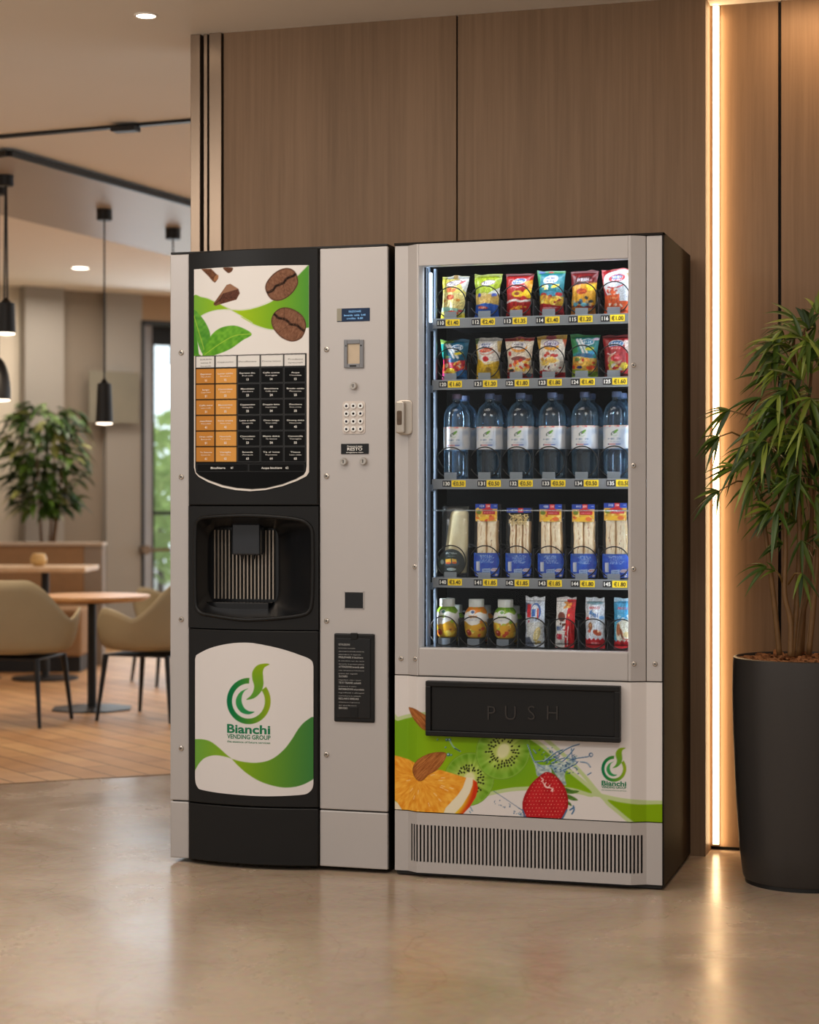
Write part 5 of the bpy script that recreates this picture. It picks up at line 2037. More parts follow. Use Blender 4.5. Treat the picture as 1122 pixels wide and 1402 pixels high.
# ================================================================== inside the snack machine
COLPX = [618, 664.5, 708, 752.5, 797.5, 841.5]
COLX = [FX(p, 0.075) for p in COLPX]
RAILZ = [1.600, 1.4213, 1.1332, 0.8475]
tx0, tx1 = FX(592, 0.058), xi1 - 0.005
M['rail'] = mat('grey aluminium price rail', C(128, 132, 138), 0.4, metal=0.4)
M['tray'] = mat('dark tray sheet', C(52, 54, 58), 0.45, metal=0.4)
M['tag_yellow'] = mat('yellow price ticket', C(244, 212, 30), 0.5)
M['tag_black'] = mat('black number ticket', C(20, 22, 26), 0.5)
M['coil'] = mat('black coated wire', C(26, 25, 24), 0.3, metal=0.3)
M['tab'] = mat_clear('clear product stop', (0.75, 0.8, 0.85, 1), gloss=0.04, haze=0.45, hazecol=(0.30, 0.34, 0.38, 1), rough=0.15, edge=0.2)
M['acrylic'] = mat_clear('clear acrylic', (0.9, 0.93, 0.95, 1), gloss=0.12, haze=0.12, hazecol=(0.5, 0.55, 0.6, 1))
NUM = [['110', '112', '113', '114', '115', '116'], ['120', '121', '122', '123', '124', '125'], ['130', '131', '132', '133', '134', '135'], ['140', '141', '142', '143', '144', '145']]
PRC = [['1.40', '2.40', '1.35', '1.40', '1.20', '1.00'], ['1.60', '1.20', '1.80', '1.80', '1.40', '1.60'], ['0.50', '0.50', '0.50', '0.50', '0.50', '0.50'], ['3.40', '1.85', '1.85', '1.85', '1.80', '1.80']]
TURN = [0.068, 0.068, 0.088, 0.066]


def coil_mesh(name, r, p, turns):
    pts = []
    for k in range(turns):
        for i in range(34):
            a = math.radians(205 + 310 * i / 33)
            pts.append((r * math.cos(a), k * p, r * math.sin(a)))
        if k < turns - 1:
            for i in range(1, 7):
                q = i / 7
                a = math.radians(515 + 50 * q)
                pts.append((r * math.cos(a), k * p + p * q, r * math.sin(a)))
    m = MB()
    m.tube(pts, 0.0017, 6)
    me = m.build(name, M['coil'], None, smooth=True)
    return me


Y0 = 0.0725       # plane of the first coil turn
trays = []
for r in range(4):
    zc = RAILZ[r]
    ztp = zc + 0.0140
    tray = MB().box(tx0, tx1, 0.0645, 0.44, ztp - 0.010, ztp - 0.0005).build('shelf_tray', M['tray'], snack)
    trays.append(tray)
    mb = MB()
    mb.zprism([(tx0, 0.0555), (tx1, 0.0555), (tx1, 0.064), (tx0, 0.064)], zc - 0.0135, zc + 0.0135)
    rail = mb.build('price_rail', M['rail'], tray, bevel=0.0012)
    mb = MB()
    mb.box(tx0, tx1, 0.052, 0.0555, zc - 0.0155, zc - 0.0125)
    mb.build('rail_lip', M['rail'], tray)
    proto = coil_mesh('coil', 0.0445, TURN[r], 4)
    proto.parent = tray
    off_ = base(tray)
    for c in range(6):
        X = COLX[c]
        loc = (X - off_[0], Y0 - off_[1], ztp + 0.0475 - off_[2])
        if c == 0:
            proto.location = loc
        else:
            share(proto, tray, loc)
        xt = FX(COLPX[c] - (14.0 if c < 1 else 12.5) + (8 if r == 2 else (3 if r in (1, 3) else 0)), 0.055)
        mb = MB()
        mb.box(xt - 0.0125, xt + 0.0125, 0.0545, 0.0556, zc - 0.0088, zc + 0.0088)
        lettering(mb, NUM[r][c], xt, zc - 0.005, 0.0102, lambda x, z: 0.0542, mi=1, bold=0.03, width=0.019)
        mb.build('number_ticket', [M['tag_black'], M['ink_white']], tray)
        xp = xt + 0.0355
        mb = MB()
        mb.box(xp - 0.021, xp + 0.021, 0.0545, 0.0556, zc - 0.0092, zc + 0.0098)
        lettering(mb, '€' + PRC[r][c], xp, zc - 0.0055, 0.011, lambda x, z: 0.0542, mi=1, bold=0.03, width=0.034)
        mb.build('price_ticket', [M['tag_yellow'], M['ink_black']], tray)
        MB().box(X - 0.0185, X + 0.0185, 0.0660, 0.0675, ztp - 0.002, ztp + (0.019 if r != 3 else 0.015)).build('product_stop', M['tab'], tray)
        if c < 5:
            xm = (X + COLX[c + 1]) / 2
            MB().box(xm - 0.0006, xm + 0.0006, 0.074, 0.43, ztp, ztp + (0.05 if r < 2 else 0.085)).build('divider', M['tray'], tray)
mb = MB()
zb_ = FY(700, 699, 0.058)[1]
mb.tube([(tx0, 0.058, zb_), (tx1, 0.058, zb_)], 0.0022, 8)
mb.build('retaining_bar', M['acrylic'], trays[3], smooth=True)

# floor tray
BX = [FX(p, 0.09) for p in (610, 650, 690, 731.5, 773, 814, 853)]
zt5 = FY(700, 887.0, 0.075)[1]
tray = MB().box(tx0 - 0.02, tx1, 0.05, 0.44, zt5 - 0.01, zt5 - 0.0005).build('shelf_tray', M['tray'], snack)
trays.append(tray)
proto = coil_mesh('coil', 0.0425, 0.082, 4)
proto.parent = tray
off_ = base(tray)
for c in range(7):
    loc = (BX[c] - off_[0], Y0 - off_[1], zt5 + 0.0455 - off_[2])
    if c == 0:
        proto.location = loc
    else:
        share(proto, tray, loc)
    if c < 3:
        MB().box(BX[c] - 0.018, BX[c] + 0.018, 0.0765, 0.145, zt5, zt5 + 0.0235).build('pedestal', mat('grey pedestal', C(104, 112, 122), 0.4), tray)
    if c < 6:
        xm = (BX[c] + BX[c + 1]) / 2
        MB().box(xm - 0.0006, xm + 0.0006, 0.074, 0.43, zt5, zt5 + 0.082).build('divider', M['tray'], tray)

# uprights and cold white light strips at both front corners of the cavity
M['cold_led'] = mat('cold white strip light', C(230, 242, 255), 0.4, emit=(0.72, 0.87, 1.0, 1), estr=2.2)
ux0, ux1 = FX(587.5, 0.045), FX(591, 0.045)
mb = MB()
mb.box(ux0 - 0.004, ux0 + 0.003, 0.03, 0.052, 0.645, 1.775)
mb.box(ux1 + 0.001, ux1 + 0.008, 0.066, 0.08, 0.645, 1.76)
for r in range(4):
    mb.box(ux0 - 0.006, tx0 + 0.004, 0.05, 0.066, RAILZ[r] - 0.022, RAILZ[r] - 0.002)
mb.build('upright', mat('grey upright', C(96, 106, 120), 0.4, metal=0.6), snack, bevel=0.001)
MB().box(ux0 + 0.0035, ux0 + 0.012, 0.034, 0.042, 1.60, 1.745).build('light_tube', M['cold_led'], snack, bevel=0.002)
MB().box(xi1 - 0.045, xi1 - 0.037, 0.030, 0.038, 0.66, 1.77).build('light_tube', M['cold_led'], snack)
MB().box(xi0 + 0.03, xi1 - 0.06, 0.024, 0.040, 1.770, 1.778).build('light_tube', M['cold_led'], snack)


def area(name, loc, rot, sx_, sy_, energy, col, spread=180):
    l = bpy.data.lights.new(name, 'AREA')
    l.shape = 'RECTANGLE'
    l.size, l.size_y = sx_, sy_
    l.energy = energy
    l.color = col
    l.spread = math.radians(spread)
    o = bpy.data.objects.new(name, l)
    COL.objects.link(o)
    o.location = loc
    o.rotation_euler = rot
    return o


COLD = (0.80, 0.90, 1.0)
area('cavity_strip_lamp', (xi0 + 0.012, 0.026, 1.21), (math.radians(90), 0, math.radians(-50)), 0.01, 1.1, 3.3, COLD)
area('cavity_strip_lamp', (xi1 - 0.035, 0.030, 1.21), (math.radians(90), 0, math.radians(45)), 0.01, 1.1, 8.6, COLD)
area('cavity_strip_lamp', (-0.40, 0.034, 1.765), (math.radians(28), 0, 0), 0.60, 0.015, 0.6, COLD)


# ------------------------------------------------------------------ crisp bags and bars
def bag(name, label, cat, X, zb, W, H, T, yc, paint, lean=0.0, group=None, base_rgb=(200, 200, 200), seed=1, waist=0.08, seal=0.075, nu=41, nv=61, flare=0.15):
    root = thing(name, label, cat, (X, yc, zb), group)
    rr = random.Random(seed)
    V, U = np.meshgrid(np.linspace(0, 1, nv), np.linspace(-1, 1, nu), indexing='ij')
    hw = W / 2 * (1 - waist * np.sin(PI * V) ** 0.7)
    fl_ = np.clip((V - 0.4) / 0.6, 0, 1)
    hw = hw * (1 + flare * fl_ * fl_ * (3 - 2 * fl_))
    core = np.clip((V - seal * 0.8) / (1 - 1.6 * seal), 0, 1)
    th = T / 2 * np.sin(PI * core) ** 0.5 * (0.75 + 0.45 * (1 - V))
    wr = (vnoise(U * 5 + seed, V * 4, seed) - 0.5) * 0.006 + (vnoise(U * 9, V * 9 + 7, seed + 2) - 0.5) * 0.003
    x = X + U * hw + lean * H * V + (vnoise(V * 6, U * 0 + 3, seed + 4) - 0.5) * 0.002 * U
    z = zb + 0.0008 + V * H + 0.006 * (vnoise(U * 2 + 9, U * 0, seed + 5) - 0.5) * (V > 0.97)
    bend = -0.010 * np.sin(2.2 * V - 0.2) * 0.5
    A = Art((U * W / 2 * 1000).ravel(), ((1 - V) * H * 1000).ravel(), base_rgb, 0.55)
    paint(A, W * 1000, H * 1000)
    # fine print texture and crimped seals
    n_ = vnoise(A.X * 0.45, A.Y * 0.45, seed + 40) * 0.6 + vnoise(A.X * 1.1, A.Y * 1.1, seed + 41) * 0.4
    A.rgb = A.rgb * (0.74 + 0.5 * n_)[:, None]
    s_ = ((V < seal) | (V > 1 - seal)).ravel()
    A.rgb = np.where(s_[:, None], A.rgb * (0.86 + 0.14 * np.sign(np.sin(A.Y * 2.9)))[:, None], A.rgb)
    col = A.linear()
    for side, nm in ((-1, 'bag_front'), (1, 'bag_back')):
        y = yc + side * (th * (1 - np.abs(U) ** 2.4) * (1 + 0) + 0.0006) + wr * np.clip(1.2 * np.sin(PI * core) ** 0.4, 0, 1) + bend
        m = MB()
        sheet(m, np.stack([x.ravel(), y.ravel(), z.ravel()], 1), col, nu, nv, flip=(side > 0))
        if side < 0:
            front = m
        else:
            front.add(m.v, m.f, 0, m.c)
    front.build('wrapper', M['film'], root, smooth=True, color=True)
    return root


M['film'] = mat('glossy printed film', (1, 1, 1, 1), 0.28, var=0.05, scale=60, attr=True)


def scribble(A, cx_, cy_, w, h, ink, seed, n=None):
    """a row of illegible letter strokes"""
    r_ = random.Random(seed)
    n = n or max(3, int(w / (h * 0.62)))
    for i in range(n):
        x0 = cx_ - w / 2 + w * (i + 0.5) / n
        k = r_.choice('lonc')
        g = h * 0.22
        if k == 'l':
            A.line([(x0, cy_ - h / 2), (x0, cy_ + h / 2)], g, ink, False)
        elif k == 'o':
            A.line([(x0 - w / n * 0.28, cy_), (x0, cy_ - h * 0.4), (x0 + w / n * 0.28, cy_), (x0, cy_ + h * 0.4), (x0 - w / n * 0.28, cy_)], g, ink, False)
        elif k == 'n':
            A.line([(x0 - w / n * 0.28, cy_ + h / 2), (x0 - w / n * 0.25, cy_ - h * 0.3), (x0 + w / n * 0.25, cy_ - h * 0.3), (x0 + w / n * 0.28, cy_ + h / 2)], g, ink, False)
        else:
            A.line([(x0 + w / n * 0.25, cy_ - h * 0.35), (x0 - w / n * 0.25, cy_), (x0 + w / n * 0.25, cy_ + h * 0.35)], g, ink, False)


def badge(A, cx_, cy_, rx_, ry_, fill, rim, ink, rot=-0.12, seed=1, two=False):
    A.ell(cx_, cy_, rx_, ry_, rim, rot)
    A.ell(cx_, cy_, rx_ * 0.88, ry_ * 0.80, fill, rot)
    if two:
        scribble(A, cx_, cy_ - ry_ * 0.3, rx_ * 1.2, ry_ * 0.5, ink, seed)
        scribble(A, cx_, cy_ + ry_ * 0.35, rx_ * 1.1, ry_ * 0.45, ink, seed + 1)
    else:
        scribble(A, cx_, cy_, rx_ * 1.35, ry_ * 0.85, ink, seed)


def blobs(A, n, x0, x1, y0, y1, r0, r1, cols, seed, flat=0.6):
    r_ = random.Random(seed)
    for i in range(n):
        A.ell(r_.uniform(x0, x1), r_.uniform(y0, y1), r_.uniform(r0, r1), r_.uniform(r0, r1) * flat, r_.choice(cols), r_.uniform(-1, 1))


def band(A, y0, y1, col, amp=0.0, k=0.06, ph=0.0):
    w = amp * np.sin(A.X * k + ph)
    A.put(np.clip((A.Y - y0 - w) / 0.8 + 0.5, 0, 1) * np.clip((y1 + w - A.Y) / 0.8 + 0.5, 0, 1), col)


def p11(A, W, H):
    band(A, 0, 9, (214, 210, 206)); A.poly([(-W, 0), (-22, 0), (-26, 30), (-W, 60)], (176, 168, 40)); A.ell(0, 4, 7, 5, (190, 140, 40))
    A.poly([(10, 8), (50, 4), (50, 60), (26, 40)], (214, 208, 202))
    badge(A, -2, 22, 23, 9, (236, 226, 214), (84, 36, 46), (60, 30, 60), -0.2, 3, True)
    A.ell(22, 19, 8, 3, (190, 30, 40), -0.5)
    blobs(A, 5, -22, 16, 40, 46, 6, 12, [(196, 82, 46), (214, 110, 60)], 4, 0.45)
    band(A, 50, 104, (226, 206, 132), 2)
    blobs(A, 14, -30, 24, 58, 98, 3, 8, [(232, 216, 150), (214, 180, 96), (206, 150, 80), (238, 226, 176)], 6)
    A.ell(-8, 63, 13, 8, (190, 74, 44)); A.ell(-8, 63, 7, 4, (214, 110, 70)); A.ell(18, 72, 7, 4, (206, 140, 60)); A.ell(-27, 72, 6, 4, (210, 140, 60))
    band(A, 94, 106, (150, 196, 176), 3); A.ell(4, 107, 16, 4.5, (226, 74, 48), 0.15); band(A, 113, 130, (222, 208, 60), 2); A.ell(26, 103, 8, 4, (196, 60, 60))


def p12(A, W, H):
    band(A, 0, 60, (154, 168, 38)); band(A, 0, 8, (176, 184, 40))
    badge(A, 3, 26, 20, 8, (236, 232, 226), (96, 40, 60), (70, 40, 60), -0.15, 5)
    A.poly([(-10, 66), (45, 36), (50, 60), (20, 72)], (216, 216, 206))
    band(A, 58, 100, (206, 170, 92), 2)
    A.ell(-21, 62, 6, 6, (50, 60, 150)); A.ell(-6, 60, 9, 5, (216, 196, 130)); A.ell(24, 62, 7, 6, (70, 90, 170))
    blobs(A, 12, -28, 28, 68, 90, 3, 6, [(222, 190, 110), (190, 150, 70), (230, 206, 140)], 3)
    A.poly([(-60, 96), (-20, 88), (10, 86), (60, 100), (60, 140), (-60, 140)], (38, 84, 170), True)
    A.ell(-10, 98, 18, 4, (206, 66, 50), 0.1); scribble(A, -12, 98, 26, 4, (240, 220, 200), 7); A.ell(0, 114, 9, 3, (70, 140, 210))


def p13(A, W, H):
    band(A, 0, H, (168, 30, 30)); band(A, 0, 8, (126, 22, 24))
    A.poly([(50, 30), (20, 50), (4, 70), (50, 74)], (238, 190, 30))
    A.poly([(14, 26), (50, 16), (50, 46), (28, 44)], (224, 150, 30))
    badge(A, 0, 24, 21, 8.5, (60, 90, 150), (222, 224, 232), (236, 238, 244), -0.18, 8)
    A.line([(-18, 38), (0, 42), (18, 36)], 2, (230, 200, 190))
    A.ell(-2, 60, 17, 9, (240, 200, 40)); A.ell(-2, 60, 8, 5, (150, 60, 20)); A.ell(18, 72, 9, 5, (190, 30, 30))
    A.line([(-40, 84), (-10, 78), (10, 82), (40, 78)], 6, (232, 224, 216))
    blobs(A, 10, -30, 26, 96, 108, 3, 8, [(232, 180, 50), (214, 150, 40)], 5, 0.4)
    A.ell(0, 118, 16, 4, (190, 60, 60))


def p14(A, W, H):
    band(A, 0, 72, (26, 116, 128)); band(A, 0, 9, (72, 140, 84)); A.ell(0, 5, 7, 3, (190, 70, 60)); A.ell(-24, 5, 10, 4, (60, 90, 150))
    A.poly([(-50, 10), (-26, 10), (-34, 50), (-50, 60)], (56, 140, 84))
    badge(A, 0, 27, 21, 13, (216, 220, 238), (190, 196, 226), (30, 36, 90), -0.25, 11, True)
    A.ell(14, 46, 12, 4.5, (232, 190, 40), -0.35); A.ell(-12, 48, 7, 6, (226, 220, 190)); blobs(A, 7, -26, -8, 42, 56, 2, 4, [(236, 226, 170), (240, 206, 70)], 4)
    A.ell(0, 68, 22, 8, (70, 140, 170)); A.ell(-22, 70, 11, 5, (176, 34, 40)); A.ell(26, 70, 10, 6, (180, 36, 44))
    band(A, 74, 101, (196, 150, 60), 3)
    blobs(A, 22, -36, 34, 76, 98, 5, 10, [(236, 200, 70), (226, 180, 50), (244, 220, 120), (190, 120, 50), (150, 40, 40)], 8, 0.55)
    band(A, 99, 140, (166, 28, 38), 3); A.ell(-4, 108, 24, 2.2, (220, 180, 190)); A.ell(0, 117, 5, 1.5, (236, 220, 220))


def p15(A, W, H):
    band(A, 0, H, (112, 26, 26)); band(A, 0, 10, (130, 26, 30))
    badge(A, -2, 26, 25, 9, (90, 36, 34), (60, 22, 26), (176, 170, 176), -0.2, 14)
    A.poly([(-34, 44), (40, 34), (44, 100), (-40, 100)], (210, 150, 40)); A.poly([(10, 44), (34, 40), (34, 58), (16, 60)], (240, 196, 40))
    A.ell(-4, 60, 16, 8.5, (190, 60, 24)); blobs(A, 6, -12, 6, 56, 64, 2, 4, [(226, 110, 40)], 3)
    blobs(A, 14, -34, 30, 78, 100, 4, 9, [(70, 110, 140), (40, 50, 66), (120, 84, 130), (190, 160, 120), (206, 120, 50)], 9, 0.6)
    A.ell(-22, 96, 9, 5, (90, 150, 170)); A.ell(4, 98, 10, 5, (110, 180, 200)); band(A, 106, 140, (176, 110, 40), 2)


def p16(A, W, H):
    band(A, 0, H, (170, 32, 36)); A.poly([(-24, 14), (50, 10), (50, 96), (-26, 74)], (216, 218, 222), True)
    A.poly([(26, 12), (50, 12), (50, 24), (34, 24)], (200, 150, 90))
    badge(A, 4, 27, 25, 14, (186, 30, 36), (214, 216, 222), (228, 230, 240), -0.2, 17, True); A.ell(4, 24, 14, 6, (70, 100, 160), -0.2); scribble(A, 4, 24, 22, 7, (236, 238, 246), 18)
    A.line([(-22, 52), (0, 56), (24, 46)], 4, (180, 34, 40))
    blobs(A, 16, -26, 10, 58, 72, 3, 7, [(214, 90, 50), (190, 50, 40), (238, 226, 214)], 6)
    A.poly([(-60, 78), (0, 74), (14, 72), (14, 92), (60, 92), (60, 140), (-60, 140)], (206, 84, 40)); scribble(A, -6, 84, 26, 4, (236, 190, 150), 19)
    blobs(A, 6, -26, 20, 100, 106, 3, 6, [(236, 216, 200)], 4, 0.5)


def stripes(A, x0, y0, x1, y1):
    for d in (0, 8.5):
        A.line([(x0 + d, y0), (x1 + d * 1.3, y1)], 6.4, (226, 230, 236), False)


def p21(A, W, H):
    band(A, 0, H, (22, 92, 124)); A.poly([(-60, 0), (-2, 0), (-4, 9), (-60, 12)], (120, 160, 50)); A.poly([(-60, 12), (-24, 12), (-20, 50), (-60, 54)], (34, 130, 120))
    A.ell(10, 24, 16, 9, (226, 230, 236)); A.ell(10, 24, 14, 7, (26, 84, 130)); scribble(A, 10, 24, 20, 7, (236, 240, 246), 21)
    stripes(A, -22, 14, 4, 54)
    A.ell(16, 41, 12, 4, (222, 206, 40), -0.15); blobs(A, 5, -26, -12, 44, 56, 2, 4, [(170, 200, 70), (90, 150, 60)], 3)
    band(A, 58, 140, (186, 42, 60), 3); A.ell(0, 62, 18, 5, (40, 100, 150))
    blobs(A, 20, -36, 30, 66, 100, 4, 10, [(238, 150, 70), (240, 206, 90), (206, 50, 70), (244, 226, 190), (176, 40, 90), (226, 90, 50)], 12)
    A.ell(-10, 90, 15, 7, (240, 206, 60)); A.poly([(-2, 104), (30, 88), (60, 100), (60, 140), (-10, 140)], (50, 110, 170), True); A.poly([(-60, 100), (-30, 96), (-20, 112), (-60, 130)], (170, 40, 100), True)


def p22(A, W, H):
    band(A, 0, H, (222, 218, 212)); A.poly([(-60, 0), (-24, 0), (-30, 16), (-60, 22)], (70, 100, 40)); A.poly([(-60, 20), (-32, 18), (-30, 60), (-60, 70)], (206, 174, 60))
    badge(A, -6, 22, 21, 10, (226, 228, 238), (220, 220, 226), (36, 60, 130), -0.2, 23, True); A.ell(-4, 36, 20, 6.5, (206, 72, 40), -0.15); scribble(A, -4, 36, 24, 4, (244, 216, 190), 25)
    A.line([(-22, 46), (0, 50), (22, 40)], 2, (206, 90, 60)); A.poly([(24, 10), (50, 6), (50, 50), (30, 40)], (196, 170, 110))
    A.ell(-4, 62, 10, 8, (186, 30, 40), 0.2); A.line([(-30, 80), (20, 70)], 3, (240, 222, 140), False)
    A.poly([(-60, 66), (-30, 62), (-16, 68), (0, 78), (60, 66), (60, 140), (-60, 140)], (206, 168, 40), True)
    blobs(A, 18, -26, 26, 84, 108, 2, 6, [(222, 190, 70), (176, 136, 30), (190, 150, 40), (150, 110, 40)], 7); A.ell(4, 92, 8, 6, (150, 120, 50))


def p23(A, W, H):
    band(A, 0, H, (222, 210, 192)); band(A, 0, 11, (150, 30, 34)); blobs(A, 5, -36, 30, 4, 10, 4, 8, [(196, 60, 50), (214, 150, 60)], 2)
    A.ell(0, 30, 24, 15, (222, 150, 50)); badge(A, 0, 25, 22, 12, (236, 232, 230), (200, 196, 210), (50, 40, 70), 0.05, 27, True)
    A.line([(-6, 52), (20, 42)], 1.6, (150, 100, 60)); A.ell(-28, 48, 6, 7, (200, 50, 40))
    A.ell(0, 63, 24, 7, (120, 60, 60)); blobs(A, 26, -36, 34, 66, 98, 4, 9, [(206, 60, 40), (236, 190, 80), (240, 216, 130), (190, 40, 36), (226, 130, 60)], 15)
    A.ell(-24, 96, 9, 4, (40, 40, 36)); band(A, 103, 140, (150, 24, 30), 3); A.ell(28, 110, 8, 6, (90, 110, 130))


def p24(A, W, H):
    band(A, 0, H, (224, 216, 204)); band(A, 0, 9, (206, 160, 50)); A.ell(-2, 5, 14, 6, (150, 30, 50)); A.poly([(-60, 8), (-28, 8), (-34, 40), (-60, 44)], (190, 150, 40)); A.poly([(28, 10), (60, 8), (60, 40), (40, 36)], (196, 90, 40))
    A.ell(0, 32, 22, 10, (226, 160, 40)); badge(A, 0, 23, 21, 10, (232, 228, 240), (120, 90, 150), (60, 40, 110), 0.0, 29)
    scribble(A, 4, 44, 26, 4, (150, 90, 50), 30); blobs(A, 8, -28, 28, 50, 60, 4, 8, [(186, 40, 40), (206, 80, 50)], 6)
    blobs(A, 16, -32, 30, 62, 82, 5, 9, [(232, 196, 90), (244, 220, 140), (206, 150, 60)], 8); A.ell(2, 72, 13, 7, (226, 186, 90))
    blobs(A, 20, -32, 32, 84, 100, 2, 5, [(240, 236, 230), (170, 30, 36), (60, 30, 40), (226, 220, 216)], 9); band(A, 102, 140, (160, 26, 32), 3); blobs(A, 5, -12, 14, 104, 110, 3, 6, [(222, 150, 60)], 5)


def p25(A, W, H):
    band(A, 0, H, (20, 128, 130)); band(A, 0, 8, (56, 140, 70)); A.poly([(-60, 6), (-26, 6), (-18, 50), (-60, 60)], (36, 126, 66)); A.ell(30, 14, 9, 4, (220, 190, 220))
    A.ell(8, 22, 18, 10, (214, 220, 230)); A.ell(8, 22, 15, 7.5, (40, 130, 170)); scribble(A, 8, 22, 22, 8, (240, 242, 246), 31)
    stripes(A, -20, 14, 0, 56); A.ell(16, 42, 12, 5, (206, 206, 40), -0.1); A.ell(22, 54, 9, 5, (60, 150, 200))
    A.ell(0, 62, 28, 8, (40, 90, 130)); band(A, 66, 104, (214, 170, 70), 3)
    blobs(A, 18, -34, 34, 66, 98, 4, 9, [(236, 190, 80), (226, 150, 50), (240, 214, 140), (200, 60, 40), (120, 150, 60)], 16); A.ell(-22, 72, 9, 6, (90, 120, 50)); A.ell(-14, 94, 9, 4, (40, 50, 110)); A.ell(20, 96, 9, 5, (214, 80, 40))
    band(A, 103, 140, (120, 150, 44), 3); A.ell(-30, 110, 9, 5, (170, 190, 50))


def p26(A, W, H):
    band(A, 0, H, (150, 28, 32)); band(A, 0, 9, (120, 20, 26)); A.poly([(20, 16), (60, 12), (60, 60), (30, 50)], (200, 180, 170))
    badge(A, 0, 26, 22, 12, (60, 120, 180), (220, 226, 236), (240, 242, 246), -0.1, 33); A.ell(0, 38, 19, 6, (186, 34, 40)); scribble(A, 0, 38, 26, 4, (236, 214, 210), 34)
    A.line([(-26, 52), (-14, 56), (0, 50)], 3, (230, 226, 226)); A.ell(-4, 70, 22, 16, (190, 150, 120)); A.ell(2, 66, 17, 10, (186, 36, 44)); scribble(A, 4, 66, 18, 5, (226, 190, 190), 35)
    blobs(A, 16, -30, 34, 78, 100, 4, 8, [(226, 190, 70), (190, 190, 180), (200, 50, 44), (160, 170, 60), (236, 206, 100)], 18); A.ell(24, 88, 10, 10, (222, 196, 60)); band(A, 106, 140, (110, 40, 30), 3); A.ell(-4, 103, 14, 4, (206, 170, 60))


top1, top2 = RAILZ[0] + 0.014, RAILZ[1] + 0.014
ycb = Y0 + 0.0365
R1 = [
    ('yellow crisp bag with red chips, leaning right, first from left on the top shelf', p11, 0.076, 0.126, 0.10, (206, 188, 92)),
    ('lime and blue crisp bag, second from left on the top shelf', p12, 0.078, 0.128, 0.06, (154, 168, 40)),
    ('red crisp bag with a yellow dip circle, third from left on the top shelf', p13, 0.078, 0.127, 0.06, (168, 30, 30)),
    ('teal crisp bag with red bottom and yellow corn, fourth from left on the top shelf', p14, 0.078, 0.132, 0.0, (26, 116, 128)),
    ('dark red and orange crisp bag, fifth from left on the top shelf', p15, 0.077, 0.128, 0.05, (112, 26, 26)),
    ('red and white crisp bag, rightmost on the top shelf', p16, 0.077, 0.130, 0.0, (170, 32, 36)),
]
for c, (lab, fn, W_, H_, ln, bc) in enumerate(R1):
    bag('crisp_bag', lab, 'crisp bag', COLX[c] - 0.003 * (ln > 0.01) - ln * 0.02, top1, W_ - 0.003, H_, 0.042, ycb, fn, ln, 'crisp bags on the two upper shelves', bc, seed=c + 1)
R2 = [
    ('teal crisp bag with white stripes and magenta bottom, leftmost on the second shelf', p21, 0.076, 0.118, 0.02, (22, 92, 124)),
    ('white and yellow crisp bag with a red emblem, second from left on the second shelf', p22, 0.072, 0.121, 0.03, (222, 218, 212)),
    ('cream and red crisp bag with orange arc, third from left on the second shelf', p23, 0.078, 0.121, 0.0, (222, 210, 192)),
    ('white and gold crisp bag with purple emblem, fourth from left on the second shelf', p24, 0.078, 0.122, 0.0, (224, 216, 204)),
    ('green crisp bag with white stripes, fifth from left on the second shelf', p25, 0.076, 0.124, 0.02, (20, 128, 130)),
    ('dark red crisp bag with blue and white emblem, rightmost on the second shelf', p26, 0.074, 0.120, 0.0, (150, 28, 32)),
]
for c, (lab, fn, W_, H_, ln, bc) in enumerate(R2):
    bag('crisp_bag', lab, 'crisp bag', COLX[c] + 0.002 - ln * 0.04, top2, W_, H_, 0.042, ycb, fn, ln, 'crisp bags on the two upper shelves', bc, seed=c + 11)

# ------------------------------------------------------------------ water bottles
M['pet'] = mat_clear('blue tinted clear plastic', (0.70, 0.83, 0.93, 1), gloss=0.03, haze=0.012, hazecol=(0.20, 0.40, 0.60, 1), rough=0.06, edge=0.75, fres=0.5)
M['cap_blue'] = mat('dusty blue cap', C(92, 108, 146), 0.4)
M['cap_mauve'] = mat('dusty mauve cap', C(118, 104, 130), 0.4)
M['paper'] = mat('glossy paper label', (1, 1, 1, 1), 0.4, var=0.02, attr=True)
zt3 = RAILZ[2] + 0.014
yb3 = Y0 + 0.044
BR = 0.0385


def bottle_label(X, yc, z, dark=False):
    nu_, nv_ = 72, 44
    A_, V_ = np.meshgrid(np.linspace(-PI, PI, nu_), np.linspace(0, 1, nv_), indexing='xy')
    h = 0.066
    P = np.stack([(X + (BR + 0.0006) * np.sin(A_)).ravel(), (yc - (BR + 0.0006) * np.cos(A_)).ravel(), (z + h * V_).ravel()], 1)
    A = Art((A_ * BR * 1000).ravel(), ((1 - V_) * h * 1000).ravel(), (206, 208, 212), 0.7)
    n = vnoise(A.X * 0.05, A.Y * 0.06, 3)
    A.put(np.clip(n * 1.6 - 0.75, 0, 1), (150, 168, 196))
    band(A, -2, 3.2, (220, 206, 196))
    blobs(A, 9, -40, 40, 0, 3, 1.5, 5, [(206, 120, 90), (222, 196, 160), (200, 60, 60)], 5, 0.4)
    A.line([(-9, 28), (-7, 21), (2, 16), (8, 13)], 2.0, (30, 60, 50)); A.poly([(-2, 22), (3, 14), (10, 12), (8, 18), (2, 23)], (96, 150, 50), True); A.line([(-6, 27), (0, 31), (6, 28), (8, 22)], 1.2, (150, 190, 150)); A.line([(-3, 20), (0, 25)], 1.6, (20, 34, 40))
    scribble(A, -1, 38.5, 38, 4.6, (84, 110, 140), 3, 9)
    scribble(A, 0, 47, 26, 2.2, (150, 160, 176), 5, 10)
    A.line([(-16, 54), (15, 54)], 3.4, (186, 120, 124), False); A.line([(4, 54), (15, 54)], 3.0, (70, 110, 176), False); A.ell(-19, 54, 2.4, 2.2, (40, 60, 110))
    m = MB()
    sheet(m, P, A.linear(), nu_, nv_)
    return m


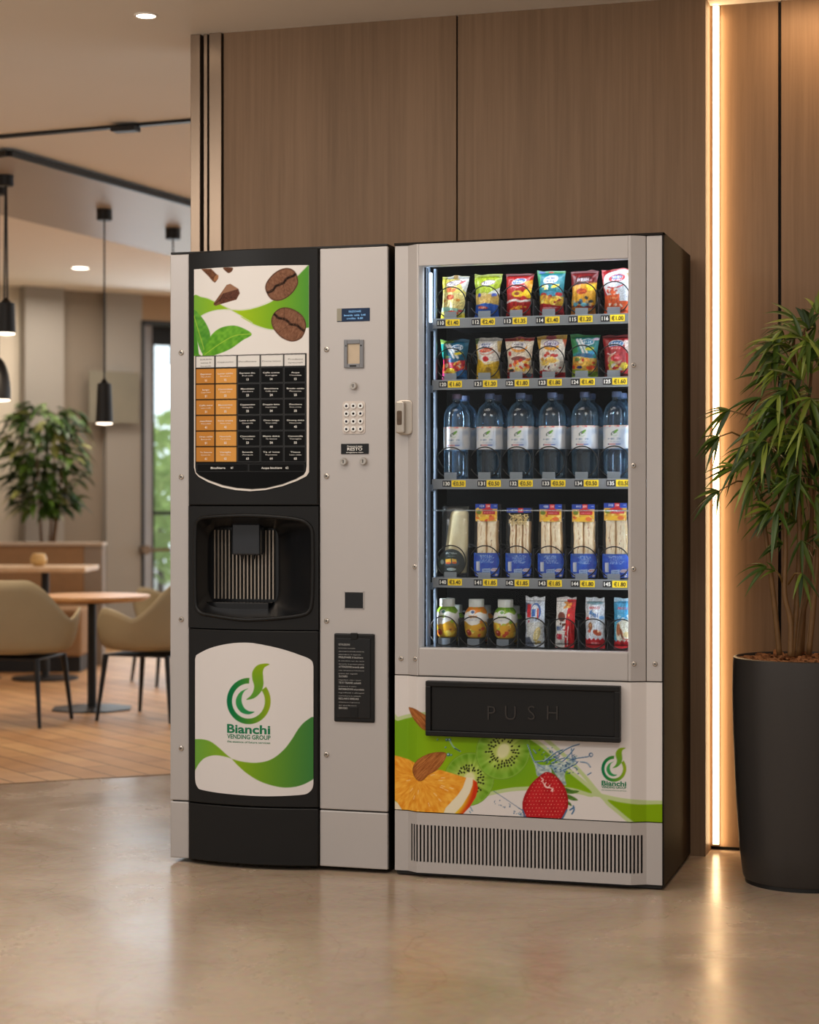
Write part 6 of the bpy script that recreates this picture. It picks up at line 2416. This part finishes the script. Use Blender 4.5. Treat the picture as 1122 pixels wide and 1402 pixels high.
def bottle(X, yc, label, group, capm):
    root = thing('water_bottle', label, 'water bottle', (X, yc, zt3), group)
    r = BR
    pr = [(0.0, 0.004), (0.016, 0.002), (0.024, 0.0005), (0.031, 0.003), (0.0362, 0.012), (r * 0.985, 0.024), (r * 0.965, 0.034), (r * 0.99, 0.044), (r * 0.965, 0.055), (r * 0.99, 0.066), (r * 0.985, 0.082), (r, 0.085), (r, 0.151), (r * 0.985, 0.154), (r, 0.165), (r * 0.99, 0.178), (r * 0.95, 0.190), (r * 0.86, 0.201), (r * 0.70, 0.211), (r * 0.50, 0.218), (r * 0.36, 0.222), (0.0125, 0.226), (0.0125, 0.232), (0.0150, 0.233), (0.0150, 0.235), (0.0122, 0.236)]
    MB().lathe((X, yc, zt3 + 0.0006), pr, 40).build('body', M['pet'], root, smooth=60)
    bottle_label(X, yc, zt3 + 0.0855).build('paper_label', M['paper'], root, smooth=True, color=True)
    MB().lathe((X, yc, zt3 + 0.0006), [(0.0140, 0.2325), (0.0142, 0.236), (0.0142, 0.247), (0.0128, 0.2485), (0.0, 0.2485)], 24).build('cap', capm, root, smooth=40)
    return root


ordn = ['leftmost', 'second from left', 'third from left', 'fourth from left', 'fifth from left', 'rightmost']
b0 = bottle(COLX[0] + 0.007, yb3, 'clear water bottle with white label and mauve cap, leftmost in the front row', 'water bottles on the middle shelf', M['cap_mauve'])
b1 = bottle(COLX[1] + 0.004, yb3, 'clear water bottle with white label, second from left in the middle shelf front row', 'water bottles on the middle shelf', M['cap_blue'])
for c in range(2, 6):
    dup(b1, (COLX[c] + (0.0 if c > 2 else 0.002), yb3, zt3), 'clear water bottle with white label, %s in the middle shelf front row' % ordn[c])
for c in range(6):
    q = (b0 if c == 0 else b1).location if c < 2 else (COLX[c], 0, 0)
    dup(b1, (COLX[c] + (0.007, 0.004, 0.002, 0, 0, 0)[c], yb3 + 0.0885, zt3), 'water bottle half hidden behind the %s front bottle of the middle shelf' % ordn[c])

# ------------------------------------------------------------------ sandwiches and the wrap
M['bread'] = mat('printed bread', (1, 1, 1, 1), 0.8, var=0.1, scale=120, attr=True, bump=0.1, bscale=500)
M['card'] = mat('printed card', (1, 1, 1, 1), 0.35, var=0.02, attr=True)
M['cello'] = mat_clear('clear wrapper', (0.97, 0.98, 0.99, 1), gloss=0.03, haze=0.008, hazecol=(0.5, 0.55, 0.6, 1), rough=0.12, edge=0.12, fres=0.2)
zt4 = RAILZ[3] + 0.014
yc4 = Y0 + 0.033


def card(X, z0, W, H, yfront, curve, paint, bc, name, parent, thick=0.002, round_=False, nu=44, nv=44):
    U, V = np.meshgrid(np.linspace(-1, 1, nu), np.linspace(0, 1, nv), indexing='xy')
    hw = np.full(V.shape, W / 2)
    if round_:
        hw = W / 2 * np.where(V > 0.5, 1.0, 1 - 0.13 * ((0.5 - V) / 0.5) ** 3)
    P = np.stack([(X + U * hw).ravel(), (yfront + curve * U * U).ravel(), (z0 + V * H).ravel()], 1)
    A = Art((U * W / 2 * 1000).ravel(), ((1 - V) * H * 1000).ravel(), bc, 0.5)
    paint(A, W * 1000, H * 1000)
    m = MB()
    c_ = A.linear()
    sheet(m, P, c_, nu, nv)
    P2 = P.copy()
    P2[:, 1] += thick
    sheet(m, P2, c_ * 0 + np.array([0.02, 0.08, 0.4, 1]), nu, nv, flip=True)
    return m.build(name, M['card'], parent, smooth=60, color=True)


def blue_label(seed):
    def f(A, W, H):
        A.put(np.clip(vnoise(A.X * 0.12, A.Y * 0.12, seed) * 1.2 - 0.3, 0, 1), (30, 96, 204))
        r_ = random.Random(seed)
        A.ell(-14, -3, 20, 10, (180, 196, 226), -0.2); A.ell(-12, -1, 20, 10, (34, 84, 176), -0.2)
        for i in range(7):
            scribble(A, r_.uniform(-2, 6), 7 + i * 3.4, r_.uniform(28, 44), 2.6, (196, 212, 240), seed + i, 16)
        A.poly([(-30, 25), (-19, 25), (-19, 52), (-30, 52)], (214, 220, 232))
        for i in range(5):
            A.line([(-28.5 + i * 2, 27), (-28.5 + i * 2, 50)], 0.7, (160, 170, 190), False)
        A.poly([(-12, 46), (12, 44), (12, 60), (-12, 62)], (160, 184, 222)); scribble(A, 0, 50, 20, 3, (60, 90, 160), seed + 11, 8); scribble(A, 0, 56, 18, 3, (60, 90, 160), seed + 12, 8)
        A.ell(24, 48, 11, 5, (206, 200, 214), -0.1); scribble(A, 24, 48, 14, 3, (190, 70, 60), seed + 13, 5)
        A.ell(6, 64, 6, 2.5, (206, 50, 40)); A.ell(-30, 62, 4, 4, (226, 226, 226)); A.ell(32, 63, 4, 3, (226, 210, 200))
    return f


def header(seed, plain=False):
    def f(A, W, H):
        band(A, -1, 13, (28, 66, 170)); A.poly([(-2, -1), (13, -1), (13, 12), (-2, 12)], (206, 40, 44)); scribble(A, 5.5, 6, 11, 6, (240, 226, 220), seed, 3)
        scribble(A, -13, 6, 15, 6.5, (226, 230, 240), seed + 1, 3)
        A.line([(24, 6), (30, 6)], 1.2, (200, 210, 230), False)
        if plain:
            return
        band(A, 14, 60, (226, 176, 60)); A.put(np.clip((np.abs(A.X) - 31.5) / 0.8, 0, 1) * (A.Y > 13.4), (40, 60, 100))
        blobs(A, 26, -29, 29, 16, 50, 3, 7, [(240, 200, 80), (222, 120, 50), (236, 170, 50), (206, 70, 40), (244, 220, 130), (190, 150, 60)], seed)
        A.ell(4, 17, 16, 5, (200, 34, 36)); A.poly([(-10, 20), (26, 20), (26, 30), (-10, 30)], (176, 26, 40)); scribble(A, 8, 25, 28, 3.6, (226, 170, 160), seed + 2, 9)
        A.ell(-22, 24, 8, 6, (110, 130, 40)); A.ell(-8, 42, 16, 5, (236, 190, 50), -0.3); A.ell(16, 42, 9, 6, (222, 110, 50))
    return f


def slices(root, X, z0, H, W, yc, seed, n=2, top_taper=0.0):
    """bread slices seen on their cut edge"""
    r_ = random.Random(seed)
    w = W / n
    for k in range(n):
        xa_ = X - W / 2 + k * w + 0.0012
        xb_ = xa_ + w - 0.0024
        nu_, nv_ = 15, 34
        m = MB()
        U, V = np.meshgrid(np.linspace(0, 1, nu_), np.linspace(0, 1, nv_), indexing='xy')
        wob = 0.0022 * (vnoise(V * 5, V * 0 + k, seed) - 0.5)
        dent = 0.003 * (vnoise(U * 3, V * 6, seed + 3) - 0.5)
        xs_ = xa_ + (xb_ - xa_) * U + wob + (X - xa_ - w / 2) * top_taper * V
        ys_ = yc - 0.018 + 0.004 * (2 * U - 1) ** 6 + dent
        zs_ = z0 + H * V
        A = Art((U * w * 1000).ravel(), (V * H * 1000).ravel(), (255, 240, 210), 0.5)
        nn = vnoise(A.X * 0.5, A.Y * 0.12, seed + k)
        A.put(np.clip(nn * 1.8 - 0.9, 0, 1) * 0.7, (226, 188, 134))
        A.put(np.clip(1 - np.abs(A.X - w * 500 - 2 * np.sin(A.Y * 0.07 + seed)) / 1.6, 0, 1) * (vnoise(A.Y * 0.14, A.Y * 0 + 1, seed + k) > 0.35) * 0.75, (176, 120, 70))
        A.put(np.clip((np.abs(U.ravel() - 0.5) - 0.40) / 0.08, 0, 1) * 0.8, (214, 172, 118))
        blobs(A, 3, w * 350, w * 650, 10, H * 900, 0.7, 1.6, [(120, 70, 40), (170, 90, 60)], seed + 5 + k, 2.0)
        P = np.stack([xs_.ravel(), ys_.ravel(), zs_.ravel()], 1)
        c_ = A.linear()
        sheet(m, P, c_, nu_, nv_)
        P2 = P.copy()
        P2[:, 1] = yc + 0.016
        sheet(m, P2, c_, nu_, nv_, flip=True)
        ring = list(range(nu_)) + [nu_ * q + nu_ - 1 for q in range(1, nv_)] + [nu_ * (nv_ - 1) + q for q in range(nu_ - 2, -1, -1)] + [nu_ * q for q in range(nv_ - 2, 0, -1)]
        N_ = nu_ * nv_
        m.f += [(ring[i], N_ + ring[i], N_ + ring[(i + 1) % len(ring)], ring[(i + 1) % len(ring)]) for i in range(len(ring))]
        m.m += [0] * len(ring)
        m.build('bread_slice', M['bread'], root, smooth=50, color=True)


def wrapper(root, X, z0, H, W, yc, top=1.0):
    m = MB()
    pts = []
    for i in range(24):
        a = 2 * PI * i / 24
        c, s = math.cos(a), math.sin(a)
        pts.append((math.copysign(abs(c) ** 0.5, c), math.copysign(abs(s) ** 0.5, s)))
    vs, fs = [], []
    lv = [(0.0, 0.97, 0.9), (0.05, 1.0, 1.0), (0.5, 1.0, 1.0), (0.8, 1.0, 0.8), (0.94, 1.0, 0.3), (1.0, 1.0, 0.08)]
    for q, kx_, ky_ in lv:
        for a, b in pts:
            vs.append((X + a * W / 2 * kx_, yc + b * 0.0265 * ky_, z0 + H * q))
    for k in range(len(lv) - 1):
        for i in range(24):
            j = (i + 1) % 24
            fs.append((k * 24 + i, k * 24 + j, (k + 1) * 24 + j, (k + 1) * 24 + i))
    m.add(vs, fs)
    return m.build('clear_wrapper', M['cello'], root, smooth=40)


def sandwich(c, label, H, seed, head=True, lift=0.0):
    X = COLX[c] + 0.002
    root = thing('sandwich_pack', label, 'sandwich', (X, yc4, zt4), 'packed sandwiches on the fourth shelf')
    z = zt4 + 0.0008
    W = 0.072
    card(X, z + 0.002, 0.0765, 0.068, yc4 - 0.0255, 0.006, blue_label(seed), (14, 66, 184), 'base_label', root, round_=True)
    zb0 = z + 0.066
    top = z + H
    if head:
        slices(root, X - 0.001, zb0 - 0.03, H - 0.048 - 0.036, 0.060, yc4, seed, 2)
        card(X - 0.001, top - 0.050, 0.066, 0.050, yc4 - 0.0225, 0.004, header(seed), (30, 70, 170), 'header_card', root)
    else:
        slices(root, X + 0.002, zb0 - 0.03, H - 0.075, 0.058, yc4, seed, 3)
        m = MB()
        r_ = random.Random(seed)
        for i in range(120):
            p = Vector((X + r_.uniform(-.026, .026), yc4 - 0.018 + r_.uniform(-.003, .008), top - 0.036 + r_.uniform(-.014, .016)))
            d = Vector((r_.uniform(-1, 1), r_.uniform(-.3, .3), r_.uniform(-1, 1))).normalized() * 0.005
            m.tube([p - d, p + d], 0.0016, 5)
        m.build('cheese_shreds', mat('grated cheese', C(228, 206, 150), 0.6, var=0.15), root, smooth=True, kind='stuff')
        card(X - 0.001, top - 0.014, 0.072, 0.013, yc4 - 0.012, 0.003, header(seed, True), (30, 66, 150), 'header_card', root)
    wrapper(root, X, z, H + 0.001, 0.0775, yc4)
    return root


for c, H_, hd_, lab in ((1, 0.212, True, 'packed sandwich with blue base label and header card, second from left on the fourth shelf'),
                        (2, 0.201, False, 'packed sandwich without picture header, grated cheese showing, third on the fourth shelf'),
                        (3, 0.211, True, 'packed sandwich with blue base label and header card, fourth from left on the fourth shelf'),
                        (4, 0.211, True, 'packed sandwich with blue base label and header card, fifth from left on the fourth shelf'),
                        (5, 0.215, True, 'tallest packed sandwich with blue base label, rightmost on the fourth shelf')):
    sandwich(c, lab, H_, 40 + c * 3, hd_)

# tortilla wrap with a round dark label
X = COLX[0]
wr_ = thing('tortilla_wrap', 'pale tortilla wrap in clear film with a round dark label, leftmost on the fourth shelf', 'wrap', (X, yc4, zt4), None)
m = MB()
vs, cs = [], []
nA, nZ = 40, 36
for k in range(nZ):
    q = k / (nZ - 1)
    z = zt4 + 0.012 + q * 0.183
    cxw = X + 0.0 + 0.021 * q
    r = 0.0385 - 0.0135 * q ** 1.2
    if q > 0.93:
        r *= 1 - 0.35 * ((q - 0.93) / 0.07) ** 2
    for i in range(nA):
        a = 2 * PI * i / nA
        fold = 0.0035 * max(0.0, math.cos(a + 1.2 + q * 1.5)) ** 6
        rr_ = r * (1 + 0.03 * math.sin(3 * a + 5 * q)) + fold
        vs.append((cxw + rr_ * math.cos(a), yc4 + rr_ * 0.55 * math.sin(a), z))
        n_ = float(vnoise(np.array([a * 2.5]), np.array([q * 9]), 3)[0])
        f_ = max(0.0, math.cos(a + 1.2 + q * 1.5)) ** 10
        g = n_ * 0.5
        cs.append(C(int(236 - 18 * g - 40 * f_), int(228 - 22 * g - 48 * f_), int(196 - 34 * g - 56 * f_)))
fs = [(k * nA + i, k * nA + (i + 1) % nA, (k + 1) * nA + (i + 1) % nA, (k + 1) * nA + i) for k in range(nZ - 1) for i in range(nA)] + [tuple(range(nA - 1, -1, -1)), tuple(range((nZ - 1) * nA, nZ * nA))]
m.add(vs, fs, 0, cs)
m.build('tortilla', M['bread'], wr_, smooth=50, color=True)


def round_label(A, W, H):
    A.ell(0, H / 2, W / 2, H / 2, (24, 34, 34))
    A.ell(0, H / 2, W / 2 - 2, H / 2 - 2, (14, 30, 32))
    A.put(np.clip(vnoise(A.X * 0.1, A.Y * 0.1, 5) * 2 - 1.1, 0, 1) * 0.7, (50, 76, 40))
    scribble(A, 0, 12, 34, 6, (190, 206, 206), 3, 7); scribble(A, 0, 21, 24, 3, (150, 170, 170), 4, 8)
    A.ell(0, 40, 24, 10, (50, 70, 84)); A.poly([(-18, 30), (-2, 28), (-1, 40), (-17, 44)], (232, 180, 50)); A.poly([(1, 28), (15, 30), (16, 40), (3, 42)], (236, 190, 60)); A.ell(-9, 41, 8, 3, (200, 80, 40)); A.ell(9, 40, 7, 3, (206, 90, 40))
    A.ell(-28, 38, 5, 7, (140, 160, 160)); A.ell(0, 59, 14, 4, (180, 196, 196)); scribble(A, 0, 59, 20, 3, (40, 60, 60), 8, 6)


# disc label, set in front of the wrap
rl = 0.0400
m = MB()
vs, xs_, ys_ = [], [], []
nr, na = 34, 72
for k in range(nr + 1):
    for i in range(na):
        a = 2 * PI * i / na
        r = rl * k / nr
        vs.append((X - 0.001 + r * math.cos(a), yc4 - 0.0235, zt4 + 0.0415 + r * math.sin(a)))
        xs_.append(r * math.cos(a) * 1000)
        ys_.append((rl - r * math.sin(a)) * 1000)
A = Art(np.array(xs_), np.array(ys_), (24, 34, 34), 0.5)
round_label(A, 80, 80)
fs = [(k * na + i, k * na + (i + 1) % na, (k + 1) * na + (i + 1) % na, (k + 1) * na + i) for k in range(nr) for i in range(na)]
m.add(vs, fs, 0, A.linear().tolist())
o_ = len(m.v)
m.v += [(p[0], p[1] + 0.0012, p[2]) for p in m.v[nr * na:(nr + 1) * na]]
m.c += m.c[nr * na:(nr + 1) * na]
m.f += [(nr * na + i, o_ + i, o_ + (i + 1) % na, nr * na + (i + 1) % na) for i in range(na)]
m.m += [0] * na
m.build('round_label', M['card'], wr_, smooth=40, color=True)
wrapper(wr_, X + 0.006, zt4 + 0.0008, 0.205, 0.0785, yc4 - 0.0)

# ------------------------------------------------------------------ juice bottles
M['sleeve'] = mat('printed shrink sleeve', (1, 1, 1, 1), 0.3, var=0.02, attr=True)
M['cap_white'] = mat('white ribbed cap', C(214, 218, 214), 0.45)
zj = zt5 + 0.0235
yj = Y0 + 0.041
JP = [(0.020, 0.0), (0.0265, 0.002), (0.0305, 0.008), (0.0335, 0.018), (0.0352, 0.03), (0.0360, 0.042), (0.0358, 0.054), (0.0345, 0.066), (0.0318, 0.076), (0.0275, 0.0835), (0.0235, 0.088), (0.0215, 0.0905)]


def juice(X, yc, label, topc, seed, emblem, cols):
    root = thing('juice_bottle', label, 'juice bottle', (X, yc, zj), 'juice bottles on the bottom shelf')
    zz = [p[1] for p in JP]
    rr_ = [p[0] for p in JP]
    na_, nz_ = 84, 70
    A_, Z_ = np.meshgrid(np.linspace(-PI, PI, na_), np.linspace(0, 0.0905, nz_), indexing='xy')
    R = np.interp(Z_, zz, rr_)
    P = np.stack([(X + R * np.sin(A_)).ravel(), (yc - R * np.cos(A_)).ravel(), (zj + 0.0008 + Z_).ravel()], 1)
    A = Art((A_ * 36).ravel(), (90.5 - Z_ * 1000).ravel(), (226, 226, 224), 0.5)
    w_ = 17 + 3 * np.sin(A.X * 0.14 + seed) + 3 * (vnoise(A.X * 0.1, A.X * 0, seed) - .5)
    A.put(np.clip(w_ - A.Y + 0.5, 0, 1), topc)
    A.put(np.clip(w_ - A.Y, 0, 1) * np.clip(vnoise(A.X * 0.15, A.Y * 0.15, seed) * 2 - 1, 0, 1), (150, 180, 60))
    A.poly([(-18, 12), (-6, 8), (4, 12), (0, 22), (-14, 22)], (228, 230, 232), True)
    A.ell(-4, 14, 6, 4.5, emblem)
    scribble(A, -3, 27, 28, 8, cols[0], seed, 5)
    scribble(A, -2, 37, 24, 4, (170, 176, 190), seed + 1, 8)
    A.put(np.clip(A.Y - 47 - 6 * np.sin(A.X * 0.09 + seed) + 0.5, 0, 1), (196, 150, 40))
    blobs(A, 20, -60, 60, 50, 84, 5, 12, cols[1:], seed + 2, 0.8)
    A.ell(-18, 74, 11, 9, (150, 40, 30)); A.ell(-20, 71, 3, 2, (226, 170, 150)); A.ell(6, 60, 15, 9, (214, 160, 40)); A.ell(20, 66, 6, 5, (206, 140, 50)); A.ell(20, 66, 3, 2.4, (120, 70, 30)); A.ell(24, 42, 6, 5, cols[0])
    m = MB()
    sheet(m, P, A.linear(), na_, nz_)
    m.lathe((X, yc, zj + 0.0008), [(0.0, 0.001), (0.020, 0.0)], 40, 0, C(190, 140, 60))
    m.build('sleeve', M['sleeve'], root, smooth=50, color=True)
    mc = MB()
    n = 72
    pr = [(0.0208, 0.0895), (0.0226, 0.091), (0.0226, 0.1115), (0.0212, 0.1135), (0.0, 0.1135)]
    mc.lathe((X, yc, zj + 0.0008), pr, n)
    for i in range(n):
        if i % 2:
            for k in (1, 2):
                x_, y_, z_ = mc.v[k * n + i]
                mc.v[k * n + i] = (X + (x_ - X) * 0.97, yc + (y_ - yc) * 0.97, z_)
    mc.build('cap', M['cap_white'], root, smooth=30)
    return root


YB_ = [(232, 200, 60), (222, 170, 40), (190, 70, 40), (206, 150, 50), (170, 180, 60), (236, 214, 110)]
j0 = juice(BX[0], yj, 'juice bottle with green shoulder and yellow fruit sleeve, leftmost on the bottom shelf', (112, 156, 40), 3, (60, 120, 110), [(150, 180, 40)] + YB_)
j1 = juice(BX[1], yj, 'juice bottle with orange shoulder and white cap, between the two green ones', (222, 132, 40), 8, (40, 80, 140), [(206, 130, 40)] + YB_)
j2 = juice(BX[2], yj, 'juice bottle with green shoulder and red fruit at its base, beside the snack bars', (96, 146, 36), 15, (90, 150, 60), [(120, 160, 40)] + YB_)
for src, c, l in ((j0, 0, 'leftmost green'), (j1, 1, 'orange'), (j2, 2, 'rightmost green')):
    dd_ = dup(src, (BX[c], yj + 0.083, zt5 + 0.0002), 'juice bottle almost hidden behind the %s juice bottle' % l)

# ------------------------------------------------------------------ snack bars
def q1(A, W, H):
    band(A, -1, 12, (214, 218, 226)); band(A, 12, H, (206, 216, 232)); A.poly([(-40, 14), (-12, 20), (-14, 50), (-40, 40)], (70, 80, 110)); A.poly([(-22, 22), (-10, 22), (-10, 60), (-22, 60)], (206, 30, 46))
    A.ell(4, 42, 15, 24, (40, 90, 170)); A.ell(2, 44, 12, 21, (226, 232, 242)); A.line([(10, 36), (10, 60)], 5, (206, 66, 50), False); scribble(A, -2, 46, 10, 18, (60, 110, 190), 2, 3); A.line([(-16, 70), (-14, 90)], 5, (190, 70, 90), False)
    A.poly([(-24, 76), (24, 70), (24, 140), (-10, 140), (-24, 118)], (214, 218, 220)); A.ell(8, 108, 9, 22, (222, 204, 140), 0.3); A.ell(8, 108, 5, 16, (236, 224, 176), 0.3); A.poly([(-40, 120), (-14, 116), (0, 145), (-40, 150)], (96, 104, 124)); blobs(A, 8, 2, 16, 124, 138, 2, 5, [(226, 196, 110), (206, 180, 90)], 3)


def q2(A, W, H):
    band(A, -1, H + 2, (196, 28, 34)); A.poly([(-40, -2), (0, -2), (8, 30), (4, 60), (0, 145), (-40, 145)], (226, 224, 222)); band(A, -1, 6, (206, 200, 200))
    blobs(A, 12, 0, 16, 14, 60, 4, 8, [(236, 180, 60), (244, 206, 110), (222, 140, 40)], 4); A.poly([(18, 12), (30, 12), (22, 70), (12, 60)], (200, 32, 36))
    A.ell(-10, 56, 11, 14, (112, 46, 26), -0.3); blobs(A, 8, -16, 6, 64, 82, 2, 5, [(96, 50, 36), (66, 36, 30)], 6); A.line([(-26, 60), (-18, 110)], 3, (236, 236, 240), False)
    scribble(A, -14, 88, 22, 12, (60, 90, 150), 5, 4); scribble(A, -16, 112, 18, 16, (196, 40, 70), 9, 3); A.line([(12, 84), (8, 138)], 3, (236, 214, 214), False); blobs(A, 10, -6, 10, 86, 138, 2, 4, [(236, 226, 224), (170, 24, 30)], 8)


def q3(A, W, H):
    band(A, -1, 13, (206, 214, 224)); band(A, 13, H + 2, (214, 222, 234)); A.ell(0, 15, 24, 5, (120, 160, 176))
    scribble(A, 0, 29, 32, 7, (196, 40, 50), 3, 6); blobs(A, 8, -22, 22, 40, 60, 5, 10, [(64, 120, 190), (110, 160, 214), (226, 232, 240)], 4); scribble(A, 0, 50, 26, 10, (40, 90, 170), 6, 4)
    A.ell(-20, 60, 6, 5, (206, 60, 44)); A.ell(-12, 82, 6, 12, (140, 84, 50)); A.ell(-12, 78, 3, 5, (196, 150, 100)); A.ell(8, 100, 13, 8, (176, 74, 40), 0.4); A.ell(12, 96, 4, 3, (230, 190, 150)); A.ell(-16, 96, 5, 4, (190, 80, 60))
    band(A, 118, H + 2, (190, 24, 36), 2.5, 0.5); A.ell(0, 130, 16, 4, (214, 60, 66)); scribble(A, 0, 130, 24, 3, (236, 214, 214), 9, 9)


def q4(A, W, H):
    band(A, -1, 14, (176, 210, 230)); band(A, 14, H + 2, (96, 186, 222)); A.poly([(-40, 16), (40, 12), (40, 60), (0, 70), (-40, 60)], (70, 160, 206), True); scribble(A, 2, 29, 34, 7, (206, 50, 60), 7, 7)
    blobs(A, 10, -22, 24, 38, 64, 4, 9, [(226, 236, 242), (50, 130, 196), (150, 206, 232)], 3); A.poly([(-16, 70), (40, 66), (40, 124), (-16, 124)], (232, 232, 216), True); A.ell(-14, 90, 6, 18, (156, 92, 54)); A.ell(-4, 100, 5, 14, (130, 76, 46), -0.3); A.ell(12, 104, 12, 8, (226, 206, 150)); A.line([(0, 114), (12, 118), (24, 110)], 3, (200, 70, 40))
    band(A, 122, H + 2, (186, 30, 36), 2.5, 0.5)


GB = 'snack bars on the bottom shelf'
for k, (fn, lab, ln, bc) in enumerate(((q1, 'white and blue snack bar with red edge, beside the rightmost juice bottle', 0.02, (206, 216, 232)),
                                       (q2, 'red and white snack bar with a brown drop, second of the bars', 0.05, (196, 28, 34)),
                                       (q3, 'pale blue snack bar with white middle and red bottom, third of the bars', 0.0, (214, 222, 234)),
                                       (q4, 'bright sky blue snack bar with red bottom, rightmost on the bottom shelf', 0.0, (96, 186, 222)))):
    bag('snack_bar', lab, 'snack bar', BX[3 + k] + 0.002 - ln * 0.06, zt5 + 0.001, 0.056, 0.146, 0.030, Y0 + 0.026, fn, ln, GB, bc, seed=k + 31, waist=0.03, seal=0.085, flare=0.0)
# ================================================================== light, sky and camera
w = bpy.data.worlds.new('surroundings')
scene.world = w
w.use_nodes = True
nt = w.node_tree
bg = nt.nodes['Background']
tc = nd(nt, 'ShaderNodeTexCoord')
sx = nd(nt, 'ShaderNodeSeparateXYZ')
nt.links.new(tc.outputs['Generated'], sx.inputs[0])
rp = nd(nt, 'ShaderNodeValToRGB')
e = rp.color_ramp.elements
e[0].position, e[0].color = 0.5, (0.96, 0.91, 0.86, 1)      # the lobby in front of the machines
e[1].position, e[1].color = 0.78, (2.6, 2.9, 3.1, 1)        # daylight beyond the cafe glazing
mr = nd(nt, 'ShaderNodeMapRange')
mr.inputs['From Min'].default_value = -1
nt.links.new(sx.outputs['Y'], mr.inputs['Value'])
nt.links.new(mr.outputs['Result'], rp.inputs[0])
nt.links.new(rp.outputs[0], bg.inputs['Color'])
bg.inputs['Strength'].default_value = 0.64

WARM = (1.0, 0.88, 0.76)
SOFT = (1.0, 0.95, 0.90)
# unseen soft fill lamps, added to light the machine fronts
area('lobby_fill_light', (-2.6, -2.4, 2.60), (math.radians(28), 0, math.radians(-18)), 1.6, 0.9, 42, SOFT)
area('lobby_fill_light', (0.9, -2.8, 2.60), (math.radians(28), 0, math.radians(10)), 1.4, 0.9, 27, SOFT)
area('lobby_fill_light', (-1.0, -1.0, 2.60), (0, 0, 0), 1.6, 0.6, 16, WARM)
# cafe ceiling lights and daylight from its glazing
for x, y, e_ in ((-3.4, 5.6, 14), (-1.6, 6.6, 16), (-5.0, 6.4, 20), (-4.6, 2.2, 10)):
    area('cafe_ceiling_light', (x, y, 2.54), (0, 0, 0), 0.9, 0.9, e_, WARM)
gw = wp(250)
area('glazing_daylight', (gw[0] - vx * 0.3, gw[1] - vy * 0.3, 1.25), (math.radians(-90), 0, math.atan2(vy, vx) - PI / 2), 1.6, 2.2, 22, (0.82, 0.92, 1.0))
# warm grazing light at the top of the recess
area('recess_wash', (0.75, YR - 0.16, 2.60), (math.radians(12), 0, 0), 1.0, 0.05, 5, (1.0, 0.66, 0.36))
# added unseen lamp that boosts the strip's glow on the recessed boards
area('strip_glow_boost', (x_b + 0.004, YR - 0.016, 1.3), (math.radians(90), 0, math.radians(-72)), 0.012, 2.58, 1.7, (1.0, 0.68, 0.38))

cam = bpy.data.cameras.new('camera')
co = bpy.data.objects.new('camera', cam)
COL.objects.link(co)
co.location = CAM
co.rotation_euler = (PI / 2, 0, TH)
cam.sensor_fit = 'HORIZONTAL'
cam.sensor_width = 36.0
cam.lens = F / 1122.0 * 36.0
cam.shift_y = -(701.0 - CY) / 1122.0
cam.clip_end = 200
cam.dof.use_dof = True
cam.dof.focus_distance = 5.42
cam.dof.aperture_fstop = 3.7
scene.camera = co
scene.cycles.transparent_max_bounces = 32
scene.cycles.max_bounces = 10
scene.view_settings.view_transform = 'Standard'
scene.view_settings.look = 'None'
scene.view_settings.exposure = 0.0
scene.view_settings.gamma = 1.0
scene.view_settings.use_curve_mapping = False
